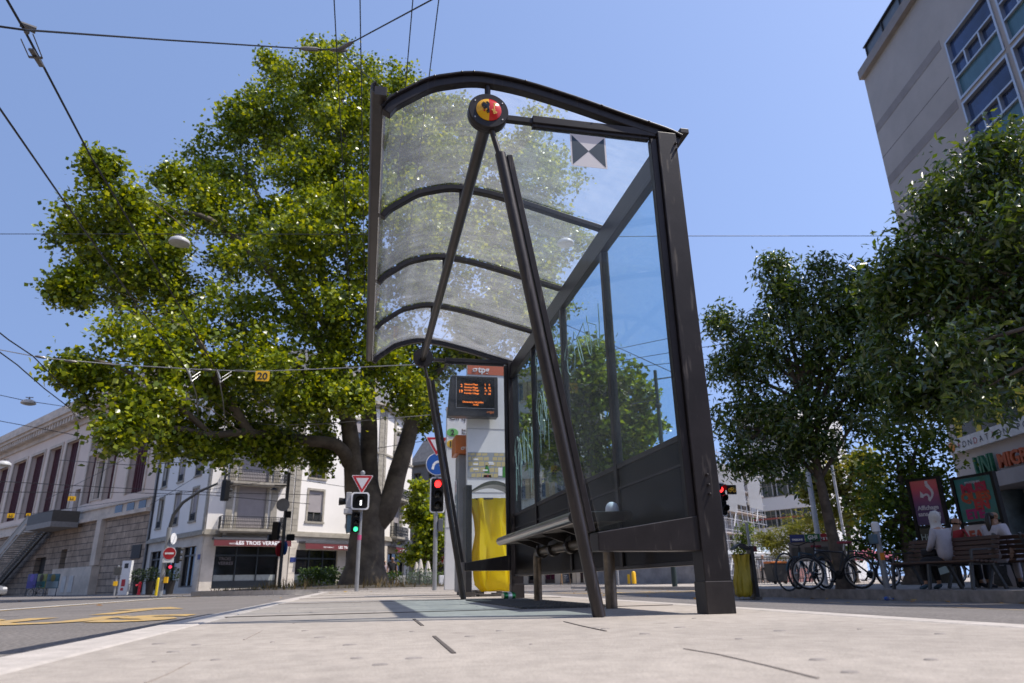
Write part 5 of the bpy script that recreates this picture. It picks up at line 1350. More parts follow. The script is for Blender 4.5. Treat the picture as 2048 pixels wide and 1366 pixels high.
for h in hol:
    u0, u1, v0, v1 = h; hh = v1 - v0
    b = MB(); f = .09
    tb.box(b, u0, u0 + f, v0, v1, -.24, .05); tb.box(b, u1 - f, u1, v0, v1, -.24, .05); tb.box(b, u0 + f, u1 - f, v1 - f, v1, -.24, .05); tb.box(b, u0 + f, u1 - f, v0, v0 + f, -.24, .05)
    tb.box(b, u0 + f, u1 - f, v0 + hh * .34, v0 + hh * .34 + .07, -.2, .04); tb.box(b, u0 + f, u1 - f, v0 + hh * .60, v0 + hh * .60 + .07, -.2, .04)
    for t_ in (.31, .64): tb.box(b, u0 + (u1 - u0) * t_, u0 + (u1 - u0) * t_ + .07, v0 + hh * .34 + .07, v0 + hh * .60, -.2, .038)
    w_ = obj('window', b, M_alu, block)
    b = MB(); tb.box(b, u0 + .02, u1 - .02, v0 + hh * .34, v1 - .02, -.2, -.1); obj('pane', b, M_bglass, w_)
    b = MB(); tb.box(b, u0 + .02, u1 - .02, v0 + .02, v0 + hh * .34, -.2, -.06); obj('spandrel', b, M_teal, w_)
# shop level: fascia, signs, column, recessed glass front
b = MB(); tb.box(b, 0, tb.len, 3.0, 3.5, -5, .35); obj('soffit_slab', b, M_preband, block)
b = MB(); tb.box(b, .02, tb.len, -.3, 3.0, -5.2, -5.0); obj('shopfront', b, M_glass_shop, block)
s0_, sv0 = tb.uv(1928, 905); s1_, sv1 = tb.uv(1928, 876)
b = MB(); tb.box(b, .15, 9, sv0, sv1, .0, .22); sb = obj('sign_board', b, mat('sign_white', (.62, .60, .58), .5), block)
x = .95
for i, ch in enumerate('FONDATION POLE SUD'):
    if ch != ' ': text('sign_lettering', ch, (sv1 - sv0) * .62, tb.P(x, sv0 + (sv1 - sv0) * .26, .225), tb.d, Z_, flat('letter_dark', (.03, .03, .035), .5) if i % 3 else flat('letter_red', (.30, .02, .03), .5), sb)
    x += .34
b = MB(); tb.box(b, .3, .62, sv0 + .1, sv1 - .1, .22, .25); obj('round_emblem', MB().lathe([(.19, 0), (.19, .02), (0, .03)], tb.P(.5, (sv0 + sv1) / 2, .225), 20, Matrix((tb.d, Z_.cross(tb.d) * -1, tb.n)).transposed() if False else Matrix((tb.d, Vector((0, 0, 1)), tb.n)).transposed()), flat('emblem_orange', (.55, .20, .03), .5), sb)
um, vm = tb.uv(1968, 950)
mg = text('shop_lettering', 'UNI', 1.0, tb.P(um - .1, vm - .05, .12), tb.d, Z_, mat('letter_green', (.02, .13, .06), .5), block, 'LEFT', .12, .02, sx=.62)
um2, vm2 = tb.uv(2003, 937)
text('shop_lettering', 'MIGROS', .66, tb.P(max(um2, um + 1.22), vm2, .12), tb.d, Z_, mat('letter_orange', (.42, .07, .01), .5), block, 'LEFT', .10, .02)
# yellow glass mural strip between the floors
ua, va = tb.uv(1925, 884); ub, vb = tb.uv(1912, 735)
b = MB(); tb.box(b, .6, 8.0, va, vb, .0, .05); mu_ = obj('window_mural', b, mat('mural_grey', (.07, .075, .08), .2), block)
b = MB(); g = random.Random(4)
for k in range(6):
    u0 = .7 + k * 1.2; b.prism([(0, 0), (.25, 0), (.55, 1.0), (.5, 2.4), (.1, vb - va - .1), (-.02, 1.6)], tb.P(u0, va + .02, .05), tb.d, Z_, .012)
obj('mural_blades', b, mat('mural_yellow', (.62, .46, .02), .5), mu_)
cpos = tb.uv(2010, 1145)[0]
pc = tb.P(cpos, SWZ, -.9)
tag(obj('column', MB().lathe([(.42, 0), (.40, .1), (.38, 3.1)], pc, 24), mat('teal_column', (.055, .085, .095), .5, 0, .3, 2.5), smooth=True), 'round teal concrete column with scrawled paint under the tall block', 'column')

# ---------------------------------------------------------------- street front beyond the crossing, seen under and through the shelter
M_beige = mat('beige_facade', (.50, .45, .37), .9, 0, .07, .5)
M_shut = mat('ochre_shutter', (.36, .25, .12), .7, 0, .1, 4)
def plain_house(name, label, p0, p1, top, wallm, rows, cols, shops=0, wsize=(1.1, 1.9), roof=None, pane=None, first=4.6, fh=3.4, trimw=.14, shut=False, blind=0, gz0=-.15, cat='building', sash=2):
    F_ = Fac(p0, p1); t = thing(name, label, cat, ((p0[0] + p1[0]) / 2, (p0[1] + p1[1]) / 2, gz0))
    hl = []; sh = []
    for r in range(rows):
        for c in range(cols):
            uc = F_.len * (c + .5) / cols; v = first + fh * r; hl.append((uc - wsize[0] / 2, uc + wsize[0] / 2, v, v + wsize[1]))
    for c in range(shops):
        w_ = F_.len / shops; sh.append((w_ * c + .35, w_ * (c + 1) - .35, .05, 3.1))
    b = MB(); F_.wall(b, 0, F_.len, gz0, top, hl + sh, .3)
    for s in (0, F_.len): b.quad(F_.P(s, gz0, 0), F_.P(s, top, 0), F_.P(s, top, -10), F_.P(s, gz0, -10))
    obj('wall', b, wallm, t)
    b = MB(); F_.box(b, -.2, F_.len + .2, top, top + .4, -.3, .4); F_.box(b, 0, F_.len, 3.6, 3.85, -.2, .15) if shops else None
    obj('cornice', b, M_stonetrim, t)
    b = MB()
    if roof == 'mansard':
        b.quad(F_.P(-.1, top + .4, .2), F_.P(F_.len + .1, top + .4, .2), F_.P(F_.len - .6, top + 3.6, -1.8), F_.P(.6, top + 3.6, -1.8)); b.quad(F_.P(.6, top + 3.6, -1.8), F_.P(F_.len - .6, top + 3.6, -1.8), F_.P(F_.len - .6, top + 4.2, -8), F_.P(.6, top + 4.2, -8))
    else: b.quad(F_.P(0, top + .41, .3), F_.P(F_.len, top + .41, .3), F_.P(F_.len, top + 2.4, -5), F_.P(0, top + 2.4, -5))
    obj('roof', b, M_slate, t)
    for h in hl:
        w_ = window(F_, t, *h, tw=trimw, pane=pane or M_glass_dark, blind=blind, sash=sash)
        if shut:
            b = MB()
            for s in (-1, 1): uu = h[0] - .62 if s < 0 else h[1] + .06; F_.box(b, uu, uu + .56, h[2], h[3], .06, .11)
            obj('shutters', b, M_shut, w_)
    for i, h in enumerate(sh):
        b = MB(); F_.box(b, h[0], h[1], h[3] - .5, h[3] - .4, -.25, -.15); F_.box(b, (h[0] + h[1]) / 2 - .04, (h[0] + h[1]) / 2 + .04, h[2], h[3], -.251, -.16); F_.box(b, h[0], h[1], h[2], h[2] + .35, -.25, -.14)
        s_ = obj('shopfront', b, mat('shop_dark', (.05, .035, .03), .5), t)
        b = MB(); F_.box(b, h[0], h[1], h[2], h[3], -.3, -.27); obj('pane', b, M_glass_shop if i % 3 else mat('plum_window', (.09, .02, .045), .15), s_)
    return t, F_
a = atD(985, 1160, 70); c = atD(1152, 1160, 66)
east, fe = plain_house('beige_house', 'tall beige stone house with ochre blinds behind the shelter back glass', (a.x, a.y), (c.x, c.y), 20.5, M_beige, 5, 4, 5, shut=True, fh=3.3)
b = MB(); fe.box(b, 0, fe.len, 3.4, 3.95, .15, .3); obj('shop_fascia', b, M_gstone, east)
c2 = atD(1330, 1158, 66)
row, fr2 = plain_house('shop_row', 'lower pale shop row with plum windows seen under the shelter panel', (c.x + .05, c.y), (c2.x, c2.y), 10.6, M_gstone, 2, 6, 8, fh=3.1)
b = MB(); u0 = fr2.uv(1262, 1095)[0]; vs = [fr2.P(u0, 3.3, .05), fr2.P(u0 + 2.4, 3.3, .05), fr2.P(u0 + 2.4, 2.5, 1.3), fr2.P(u0, 2.5, 1.3)]
b.quad(*vs); b.quad(vs[3], vs[2], vs[2] - Vector((0, 0, .25)), vs[3] - Vector((0, 0, .25))); obj('awning', b, mat('charcoal_cloth', (.06, .055, .055), .8), row)
a = atD(815, 1165, 92); c = atD(905, 1165, 88)
mans, fm2 = plain_house('mansard_house', 'grey stone house with a slate mansard roof left of the ticket machine', (a.x, a.y), (c.x, c.y), 15.0, mat('grey_stone', (.36, .335, .29), .9, 0, .1, .7), 4, 3, 0, roof='mansard', fh=3.5, first=1.6)
a = atD(906, 1165, 100); c = atD(1000, 1165, 100)
plain_house('pale_house', 'pale house far behind the white stop totem', (a.x, a.y), (c.x, c.y), 21, mat('pale_stone', (.52, .50, .47), .9, 0, .08, .7), 5, 3, 0, roof='mansard', fh=3.6, first=1.6)
a = atD(1512, 1156, 84); c = atD(1640, 1154, 80)
off_t, fo = plain_house('office_block', 'white office block with paired windows behind the feathery tree', (a.x, a.y), (c.x, c.y), 17.8, M_wrender, 5, 4, 0, wsize=(2.4, 1.75), fh=3.2, first=2.2, trimw=.0, pane=mat('office_glass', (.06, .09, .095), .1, 0, .3, .4))
b = MB(); fo.box(b, -1.6, -.02, 0, 13.2, -1.0, -.4); obj('stair_tower', b, mat('blue_grey_glass', (.08, .11, .16), .2), off_t)
b = MB(); fo.box(b, -5, 8, 6.0, 6.16, 2.2, 2.3); obj('red_barrier', b, mat('red_rail', (.42, .10, .07), .6), off_t)
# houses across the street that only show as reflections in the dark panels and glass
plain_house('street_house', 'long beige house row mirrored in the dark lower panels of the shelter', (-25, -34), (-25, 42), 17.0, M_beige, 4, 12, 0, fh=3.8, first=1.4, wsize=(1.5, 2.3))
plain_house('street_house', 'grey house row behind the viewpoint mirrored in the near end glass', (34, -32), (-24, -32), 19.0, M_gstone, 4, 10, 0, fh=4.0, first=1.4, wsize=(1.6, 2.4))
# scaffolded house
a = atD(1400, 1160, 58); c = atD(1519, 1157, 72)
sc_, fs_ = plain_house('wrapped_house', 'grey house under repair half hidden by scaffolding', (a.x, a.y), (c.x, c.y), 9.0, mat('raw_grey', (.33, .32, .32), .9, 0, .2, 1), 2, 8, 0, fh=3.0, first=2.2, wsize=(1.0, 1.6))
scaf = thing('scaffolding', 'metal scaffolding with pale planks and netting on the grey house', 'scaffolding', tuple(fs_.P(fs_.len / 2, -.15, 1)))
b = MB(); u = .2
while u < fs_.len:
    for w_ in (.5, 1.4): b.tube([fs_.P(u, -.2, w_), fs_.P(u, 10.6, w_)], .035, 5)
    u += 1.5
for k in range(12):
    for w_ in (.5, 1.4): b.tube([fs_.P(0, .9 * k + .4, w_), fs_.P(fs_.len, .9 * k + .4, w_)], .03, 5)
obj('poles', b, mat('galvanised', (.55, .55, .56), .4, .5, .1, 4), scaf)
b = MB()
for k in range(5): fs_.box(b, 0, fs_.len, 1.9 * k + 1.8, 1.9 * k + 1.88, .5, 1.4)
obj('planks', b, mat('pale_plank', (.55, .47, .42), .8, 0, .2, 3), scaf)
b = MB(); u = 1.0
while u < fs_.len - 3: b.bar(fs_.P(u, .5 + (u * 1.7) % 5, 1.46), fs_.P(u + 1.3, 2.4 + (u * 1.7) % 5, 1.46), .06, .06); u += 2.1
obj('braces', b, M_inkw, scaf)
b = MB()
for k in (0, 1, 2, 4): fs_.box(b, k * fs_.len / 6, (k + 1.6) * fs_.len / 6, 6.2 - .7 * (k % 2), 9.4, 1.5, 1.52)
G_net = glass('netting', (.9, .9, .9), .5, (.6, .6, .6), .5, 8.0, .3)
obj('netting', b, G_net, scaf)
# mansard pavilion: the cellar cafe with folded parasols
cf = thing('cafe_pavilion', 'low dark cafe pavilion with red CAVE lettering on a pale board', 'kiosk', tuple(atD(890, 1165, 62)))
p0 = atD(828, 1165, 64); p1 = atD(960, 1163, 58); fcf = Fac((p0.x, p0.y), (p1.x, p1.y))
b = MB(); fcf.box(b, 0, fcf.len, -.2, 2.3, -3, -1.2); obj('glass_front', b, M_glass_shop, cf)
b = MB(); fcf.box(b, .6, fcf.len + .3, 2.75, 3.1, -3.2, .3); fcf.box(b, .6, fcf.len, 2.5, 2.75, -3.2, .1); obj('roof', b, mat('charcoal_cloth', (.06, .055, .055), .8), cf)
u0, v0 = fcf.uv(849, 1132)
b = MB(); fcf.box(b, u0, fcf.len, 1.75, 2.6, .1, .16); bd = obj('board', b, mat('board_pale', (.55, .50, .48), .6), cf)
for i, ch in enumerate('CAVE'):
    u1, v1 = fcf.uv(853 + i * 15.5, 1130); text('cave_lettering', ch, .80, fcf.P(u1, 1.88, .165), fcf.d, Z_, flat('cave_red', (.40, .015, .02), .5), bd, 'LEFT', .03, .015)
# ================================================================ street furniture
M_pole = mat('galvanised_pole', (.36, .37, .38), .45, .4, .12, 3)
M_poled = mat('dark_pole', (.075, .078, .08), .5, .3, .15, 3)
M_sigblk = mat('signal_black', (.010, .010, .010), .5, 0, .1, 6, spec=.2)
M_sigred = flat('sign_red', (.42, .018, .025), .4)
M_sigblue = flat('sign_blue', (.015, .09, .36), .4)
M_sigyel = flat('sign_yellow', (.80, .45, .01), .4)
M_lensR = flat('lens_red_lit', (1.0, .03, .03), .3, 0, 2.0)
M_lensG = flat('lens_green_lit', (.05, .85, .35), .3, 0, 1.3)
M_lens0 = mat('lens_off', (.02, .022, .02), .15, 0, .2, 9)
RX90 = Matrix.Rotation(math.pi / 2, 3, 'X')            # local z axis towards -y
def rounded(w, h, r, n=4):
    out = []
    for cx, cy, a0 in ((w / 2 - r, h / 2 - r, 0), (-w / 2 + r, h / 2 - r, 90), (-w / 2 + r, -h / 2 + r, 180), (w / 2 - r, -h / 2 + r, 270)):
        for k in range(n + 1): a = math.radians(a0 + 90 * k / n); out.append((cx + r * math.cos(a), cy + r * math.sin(a)))
    return out
def signal_head(t, x, y, z, lamps, lit, plate=True, rz=0.0, s=1.0, mat_lit=None):
    """vertical signal facing -y (turned by rz); children of thing t, local coordinates"""
    R3 = Matrix.Rotation(rz, 3, 'Z'); o = Vector((x, y, z)); h = .31 * lamps * s; w = .34 * s
    ux = R3 @ X_; ny = R3 @ Vector((0, -1, 0))
    hd = obj('signal_housing', MB().prism(rounded(w, h, .05 * s), o - ny * .22 * s, ux, Z_, .22 * s), M_sigblk, t, local=True)
    if plate:
        b = MB().prism(rounded(w + .10 * s, h + .10 * s, .08 * s), o - ny * .06 * s, ux, Z_, .02)
        obj('backing_plate', b, M_inkw, hd, local=True)
        obj('plate_inner', MB().prism(rounded(w + .03 * s, h + .03 * s, .06 * s), o - ny * .038 * s, ux, Z_, .01), M_sigblk, hd, local=True)
    for k in range(lamps):
        c = o + Vector((0, 0, h / 2 - .155 * s - .31 * s * k))
        on_ = k == lit
        M3 = R3 @ RX90
        obj('lens', MB().lathe([(.105 * s, 0), (.09 * s, .018 * s), (.05 * s, .03 * s), (0, .034 * s)], c + ny * .003, 18, M3), (mat_lit or M_lensR) if on_ else M_lens0, hd, smooth=True, local=True)
        b = MB(); n = 12; vs = []; fs = []
        for j in range(n + 1):
            a = math.radians(-25 + 230 * j / n); ca, sa = math.cos(a), math.sin(a)
            for rr, dd_ in ((.112, 0), (.112, .16 + .06 * sa), (.120, .16 + .06 * sa), (.120, 0)):
                vs.append(c + ux * rr * s * ca + Z_ * rr * s * sa + ny * dd_ * s)
        for j in range(n):
            for q_ in range(3): fs.append((j * 4 + q_, j * 4 + q_ + 1, j * 4 + q_ + 5, j * 4 + q_ + 4))
        obj('visor', b.add(vs, fs), M_sigblk, hd, smooth=True, local=True)
    return hd
def tri_sign(t, x, y, z, s):
    """give-way triangle, point down, centre height z"""
    def tri(k, d):
        r_ = s * k / math.sqrt(3); return [(r_ * math.cos(math.radians(a)) * 1.0, r_ * math.sin(math.radians(a))) for a in (30, 150, 270)]
    def rt(k):                                          # rounded tips
        out = []; T = tri(k, 0)
        for i in range(3):
            p = Vector(T[i]); a = (Vector(T[i - 1]) - p).normalized(); c = (Vector(T[(i + 1) % 3]) - p).normalized(); q_ = s * .06
            out += [tuple(p + a * q_), tuple(p + (a + c).normalized() * q_ * .55), tuple(p + c * q_)]
        return out
    sg = obj('give_way_sign', MB().prism(rt(1.0), (x, y, z), X_, Z_, .02), M_inkw, t, local=True)
    obj('red_band', MB().prism(rt(.93), (x, y - .02, z), X_, Z_, .004), M_sigred, sg, local=True)
    obj('white_centre', MB().prism(tri(.58, 0), (x, y - .024, z), X_, Z_, .003), flat('sign_white_face', (.66, .64, .66), .5), sg, local=True)
    return sg
def disc(x, y, z, r, d=.02, n=28): return MB().lathe([(r, 0), (r, d), (0, d + .001)], (x, y, z), n, RX90)
def pole_mb(h, r, r1=None): return MB().tube([(0, 0, 0), (0, 0, h)], [r, r1 or r], 14)

# a: give-way pole at the end of the platform
pa_ = atD(713, 1180, 21.0); pa_.z = 0.0
H = zat(pa_.x, pa_.y, 944)
t = thing('give_way_post', 'grey post with give-way triangle, boxed signal and green arrow before the plane trunk', 'traffic light', tuple(pa_))
obj('pole', pole_mb(H, .055), M_pole, t, smooth=True, local=True)
obj('pole_cap', MB().lathe([(.07, H - .06), (.07, H), (.03, H + .04), (0, H + .045)], n=14), M_pole, t, local=True)
zz = lambda y: zat(pa_.x, pa_.y, y)
tri_sign(t, .0, -.07, zz(964), .64)
sq = obj('box_signal', MB().prism(rounded(.52, .50, .09), (-.03, -.07, zz(1003)), X_, Z_, .10), M_inkw, t, local=True)
obj('box_face', MB().prism(rounded(.43, .42, .07), (-.03, -.171, zz(1003)), X_, Z_, .006), M_sigblk, sq, local=True)
obj('lit_bar', MB().box((-.01, -.185, zz(1007)), (.05, .006, .14)), flat('bar_lit', (.9, .9, .9), .4, 0, 1.2), sq, local=True)
b = MB()
for j in range(13):
    a0 = math.radians(-5 + 190 * j / 13); a1 = math.radians(-5 + 190 * (j + 1) / 13)
    b.bar((-.03 + .15 * math.cos(a0), -.24, zz(1003) + .15 * math.sin(a0)), (-.03 + .15 * math.cos(a1), -.24, zz(1003) + .15 * math.sin(a1)), .14, .012, (-math.cos(a0), 0, -math.sin(a0)))
obj('hood', b, M_sigblk, sq, local=True)
obj('side_box', MB().box((-.36, .02, zz(1001)), (.16, .30, .46)).box((-.36, -.02, zz(1023)), (.24, .26, .16)), mat('pale_box', (.42, .42, .42), .5), t, local=True, bevel=.02)
obj('side_visor', MB().lathe([(.09, 0), (.11, .2)], (-.44, 0, zz(1003)), 14, Matrix.Rotation(-math.pi / 2, 3, 'Y')), M_sigblk, t, local=True)
signal_head(t, -.12, -.10, zz(1045), 3, 2, False, 0.15, .62, M_lensG)
obj('rear_box', MB().box((-.32, .05, zz(1047)), (.12, .26, .50)), mat('blue_box', (.09, .16, .20), .4), t, local=True, bevel=.015)
obj('sticker', MB().lathe([(.058, 0), (.058, .14)], (0, 0, zz(1080)), 14), flat('sticker_pink', (.5, .08, .2), .6), t, local=True)

# b: red signal with blue turn sign
pb_ = atD(869, 1178, 19.0); pb_.z = 0.0
t = thing('turn_sign_signal', 'post with a blue right-turn disc over a red traffic light beside the sloping shelter leg', 'traffic light', tuple(pb_))
zz = lambda y: zat(pb_.x, pb_.y, y)
obj('pole', pole_mb(zz(885), .057), M_pole, t, smooth=True, local=True)
tri_sign(t, -.02, -.07, zz(888), .62)
bs_ = obj('turn_sign', disc(.0, -.06, zz(929), .305), M_inkw, t, local=True)
obj('blue_face', disc(.0, -.081, zz(929), .285, .004), M_sigblue, bs_, local=True)
b = MB(); pts = [(-.12, -.15), (-.11, -.05), (-.06, .03), (.01, .06), (.08, .06)]
for i in range(4): b.bar((pts[i][0], -.089, zz(929) + pts[i][1]), (pts[i + 1][0] + .01, -.089, zz(929) + pts[i + 1][1]), .004, .065, (0, 0, 1) if abs(pts[i + 1][0] - pts[i][0]) > .03 else (1, 0, 0))
b.prism([(.06, -.06), (.19, .06), (.06, .17)], (0, -.087, zz(929)), X_, Z_, .004)
obj('white_arrow', b, M_inkw, bs_, local=True)
signal_head(t, .03, -.08, zz(990), 3, 0, True, 0.05, .92)
obj('push_box', MB().box((.13, .0, zz(1050)), (.13, .18, .32)), mat('box_grey', (.14, .15, .16), .4), t, local=True, bevel=.015)

# c: no-entry post with curved arm, far left
pc_ = atD(320, 1190, 43); pc_.z = gz(pc_.x, pc_.y)
t = thing('curved_arm_signal', 'grey post with a no-entry disc and curved arm holding a black signal at left', 'traffic light', tuple(pc_))
zz = lambda y: zat(pc_.x, pc_.y, y) - pc_.z
k = px_size(pc_)
obj('pole', MB().tube([(0, 0, 0), (0, 0, zz(1055))], .13, 12), M_pole, t, smooth=True, local=True)
arm = [(0, 0, zz(1060)), (.10, 0, zz(1030)), (.5, 0, zz(1005)), (1.3, 0, zz(982)), (2.2, 0, zz(966))]
obj('arm', MB().tube(arm, [.10, .095, .085, .075, .06], 10), M_poled, t, smooth=True, local=True)
signal_head(t, 2.75, .1, zz(980), 3, -1, False, 2.3, 1.25)
ns = obj('no_entry_sign', disc(.22, -.16, zz(1107), .33), M_inkw, t, local=True)
obj('red_face', disc(.22, -.181, zz(1107), .31, .004), M_sigred, ns, local=True)
obj('white_bar', MB().box((.22, -.188, zz(1107)), (.44, .004, .09)), M_inkw, ns, local=True)
obj('plate', MB().box((.2, -.16, zz(1121)), (.56, .02, .22)), M_inkw, t, local=True)
obj('round_sign', MB().lathe([(.3, 0), (.3, .02), (0, .021)], (.25, .1, zz(1077)), 20, Matrix.Rotation(1.3, 3, 'Z') @ RX90), M_inkw, t, local=True)
signal_head(t, .62, .25, zz(1110), 3, -1, False, 2.2, .9)
signal_head(t, .34, -.1, zz(1134), 1, 0, False, .2, .8, flat('lens_pink_lit', (1, .05, .12), .4, 0, .9))
obj('yellow_box', MB().box((.22, -.1, zz(1160)), (.18, .2, .3)), M_sigyel, t, local=True)

# d: signal post seen from behind, in front of the corner house
pd_ = atD(557, 1183, 31); pd_.z = gz(pd_.x, pd_.y)
t = thing('backed_signal_post', 'dark post with grey round sign back and black signal boxes before the corner house', 'traffic light', tuple(pd_))
zz = lambda y: zat(pd_.x, pd_.y, y) - pd_.z
obj('pole', pole_mb(zz(945), .07), M_poled, t, smooth=True, local=True)
obj('sign_back', disc(-.12, -.09, zz(1010), .27), M_grey, t, local=True)
obj('box', MB().box((.12, 0, zz(1029)), (.22, .2, .26)), M_sigblk, t, local=True)
signal_head(t, -.28, .05, zz(1062), 3, -1, False, 2.7, .78)
signal_head(t, .25, .05, zz(1075), 1, -1, False, 3.6, .85)
signal_head(t, -.45, .1, zz(1075), 1, -1, False, 1.9, .8)
obj('side_signs', MB().lathe([(.28, 0), (.28, .02), (0, .021)], (-.12, -.02, zz(1099)), 18, Matrix.Rotation(1.15, 3, 'Z') @ RX90), M_sigred, t, local=True)
obj('side_plate', MB().lathe([(.28, 0), (.28, .02), (0, .021)], (.12, -.02, zz(1096)), 18, Matrix.Rotation(-1.15, 3, 'Z') @ RX90), M_sigblue, t, local=True)
obj('lamp_arm', MB().bar((0, 0, zz(971)), (-.55, 0, zz(971)), .04, .04).lathe([(.16, 0), (.05, .1)], (-.55, 0, zz(980)), 12), M_sigblk, t, local=True)

# e: red signal peeping past the corner post
pe_ = atD(1458, 1168, 20.5); pe_.z = SWZ
t = thing('cycle_signal', 'red traffic light with a small lit bicycle sign half hidden by the shelter corner post', 'traffic light', tuple(pe_))
zz = lambda y: zat(pe_.x, pe_.y, y) - pe_.z
xo = atD(1440, 1000, 20.5).x - atD(1458, 1000, 20.5).x
obj('pole', pole_mb(zz(975), .07), M_poled, t, smooth=True, local=True)
obj('base_block', MB().box((0, 0, .12), (.40, .40, .24)), M_poled, t, local=True, bevel=.03)
signal_head(t, .02, -.12, zz(999), 3, 0, True, 0.28, .90)
bx = obj('cycle_sign', MB().box((.36, -.10, zz(980)), (.28, .06, .26)), M_sigblk, t, local=True, bevel=.01)
b = MB()
for cx in (-.065, .065): b.tube([(.36 + cx + .045 * math.cos(a), -.135, zz(980) - .02 + .045 * math.sin(a)) for a in [k_ * .698 for k_ in range(9)]], .008, 4, closed=True)
for p_, q_ in [((-.065, -.02), (-.02, .05)), ((-.02, .05), (.05, .05)), ((.065, -.02), (.045, .07)), ((0, -.02), (-.025, .06)), ((0, -.02), (.05, .045))]: b.bar((.36 + p_[0], -.135, zz(980) + p_[1]), (.36 + q_[0], -.135, zz(980) + q_[1]), .012, .012)
obj('cycle_symbol', b, flat('cycle_amber', (.55, .33, .03), .5, 0, .12), bx, local=True)

# f, g, h, i: slim posts
def post(label, x, yb, D, ytop, r, m, cat='post', extra=None, name='post', z0=None, r1=None):
    p = atD(x, yb, D); p.z = gz(p.x, p.y) if z0 is None else z0
    t = thing(name, label, cat, tuple(p)); h = zat(p.x, p.y, ytop) - p.z
    obj('pole', pole_mb(h, r, r1), m, t, smooth=True, local=True)
    if extra: extra(t, h, lambda y: zat(p.x, p.y, y) - p.z)
    return t
def ex_f(t, h, zz):
    obj('call_box', MB().box((.16, 0, zz(1098)), (.2, .2, .22)), mat('red_box', (.16, .03, .03), .5), t, local=True)
    obj('yellow_band', MB().box((-.14, -.02, zz(1130)), (.12, .12, .5)), M_sigyel, t, local=True)
post('slim grey post with a little red box between the bin and the parked bikes', 1508, 1165, 30, 1045, .055, M_pole, extra=ex_f, z0=-.16)
def ex_g(t, h, zz):
    obj('cap', MB().lathe([(.085, h - .18), (.085, h - .01), (.06, h + .02), (0, h + .03)], n=14), M_inkw, t, local=True)
    obj('call_box', MB().box((-.13, -.02, zz(1078)), (.13, .14, .20)), mat('blue_box', (.09, .16, .20), .4), t, local=True, bevel=.01)
    obj('orange_box', MB().box((-.05, -.10, zz(1113)), (.07, .05, .15)), flat('box_orange', (.75, .25, .01), .5), t, local=True)
post('short silver post with an orange push box between the bikes and the bench', 1774, 1176, 17.4, 1046, .065, M_pole, extra=ex_g, z0=SWZ, r1=.06)
post('tall white mast behind the leaning street tree', 1650, 1160, 27, 905, .09, mat('white_mast', (.55, .56, .58), .5), name='mast', z0=SWZ)
post('thin pale mast among the yellowing trees', 1703, 1158, 36, 925, .06, mat('white_mast', (.55, .56, .58), .5), name='mast', z0=-.16)
def ex_i(t, h, zz):
    obj('cross_arm', MB().bar((0, 0, h - .5), (1.6, 0, h - .2), .06, .06).bar((0, 0, h - 1.6), (-1.5, 0, h - 1.9), .05, .05), M_poled, t, local=True)
    obj('collar', MB().lathe([(.16, 0), (.18, .1), (.16, .2)], (0, 0, zz(815)), 12), M_poled, t, local=True)
post('dark overhead-line mast seen through the nearest back pane', 1349, 1165, 36, 741, .13, mat('mast_green', (.03, .05, .05), .5, .2, .1, 3), name='mast', extra=ex_i, r1=.09)
for i, (x, yb, D, yt, lb) in enumerate([(1192, 1160, 58, 1060, 'grey post before the pale shop row'), (1236, 1160, 50, 1040, 'thin grey post right of the bench leg far across the road')]):
    post(lb, x, yb, D, yt, .12 - .05 * i, M_pole)
for i, (x, D, hh, lb) in enumerate([(1268, 56, .9, 'yellow bollard before the shop with the charcoal awning'), (1258, 58, .7, 'slimmer yellow bollard left of the thicker one by the shops')]):
    p = atD(x, 1163, D); p.z = -.08
    tag(obj('bollard', MB().lathe([(.17 - .05 * i, 0), (.17 - .05 * i, hh - .1), (.1, hh), (0, hh + .02)], p, 14), M_sigyel, smooth=True), lb, 'bollard', 'yellow bollards by the shops')

# ---------------------------------------------------------------- overhead lines
M_wire = mat('line_wire', (.022, .022, .026), .5, .3, .1, 4)
M_fit = mat('line_fitting', (.16, .15, .14), .4, .5, .2, 9)
M_light = mat('pale_fitting', (.30, .30, .30), .4, .4, .1, 9)
def wire(name, label, pts, r, group='overhead line wires', m=None):
    o = obj(name, MB().tube(pts, r, 5), m or M_wire); return tag(o, label, 'wire', group)
def zpts(px_, z): return [atZ(x, y, z) for x, y in px_]
def dpts(px_): return [atD(x, y, D) for x, y, D in px_]
w1 = thing('contact_wire', 'trolley wire running from the top left corner down past the plane tree', 'wire', tuple(atZ(50, 62, 5.7)), 'overhead line wires')
obj('wire', MB().tube(zpts([(-20, -60), (50, 62), (180, 310), (293, 500), (375, 640), (433, 740)], 5.7), .014, 6), M_wire, w1)
a = atZ(48, 60, 5.7)
obj('insulator', MB().tube([a + Vector((-.02, -.05, .03)), a + Vector((.10, .02, .03))], [.03, .04], 8).ball(a + Vector((.03, 0, -.02)), .028, 8, 6), M_fit, w1, smooth=True)
c0, c1, c2, c3 = (atZ(x, y, 5.6) for x, y in ((66, 68), (85, 116), (42, 78), (58, 114)))
obj('hanger', MB().tube([c0, c1], .006, 5).tube([c2, c3], .006, 5).bar(atZ(62, 98, 5.62), atZ(84, 133, 5.62), .05, .02).bar(c1, c3, .02, .02), M_fit, w1)
wire('contact_wire', 'trolley wire starting at the left edge below the first and meeting the span wire', zpts([(-40, 160), (0, 217), (130, 405), (275, 610), (372, 737)], 5.7), .014)
wire('contact_wire', 'far left trolley wire crossing the lamp gap towards the theatre cornice, upper of a pair', zpts([(-20, 650), (18, 680), (66, 712), (121, 768), (188, 825)], 5.7), .016)
wire('contact_wire', 'far left trolley wire just below the other one beside the hanging lamp', zpts([(-20, 690), (35, 730), (90, 778), (140, 816)], 5.7), .016)
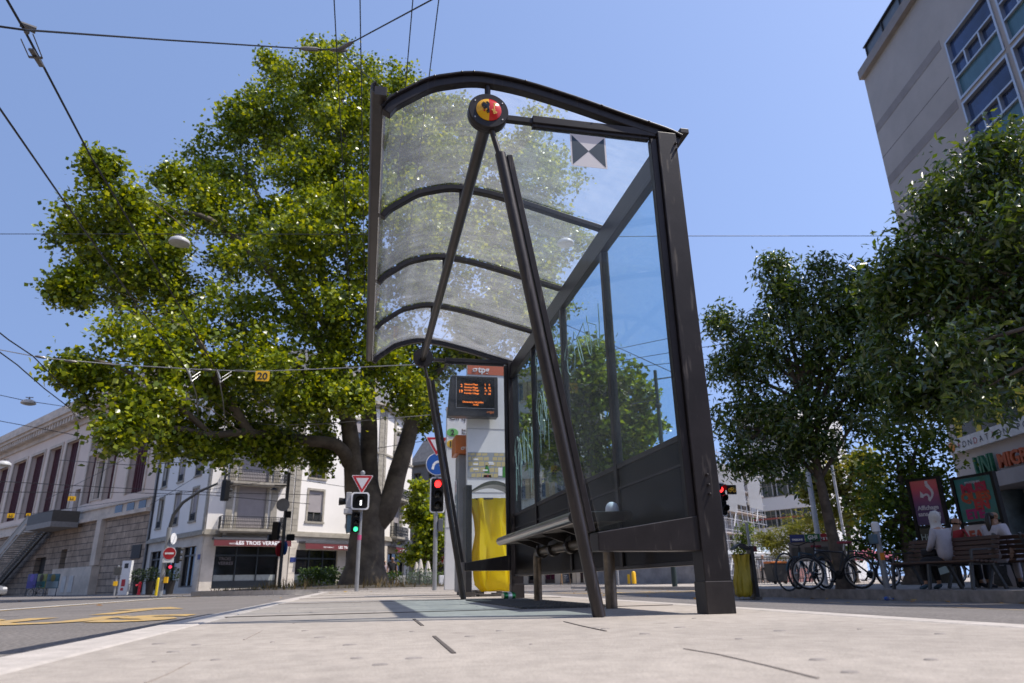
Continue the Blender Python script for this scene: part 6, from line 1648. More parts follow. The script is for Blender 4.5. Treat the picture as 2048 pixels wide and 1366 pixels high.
for i, (pp, lb) in enumerate([([(372, 737), (385, 765), (393, 790), (396, 830)], 'curved trolley wire end left of its twin in front of the dark crown'), ([(433, 740), (440, 765), (446, 800), (451, 850), (430, 890), (412, 912)], 'long curving trolley wire below the upper span near the yellow 20 plate'), ([(140, 816), (152, 835), (157, 845), (154, 880)], 'short curved trolley wire end at the left end of the lower span'), ([(188, 825), (198, 838), (203, 848), (197, 885), (190, 912)], 'curved trolley wire end drooping before the maroon theatre bays')]):
    wire('contact_wire', lb, zpts(pp, 5.7), .018, m=M_light)
def span(label, pts, r, fits=(), m=None):
    t = thing('span_wire', label, 'wire', tuple(pts[0]), 'span wires across the street')
    obj('wire', MB().tube(pts, r, 5), m or M_wire, t)
    for p, q in fits: obj('strain_insulator', MB().tube([p, p.lerp(q, .2), p.lerp(q, .8), q], [.015, .035, .035, .015], 7), M_fit, t, smooth=True)
    return t
s1 = span('top span wire from the left edge to a knot above the plane tree', dpts([(-30, 49, 7), (50, 60, 7), (330, 80, 8), (600, 97, 9), (692, 101, 9.2)]), .011, [(atD(600, 97, 9), atD(640, 99, 9.1)), (atD(660, 100, 9.15), atD(695, 101, 9.2))])
span('slanting span wire rising from the knot to the top edge', dpts([(672, 103, 9.2), (706, 84, 8.8), (870, -4, 7)]), .011, [(atD(672, 103, 9.2), atD(706, 84, 8.8))])
span('thin span wire falling from the knot behind the shelter roof', dpts([(680, 103, 9.2), (735, 152, 11), (800, 205, 13)]), .009)
lampspan = span('level lamp wire crossing the whole sky behind the shelter', dpts([(-30, 468, 26), (300, 468, 21), (745, 469, 19), (1130, 474, 19.5), (1365, 472, 21), (1800, 472, 27), (2080, 474, 33)]), .012)
sp3 = span('span wire with the yellow 20 plate in front of the dark lower crown', dpts([(-30, 694, 22), (66, 712, 21), (110, 718, 21), (230, 729, 21), (400, 739, 20.5), (510, 743, 20), (640, 738, 19.5), (835, 729, 19)]), .013, [(atD(70, 712, 21), atD(92, 716, 21)), (atD(128, 721, 21), atD(155, 724, 21)), (atD(404, 739, 20.4), atD(424, 740, 20.4)), (atD(468, 741, 20.2), atD(490, 742, 20.1))], M_light)
sp4 = span('lower span wire before the theatre cornice and drooping leaves', dpts([(130, 815, 28), (240, 830, 28), (400, 841, 28), (560, 850, 27), (640, 848, 27), (860, 830, 25)]), .017, [(atD(225, 829, 28), atD(248, 831, 28)), (atD(480, 845, 27.5), atD(505, 847, 27.4))], M_light)
sp5 = span('wire of the small lamp above the theatre roof', dpts([(-20, 786, 30), (55, 802, 30), (130, 813, 29)]), .012)
for t, lst in ((sp3, [(373, 738, 383, 763, 400, 750), (433, 740, 440, 765, 462, 750)]), (sp4, [(141, 817, 158, 838, 185, 830), (190, 825, 204, 845, 238, 836), (402, 842, 409, 855, 420, 852)])):
    D_ = 20.5 if t is sp3 else 28
    for x0_, y0_, x1_, y1_, x2_, y2_ in lst:
        a, b_, c = atD(x0_, y0_, D_), atD(x1_, y1_, D_ - .2), atD(x2_, y2_, D_)
        obj('pull_off_arm', MB().tube([a, a.lerp(b_, .5) + Vector((.03, 0, .02)), b_], [.022, .026, .018], 6).tube([b_, c], .012, 5).tube([b_ + Vector((0, 0, .12)), c + Vector((0, 0, .1))], .01, 5), M_light, t)
for i, (xa, ya, xb, yb, lb) in enumerate([(668, -4, 676, 150, 'first thin tram wire from the left at the top edge above the tree'), (720, -4, 723, 190, 'second thin tram wire at the top edge above the tree'), (826, -4, 812, 160, 'third thin tram wire at the top edge left of the shelter arch'), (878, -4, 858, 155, 'fourth thin tram wire at the top edge, nearest the shelter arch')]):
    a = atZ(xa, ya, 7.0); c = atZ(xb, yb, 7.0); d_ = (c - a); wire('tram_wire', lb, [a - d_ * .5, a, c, c + d_ * 6], .008)
for i, (pp, lb) in enumerate([([(-10, 962, 50), (200, 974, 48), (430, 985, 46), (640, 990, 44)], 'upper dark wire low across the theatre base'), ([(-10, 984, 50), (250, 985, 48), (420, 990, 46), (620, 1008, 44)], 'lower dark wire low across the theatre base'), ([(120, 920, 55), (260, 930, 50), (460, 920, 46)], 'dark wire between the theatre bays and the corner house windows'), ([(90, 1000, 60), (200, 945, 50), (300, 890, 42)], 'steep dark wire crossing the maroon bays'), ([(300, 1010, 50), (390, 955, 46), (480, 900, 40)], 'steep dark wire crossing the white wing windows'), ([(-10, 1025, 60), (60, 1028, 58), (260, 1000, 54), (520, 965, 48)], 'pale wire with small yellow plates over the stair'), ([(-10, 840, 40), (140, 868, 38), (330, 905, 36)], 'thin wire slanting down across the theatre cornice'), ([(450, 915, 40), (600, 960, 40), (700, 975, 42)], 'thin wire slanting across the chamfered corner of the white house'), ([(560, 890, 34), (700, 905, 34), (860, 880, 32)], 'thin wire crossing the forked trunk')]):
    wire('line_wire', lb, dpts(pp), .02 if i < 3 else .016, 'low wires at the crossing')
for i, (pp, lb) in enumerate([([(1040, 610, 30), (1225, 690, 26), (1400, 770, 23)], 'steep wire seen through the shelter back panes'), ([(1200, 705, 30), (1360, 672, 27), (1460, 655, 26)], 'upper of the slightly rising wires in the nearest back pane'), ([(1200, 728, 30), (1360, 702, 27), (1460, 686, 26)], 'middle of the slightly rising wires in the nearest back pane'), ([(1200, 742, 30), (1360, 724, 27), (1460, 714, 26)], 'lowest of the slightly rising wires in the nearest back pane'), ([(1400, 925, 40), (1440, 920, 38), (1520, 905, 34)], 'short wire in the sky gap right of the corner post')]):
    wire('line_wire', lb, dpts(pp), .014, 'wires behind the shelter back glass')
M_lampw = mat('lamp_shade_white', (.50, .50, .50), .4, 0, .05, 3)
def hang_lamp(label, x, y, D, wpx):
    p = atD(x, y, D); r = wpx / 2 * px_size(p)
    t = thing('hanging_lamp', label, 'street lamp', tuple(p), 'lamps hung over the street')
    obj('shade', MB().lathe([(r * .98, -r * .12), (r, 0), (r * .92, r * .22), (r * .6, r * .46), (r * .2, r * .56), (0, r * .58)], n=22), M_lampw, t, smooth=True, local=True)
    obj('diffuser', MB().lathe([(0, -r * .34), (r * .5, -r * .30), (r * .85, -r * .18), (r * .97, -r * .11)], n=22), mat('lamp_diffuser', (.40, .40, .38), .3), t, smooth=True, local=True)
    obj('hanger', MB().tube([(0, 0, r * .5), (0, 0, r * .9)], r * .12, 8).bar((-r * .5, 0, r * .85), (r * .5, 0, r * .85), r * .12, r * .1), M_fit, t, local=True)
hang_lamp('oval white street lamp hanging from the level wire before the big crown', 359, 485, 20.6, 40)
hang_lamp('street lamp seen blurred through the dusty shelter roof', 1131, 487, 19.4, 34)
hang_lamp('small white lamp hanging in the sky left of the drooping branch', 57, 806, 30, 27)
hang_lamp('pale lamp at the left edge before the first maroon bay', 8, 929, 45, 26)
def line_plate(label, x, y, D, w, h, s=None):
    p = atD(x, y, D); k = px_size(p); t = thing('line_plate', label, 'sign', tuple(p), 'yellow plates on the wires')
    obj('plate', MB().prism(rounded(w * k, h * k, .12 * h * k), (0, .01, 0), X_, Z_, .02), M_sigyel, t, local=True)
    if s: text('plate_lettering', s, h * k * .95, Vector(p) + Vector((0, -.012, -h * k * .34)), X_, Z_, M_ink, t, bold=.02 * h * k)
    else:
        b = MB(); q_ = h * k
        b.box((-q_ * .25, -.014, q_ * .05), (q_ * .14, .006, q_ * .36)).box((q_ * .25, -.014, q_ * .05), (q_ * .14, .006, q_ * .36)).box((0, -.014, -q_ * .26), (q_ * .8, .006, q_ * .14))
        obj('plate_mark', b, M_ink, t, local=True)
line_plate('yellow plate with black 20 hanging on the span wire', 525, 752, 19.9, 27, 21, '20')
line_plate('yellow plate with a black bracket mark over the white house wing', 441, 928, 40, 16, 14)
line_plate('yellow plate above the theatre side door', 144, 997, 55, 14, 9)
line_plate('yellow plate hung before the second maroon bay', 22, 1031, 58, 13, 9)
line_plate('smallest yellow plate just right of the second maroon bay', 57, 1029, 58, 8, 5)
# ================================================================ bicycles, benches, people, boards
M_rub = mat('tyre_rubber', (.018, .018, .018), .8, 0, .1, 20)
M_rim = mat('alloy_rim', (.55, .55, .55), .3, .9, .1, 10)
def bicycle(label, frame_m, saddle_m, loc, rz, group, r=.34, wb=1.04, basket=False):
    t = thing('bicycle', label, 'bicycle', loc, group, rz)
    xr, xf = -wb / 2, wb / 2
    for x in (xr, xf):
        c = Vector((x, 0, r)); w = obj('wheel', MB().tube([c + Vector((-.0, -.05, 0)), c + Vector((0, .05, 0))], .025, 8), M_rim, t, local=True)
        ringp = lambda q: [c + Vector((q * math.cos(a), 0, q * math.sin(a))) for a in [2 * math.pi * k / 28 for k in range(28)]]
        obj('tyre', MB().tube(ringp(r - .02), .021, 7, closed=True), M_rub, w, local=True, smooth=True)
        obj('rim', MB().tube(ringp(r - .05), .013, 6, closed=True), M_rim, w, local=True, smooth=True)
        b = MB()
        for k in range(14): a = 2 * math.pi * k / 14; b.tube([c + Vector((0, .03 * (-1) ** k, 0)), c + Vector(((r - .05) * math.cos(a), 0, (r - .05) * math.sin(a)))], .0025, 3)
        obj('spokes', b, M_rim, w, local=True)
    bb = Vector((-.10, 0, .29)); st_ = Vector((-.28, 0, .78)); hd = Vector((xf - .20, 0, .80)); hb = Vector((xf - .165, 0, .66))
    b = MB()
    for p, q, rr in [(bb, st_, .017), (st_ * .92 + bb * .08, hd, .017), (hb, bb, .021), (hd, hb, .022)]: b.tube([p, q], rr, 8)
    for s in (-.05, .05):
        b.tube([bb + Vector((0, s, 0)), Vector((xr, s, r))], .010, 6); b.tube([st_ + Vector((.02, s * .4, -.05)), Vector((xr, s, r))], .009, 6); b.tube([hb + Vector((.01, s, -.02)), Vector((xf, s, r))], .014, 6)
    obj('frame', b, frame_m, t, local=True, smooth=True)
    b = MB().tube([st_, st_ + Vector((-.035, 0, .14))], .013, 8); obj('seat_post', b, M_rim, t, local=True)
    b = MB().prism([(-.16, .075), (-.06, .08), (.05, .03), (.13, .018), (.13, -.018), (.05, -.03), (-.06, -.08), (-.16, -.075)], st_ + Vector((-.02, 0, .14)), X_, Y_, .05)
    obj('saddle', b, saddle_m, t, local=True, bevel=.012)
    b = MB().tube([hd, hd + Vector((-.03, 0, .16))], .014, 8); cc = hd + Vector((-.03, 0, .16))
    b.tube([cc + Vector((-.10, -.30, .05)), cc + Vector((.0, -.24, .06)), cc + Vector((.05, -.06, 0)), cc + Vector((.05, .06, 0)), cc + Vector((0, .24, .06)), cc + Vector((-.10, .30, .05))], .012, 7)
    obj('handlebar', b, M_sigblk, t, local=True, smooth=True)
    b = MB().lathe([(.09, -.006), (.09, .006)], bb, 18, RX90); b.bar(bb + Vector((0, -.07, 0)), bb + Vector((.10, -.07, -.13)), .02, .03).bar(bb + Vector((0, .07, 0)), bb + Vector((-.10, .07, .13)), .02, .03)
    b.box(bb + Vector((.10, -.12, -.13)), (.09, .09, .02)).box(bb + Vector((-.10, .12, .13)), (.09, .09, .02))
    obj('crank', b, M_sigblk, t, local=True)
    for x in (xr, xf):
        b = MB().tube([Vector((x + (r + .025) * math.cos(a), 0, r + (r + .025) * math.sin(a))) for a in [math.radians(q) for q in (range(40, 190, 15) if x < 0 else range(10, 130, 15))]], .014, 5)
        obj('mudguard', b, frame_m, t, local=True)
    return t
def place2(x0, y0, D0, x1, D1, z):
    a = atD(x0, y0, D0); c = atD(x1, y0, D1); a.z = c.z = z; m = (a + c) / 2; d = a - c
    return (m.x, m.y, z), math.atan2(d.y, d.x), d.length
M_fblk = mat('frame_black', (.02, .02, .022), .35, .2, .1, 8); M_fblue = mat('frame_blue', (.03, .09, .13), .35, .2, .1, 8); M_fgrey = mat('frame_grey', (.22, .23, .25), .35, .3, .1, 8)
M_sred = mat('saddle_red', (.22, .02, .035), .5, 0, .1, 9)
l, a, w = place2(1625, 1160, 16.6, 1714, 16.9, SWZ); bicycle('black bicycle with a red saddle standing broadside in front of the tree trunk', M_fblk, M_sred, l, a, 'bicycles parked on the right pavement', wb=1.06)
l, a, w = place2(1591, 1160, 17.6, 1655, 18.6, SWZ); bicycle('dark blue bicycle leaning left behind the black one', M_fblue, M_sred, l, a, 'bicycles parked on the right pavement')
l, a, w = place2(1700, 1160, 17.9, 1768, 18.3, SWZ); bicycle('bicycle with a black saddle and its rear wheel right of the trunk', M_fblk, M_sigblk, l, a, 'bicycles parked on the right pavement', r=.30)
for i, (x0, x1, D) in enumerate([(1806, 1838, 27), (1840, 1872, 28), (1880, 1915, 27), (1925, 1958, 28), (1775, 1806, 29)]):
    l, a, w = place2(x0, 1160, D, x1, D + .6, SWZ)
    bicycle(['grey bicycle far behind the left end of the bench', 'second grey bicycle behind the bench, under the seated woman', 'black bicycle seen between the bench legs', 'black bicycle behind the right bench end', 'grey bicycle far behind the orange push box post'][i], [M_fgrey, M_fgrey, M_fblk, M_fblk, M_fgrey][i], M_sigblk, l, a, 'bicycles further back on the square')
# bicycle loops
for x, D in ((1578, 17.4), (1650, 17.5)):
    p = atD(x, 1172, D); b = MB().tube([Vector((p.x + .28 * math.cos(t_) * 1.0, p.y, SWZ + .38 + .40 * math.sin(t_))) for t_ in [2 * math.pi * k / 20 for k in range(20)]], .022, 7, closed=True)
    tag(obj('bicycle_loop', b, M_poled, smooth=True), 'round black bike parking loop ' + ('at the far left wheel of the bikes' if x < 1600 else 'between the wheels of the black bike'), 'bike rack', 'bike parking loops')

# benches of dark slats
M_wood = mat('bench_wood', (.075, .036, .022), .5, 0, .25, 2, stretch=(.6, 14, 14))
def park_bench(label, loc, rz, length=2.3):
    t = thing('park_bench', label, 'bench', loc, 'slatted benches on the pavement', rz)
    for k in range(5): obj('seat_slat', MB().box((0, -.02 - .095 * k, .45 + .006 * k), (length, .075, .035)), M_wood, t, local=True, bevel=.006)
    for k in range(5): obj('back_slat', MB().box((0, .075 + .028 * k, .54 + .082 * k), (length, .03, .068), M=Matrix.Rotation(-.32, 3, 'X')), M_wood, t, local=True, bevel=.005)
    for x in (-length / 2 + .12, -.02, length / 2 - .12):
        b = MB().bar((x, -.42, .43), (x, -.50, 0), .045, .05, (0, 1, 0)).bar((x, .02, .43), (x, .22, 0), .045, .05, (0, 1, 0)).bar((x, -.44, .425), (x, .05, .42), .05, .035).bar((x, .05, .42), (x, .22, .93), .04, .05, (0, 1, 0))
        obj('leg', b, M_poled, t, local=True)
    for x in (-length / 2 + .12, length / 2 - .12):
        obj('armrest', MB().bar((x, .14, .68), (x, -.36, .66), .045, .03).bar((x, -.36, .67), (x, -.40, .43), .04, .03, (0, 1, 0)), M_poled, t, local=True)
    return t
a = atD(1822, 1170, 16.4); c = atD(2002, 1172, 15.0); a.z = c.z = SWZ; d = c - a; rzb = math.atan2(d.y, d.x); mid = (a + c) / 2
nb = Vector((-math.sin(rzb), math.cos(rzb), 0))
park_bench('slatted bench facing the road with a woman in a white headscarf on it', tuple(mid), rzb, d.length + .05)
m2_ = mid + nb * .75 + d.normalized() * .25
park_bench('slatted bench turned to the square behind the first one', tuple(m2_), rzb + math.pi, d.length)
m3_ = mid + d.normalized() * (d.length + .30) + nb * .95
park_bench('slatted bench cut by the right edge with its back to the road', tuple(m3_), rzb + math.pi + .05, 2.0)

# ---------------------------------------------------------------- people
M_skin = mat('skin', (.42, .24, .16), .5, 0, .05, 5); M_skin2 = mat('skin_tan', (.30, .165, .10), .5, 0, .05, 5)
M_wcloth = mat('white_cloth', (.44, .42, .46), .85, 0, .08, 5, .3, 40); M_bcloth = mat('black_cloth', (.016, .016, .02), .9, 0, .1, 6)
M_rcloth = mat('red_cloth', (.30, .02, .025), .85, 0, .1, 6); M_jean = mat('jeans', (.12, .17, .26), .9, 0, .12, 9); M_lilac = mat('lilac_cloth', (.36, .30, .34), .9, 0, .1, 8); M_olive = mat('olive_cloth', (.10, .11, .07), .9, 0, .12, 6)
M_hair = mat('dark_hair', (.012, .009, .008), .4, 0, .3, 30); M_shoe = mat('teal_trainer', (.05, .11, .17), .6, 0, .2, 12); M_eye = flat('eye_dark', (.01, .01, .01), .3)
def skin_mesh(name, V, E, R_, m, parent, root=0, sub=2):
    me = bpy.data.meshes.new('sk'); me.from_pydata([tuple(v) for v in V], E, []); o = bpy.data.objects.new('sk', me); COL.objects.link(o)
    mod = o.modifiers.new('skin', 'SKIN'); mod.use_smooth_shade = True
    if not me.skin_vertices: me.attributes
    for i, r in enumerate(R_): me.skin_vertices[0].data[i].radius = r if isinstance(r, tuple) else (r, r)
    for i in range(len(V)): me.skin_vertices[0].data[i].use_root = (i == root)
    sb = o.modifiers.new('sub', 'SUBSURF'); sb.levels = sub; sb.render_levels = sub
    bpy.context.view_layer.update(); dg = bpy.context.evaluated_depsgraph_get()
    m2 = bpy.data.meshes.new_from_object(o.evaluated_get(dg)); bpy.data.objects.remove(o); m2.name = name; m2.materials.clear()
    return link(name, m2, m, parent, True)
def person(label, loc, rz, J, top, bottom, shoes, skin, hair='short', sleeves=True, longskirt=False, scarf=None, group=None, scale=1.0, legs_bare=False):
    """J: joint positions in a frame that faces +x"""
    t = thing('person', label, 'person', loc, group, rz); t.scale = (scale,) * 3
    V = []; E = []; R_ = []; I = {}
    def add(k, p, r, par=None):
        I[k] = len(V); V.append(Vector(p)); R_.append(r)
        if par is not None: E.append((I[par], I[k]))
    add('pel', J['pel'], (.115, .14)); add('sp', J['sp'], (.10, .135), 'pel'); add('ch', J['ch'], (.105, .15), 'sp'); add('nk', J['nk'], .055, 'ch')
    hb = Vector(J['nk']) + Vector(J.get('hd', (.03, 0, .07))); fwd = Vector(J.get('face', (1, 0, 0))).normalized()
    add('h0', hb, .062, 'nk'); add('h1', hb + Vector((0, 0, .08)) + fwd * .012, (.088, .082), 'h0'); add('h2', hb + Vector((0, 0, .155)) - fwd * .006, (.078, .075), 'h1')
    add('nose', hb + Vector((0, 0, .065)) + fwd * .105, .013, 'h1'); add('chin', hb + Vector((0, 0, -.005)) + fwd * .065, .028, 'h0')
    for s, k in ((1, 'L'), (-1, 'R')):
        add('sh' + k, J['sh' + k], .062, 'ch'); add('el' + k, J['el' + k], .043, 'sh' + k); add('wr' + k, J['wr' + k], .028, 'el' + k)
        hand = Vector(J['wr' + k]); d_ = (hand - Vector(J['el' + k])).normalized(); pc = hand + d_ * .06; add('pa' + k, pc, (.034, .018), 'wr' + k)
        sd = d_.cross(Z_ if abs(d_.z) < .8 else X_).normalized()
        for q_, (o_, l_) in enumerate(((-.028, .062), (-.010, .078), (.010, .074), (.028, .055))):
            f0 = pc + sd * o_ + d_ * .03; f1 = f0 + d_ * l_ * .55; f2 = f1 + (d_ + Vector((0, 0, -.6))).normalized() * l_ * .5
            add('f%s%d' % (k, q_), f0, .009, 'pa' + k); add('g%s%d' % (k, q_), f1, .0085, 'f%s%d' % (k, q_)); add('k%s%d' % (k, q_), f2, .007, 'g%s%d' % (k, q_))
        th_ = pc - d_ * .03 + sd * .034 * -s; add('t0' + k, th_, .011, 'pa' + k); add('t1' + k, th_ + d_ * .05 - sd * s * .022, .009, 't0' + k)
        add('hp' + k, J['hp' + k], .085, 'pel'); add('kn' + k, J['kn' + k], .058, 'hp' + k); add('an' + k, J['an' + k], .04, 'kn' + k); add('to' + k, J['to' + k], (.036, .03), 'an' + k)
    body = skin_mesh('body', V, E, R_, skin, t)
    g_ = lambda k: V[I[k]]
    # eyes, ears, mouth
    sdv = Z_.cross(fwd)
    b = MB()
    for s in (-1, 1): b.ball(g_('h1') + fwd * .084 + sdv * s * .032 + Vector((0, 0, .012)), .011, 8, 6)
    obj('eyes', b, M_eye, body, local=True)
    obj('mouth', MB().bar(g_('h0') + fwd * .090 + sdv * .022 + Vector((0, 0, .03)), g_('h0') + fwd * .090 - sdv * .022 + Vector((0, 0, .03)), .012, .008), mat('lips', (.25, .08, .07), .5), body, local=True)
    b = MB()
    for s in (-1, 1): b.ball(g_('h1') + sdv * s * .085 - fwd * .005, .026, 8, 6, (.6, .5, 1.2))
    obj('ears', b, skin, body, local=True, smooth=True)
    # top
    TV = [g_('pel') + Vector((-.02, 0, -.07)), g_('sp'), g_('ch'), g_('ch').lerp(g_('nk'), .55)]; TE = [(0, 1), (1, 2), (2, 3)]; TR = [(.155, .185), (.132, .164), (.138, .178), .088]
    for k in 'LR':
        i = len(TV); TV += [g_('sh' + k), g_('sh' + k).lerp(g_('el' + k), .55)]; TR += [.088, .066]; TE += [(2, i), (i, i + 1)]
        if sleeves: TV += [g_('el' + k), g_('el' + k).lerp(g_('wr' + k), .9)]; TR += [.058, .046]; TE += [(i + 1, i + 2), (i + 2, i + 3)]
    skin_mesh('top', TV, TE, TR, top, t)
    BV = [g_('pel') + Vector((0, 0, .05)), g_('pel')]; BE = [(0, 1)]; BR = [(.13, .158), (.135, .165)]
    for k in 'LR':
        i = len(BV); BV += [g_('hp' + k), g_('kn' + k)]; BR += [.10, .078 if not longskirt else .12]; BE += [(1, i), (i, i + 1)]
        if not legs_bare: BV += [g_('kn' + k).lerp(g_('an' + k), .9)]; BR += [.062 if not longskirt else .13]; BE += [(i + 1, i + 2)]
    skin_mesh('skirt' if longskirt else 'trousers', BV, BE, BR, bottom, t)
    for k in 'LR': skin_mesh('shoe', [g_('an' + k) + (g_('an' + k) - g_('to' + k)) * .25 - Vector((0, 0, .01)), g_('an' + k).lerp(g_('to' + k), .5) - Vector((0, 0, .012)), g_('to' + k) + (g_('to' + k) - g_('an' + k)) * .18], [(0, 1), (1, 2)], [(.048, .045), (.048, .042), (.042, .03)], shoes, t)
    c = g_('h1')
    if scarf:
        b = MB(); n = 20; vs = []; fs = []; prof = [(.09, .12, -.24, -.01), (.125, .155, -.21, -.01), (.095, .105, -.13, 0), (.088, .092, -.06, .004), (.106, .096, .0, .0), (.113, .100, .055, -.008), (.100, .090, .11, -.014), (.066, .060, .152, -.020), (.03, .028, .170, -.022), (.0, .0, .174, -.022)]
        for a_, b2, z_, x_ in prof:
            for j in range(n):
                an = 2 * math.pi * j / n; f_ = fwd * (a_ * math.cos(an) + x_ - (.03 if math.cos(an) > .75 and -.06 < z_ < .08 else 0)) + sdv * b2 * math.sin(an) * (1 + .06 * math.sin(5 * an + z_ * 40)); vs.append(c + f_ + Vector((0, 0, z_)))
        for k in range(len(prof) - 1):
            for j in range(n):
                an = 2 * math.pi * (j + .5) / n
                if math.cos(an) > .80 and prof[k][2] > -.11 and prof[k][2] < .05: continue     # face opening
                fs.append((k * n + j, k * n + (j + 1) % n, (k + 1) * n + (j + 1) % n, (k + 1) * n + j))
        obj('headscarf', b.add(vs, fs), scarf, t, smooth=True, local=True)
    elif hair:
        V2 = [c + Vector((0, 0, .06)) - fwd * .02, c - fwd * .045 + Vector((0, 0, .0)), c - fwd * .05 - Vector((0, 0, .07))]; R2 = [(.088, .088), (.072, .086), (.05, .07)]; E2 = [(0, 1), (1, 2)]
        if hair == 'ponytail': V2 += [c - fwd * .12 + Vector((0, 0, .02)), c - fwd * .15 - Vector((0, 0, .12)), c - fwd * .13 - Vector((0, 0, .30)), c - fwd * .12 - Vector((0, 0, .38))]; R2 += [.045, .055, .04, .015]; E2 += [(1, 3), (3, 4), (4, 5), (5, 6)]
        if hair == 'long': V2 += [c - fwd * .06 - Vector((0, 0, .16)), c - fwd * .07 - Vector((0, 0, .28))]; R2 += [(.05, .09), (.03, .08)]; E2 += [(2, 3), (3, 4)]
        skin_mesh('hair', V2, E2, R2, M_hair, t)
    return t
SIT = dict(pel=(0, 0, .54), sp=(-.02, 0, .76), ch=(.0, 0, .98), nk=(.03, 0, 1.12), shL=(.0, .175, 1.045), shR=(.0, -.175, 1.045), elL=(.08, .23, .79), elR=(.10, -.23, .79), wrL=(.30, .07, .71), wrR=(.30, -.07, .72), hpL=(.02, .09, .53), hpR=(.02, -.09, .53), knL=(.45, .10, .53), knR=(.45, -.12, .54), anL=(.46, .10, .10), anR=(.38, -.13, .10), toL=(.60, .11, .04), toR=(.52, -.15, .04))
STAND = dict(pel=(0, 0, .95), sp=(-.01, 0, 1.12), ch=(.0, 0, 1.32), nk=(.01, 0, 1.47), shL=(.0, .18, 1.40), shR=(.0, -.18, 1.40), elL=(-.04, .24, 1.12), elR=(.03, -.24, 1.12), wrL=(.03, .26, .87), wrR=(.14, -.25, .89), hpL=(0, .09, .92), hpR=(0, -.09, .92), knL=(.10, .10, .51), knR=(-.02, -.10, .50), anL=(.14, .10, .09), anR=(-.16, -.10, .12), toL=(.28, .11, .04), toR=(-.04, -.11, .04))
# woman in the white headscarf, turned along the bench to the left
pw = mid - d.normalized() * .0 - nb * .20
pxh = atD(1900, 1130, 15.8); pw = Vector((pxh.x, pxh.y, SWZ - .02)) - nb * .05
person('seated woman in a white headscarf and pale blouse with black trousers on the bench', tuple(pw), rzb + math.pi - .25 + math.pi * 0.10, SIT, M_wcloth, M_bcloth, M_shoe, M_skin, scarf=mat('scarf_white', (.58, .57, .56), .85, 0, .06, 14, .4, 40))
bagc = pw + Vector((math.cos(rzb + math.pi), math.sin(rzb + math.pi), 0)) * .30 + Vector((0, 0, .68))
tag(obj('handbag', MB().box(bagc, (.34, .24, .13), rzb), M_bcloth, bevel=.03), 'black bag lying on the lap of the woman in the white headscarf', 'bag')
J2 = dict(SIT); J2['face'] = (.5, -1, 0)
p2 = atD(1925, 1130, 16.6)
person('person with short dark hair and a red top sitting behind the headscarf woman, looking right', (p2.x, p2.y, SWZ - .02), rzb + math.pi / 2, J2, M_rcloth, M_bcloth, M_bcloth, M_skin2, hair='short')
p3 = atD(2003, 1130, 15.9)
J3 = dict(SIT); J3['elR'] = (-.02, -.33, .84); J3['wrR'] = (-.10, -.36, .66)
person('woman with a long dark ponytail and white top seen from behind at right edge', (p3.x, p3.y, SWZ), rzb + math.pi / 2, J3, M_wcloth, M_wcloth, M_bcloth, M_skin2, hair='ponytail')
p4 = atD(2008, 1160, 23); person('person standing far behind the right bench of whom mainly the feet show', (p4.x, p4.y, SWZ), 1.0, STAND, M_bcloth, M_bcloth, M_bcloth, M_skin2, legs_bare=True)
p5 = atD(767, 1170, 41.5); p5.z = gz(p5.x, p5.y) + .02
Jw = dict(STAND); Jw['elL'] = (.06, .24, 1.14); Jw['wrL'] = (.24, .12, 1.10)
person('woman in a lilac top and long olive skirt walking left of the man in black', tuple(p5), -1.3, Jw, M_lilac, M_olive, M_bcloth, M_skin, hair='long', longskirt=True, scale=.97)
p6 = atD(783, 1170, 41); p6.z = gz(p6.x, p6.y) + .02
person('man in a black T-shirt and faded jeans walking by the plane tree', tuple(p6), -1.5, STAND, M_bcloth, M_jean, M_bcloth, M_skin2, hair='short', sleeves=False, scale=1.06)
p7 = atD(1530, 1160, 48); person('distant person in a white top beside the dark container', (p7.x, p7.y, -.16), -1.8, STAND, M_wcloth, M_bcloth, M_bcloth, M_skin, hair='short')

# ---------------------------------------------------------------- poster boards
def grad_mat(name, stops):
    """printed colour fade of a poster, along its own height"""
    m = bpy.data.materials.new(name); m.use_nodes = True; nt = m.node_tree; N = nt.nodes; L = nt.links; bs = N['Principled BSDF']; bs.inputs['Roughness'].default_value = .35
    tc = N.new('ShaderNodeTexCoord'); sp = N.new('ShaderNodeSeparateXYZ'); rp = N.new('ShaderNodeValToRGB'); L.new(tc.outputs['Generated'], sp.inputs[0]); L.new(sp.outputs[2], rp.inputs[0])
    el = rp.color_ramp.elements
    while len(el) < len(stops): el.new(.5)
    for i, (p, c) in enumerate(stops): el[i].position = p; el[i].color = (*c, 1)
    L.new(rp.outputs[0], bs.inputs['Base Color']); return m
def board(label, x0, x1, yt, ym_, D0, D1, ybot=None):
    a = atD(x0, ym_, D0); c = atD(x1, ym_, D1); F_ = Fac((a.x, a.y), (c.x, c.y)); zt_ = zat(a.x, a.y, yt); zm_ = zat(a.x, a.y, ym_)
    t = thing('poster_board', label, 'poster board', ((a.x + c.x) / 2, (a.y + c.y) / 2, SWZ), 'poster boards before the tall block')
    for u in (-.035, F_.len + .035):
        b = MB(); F_.box(b, u - .035, u + .035, SWZ, zt_ + .05, -.08, .02); obj('post', b, M_sigblk, t)
    for z0_, z1_ in ((zm_ - .05, zm_), (zt_, zt_ + .045)): obj('rail', F_.box(MB(), 0, F_.len, z0_, z1_, -.06, .015), M_sigblk, t)
    return t, F_, zt_, zm_
t, F_, zt_, zm_ = board('tall poster board with a pink and violet white-swirl poster above a black one', 1836, 1893, 963, 1052, 18.8, 18.6)
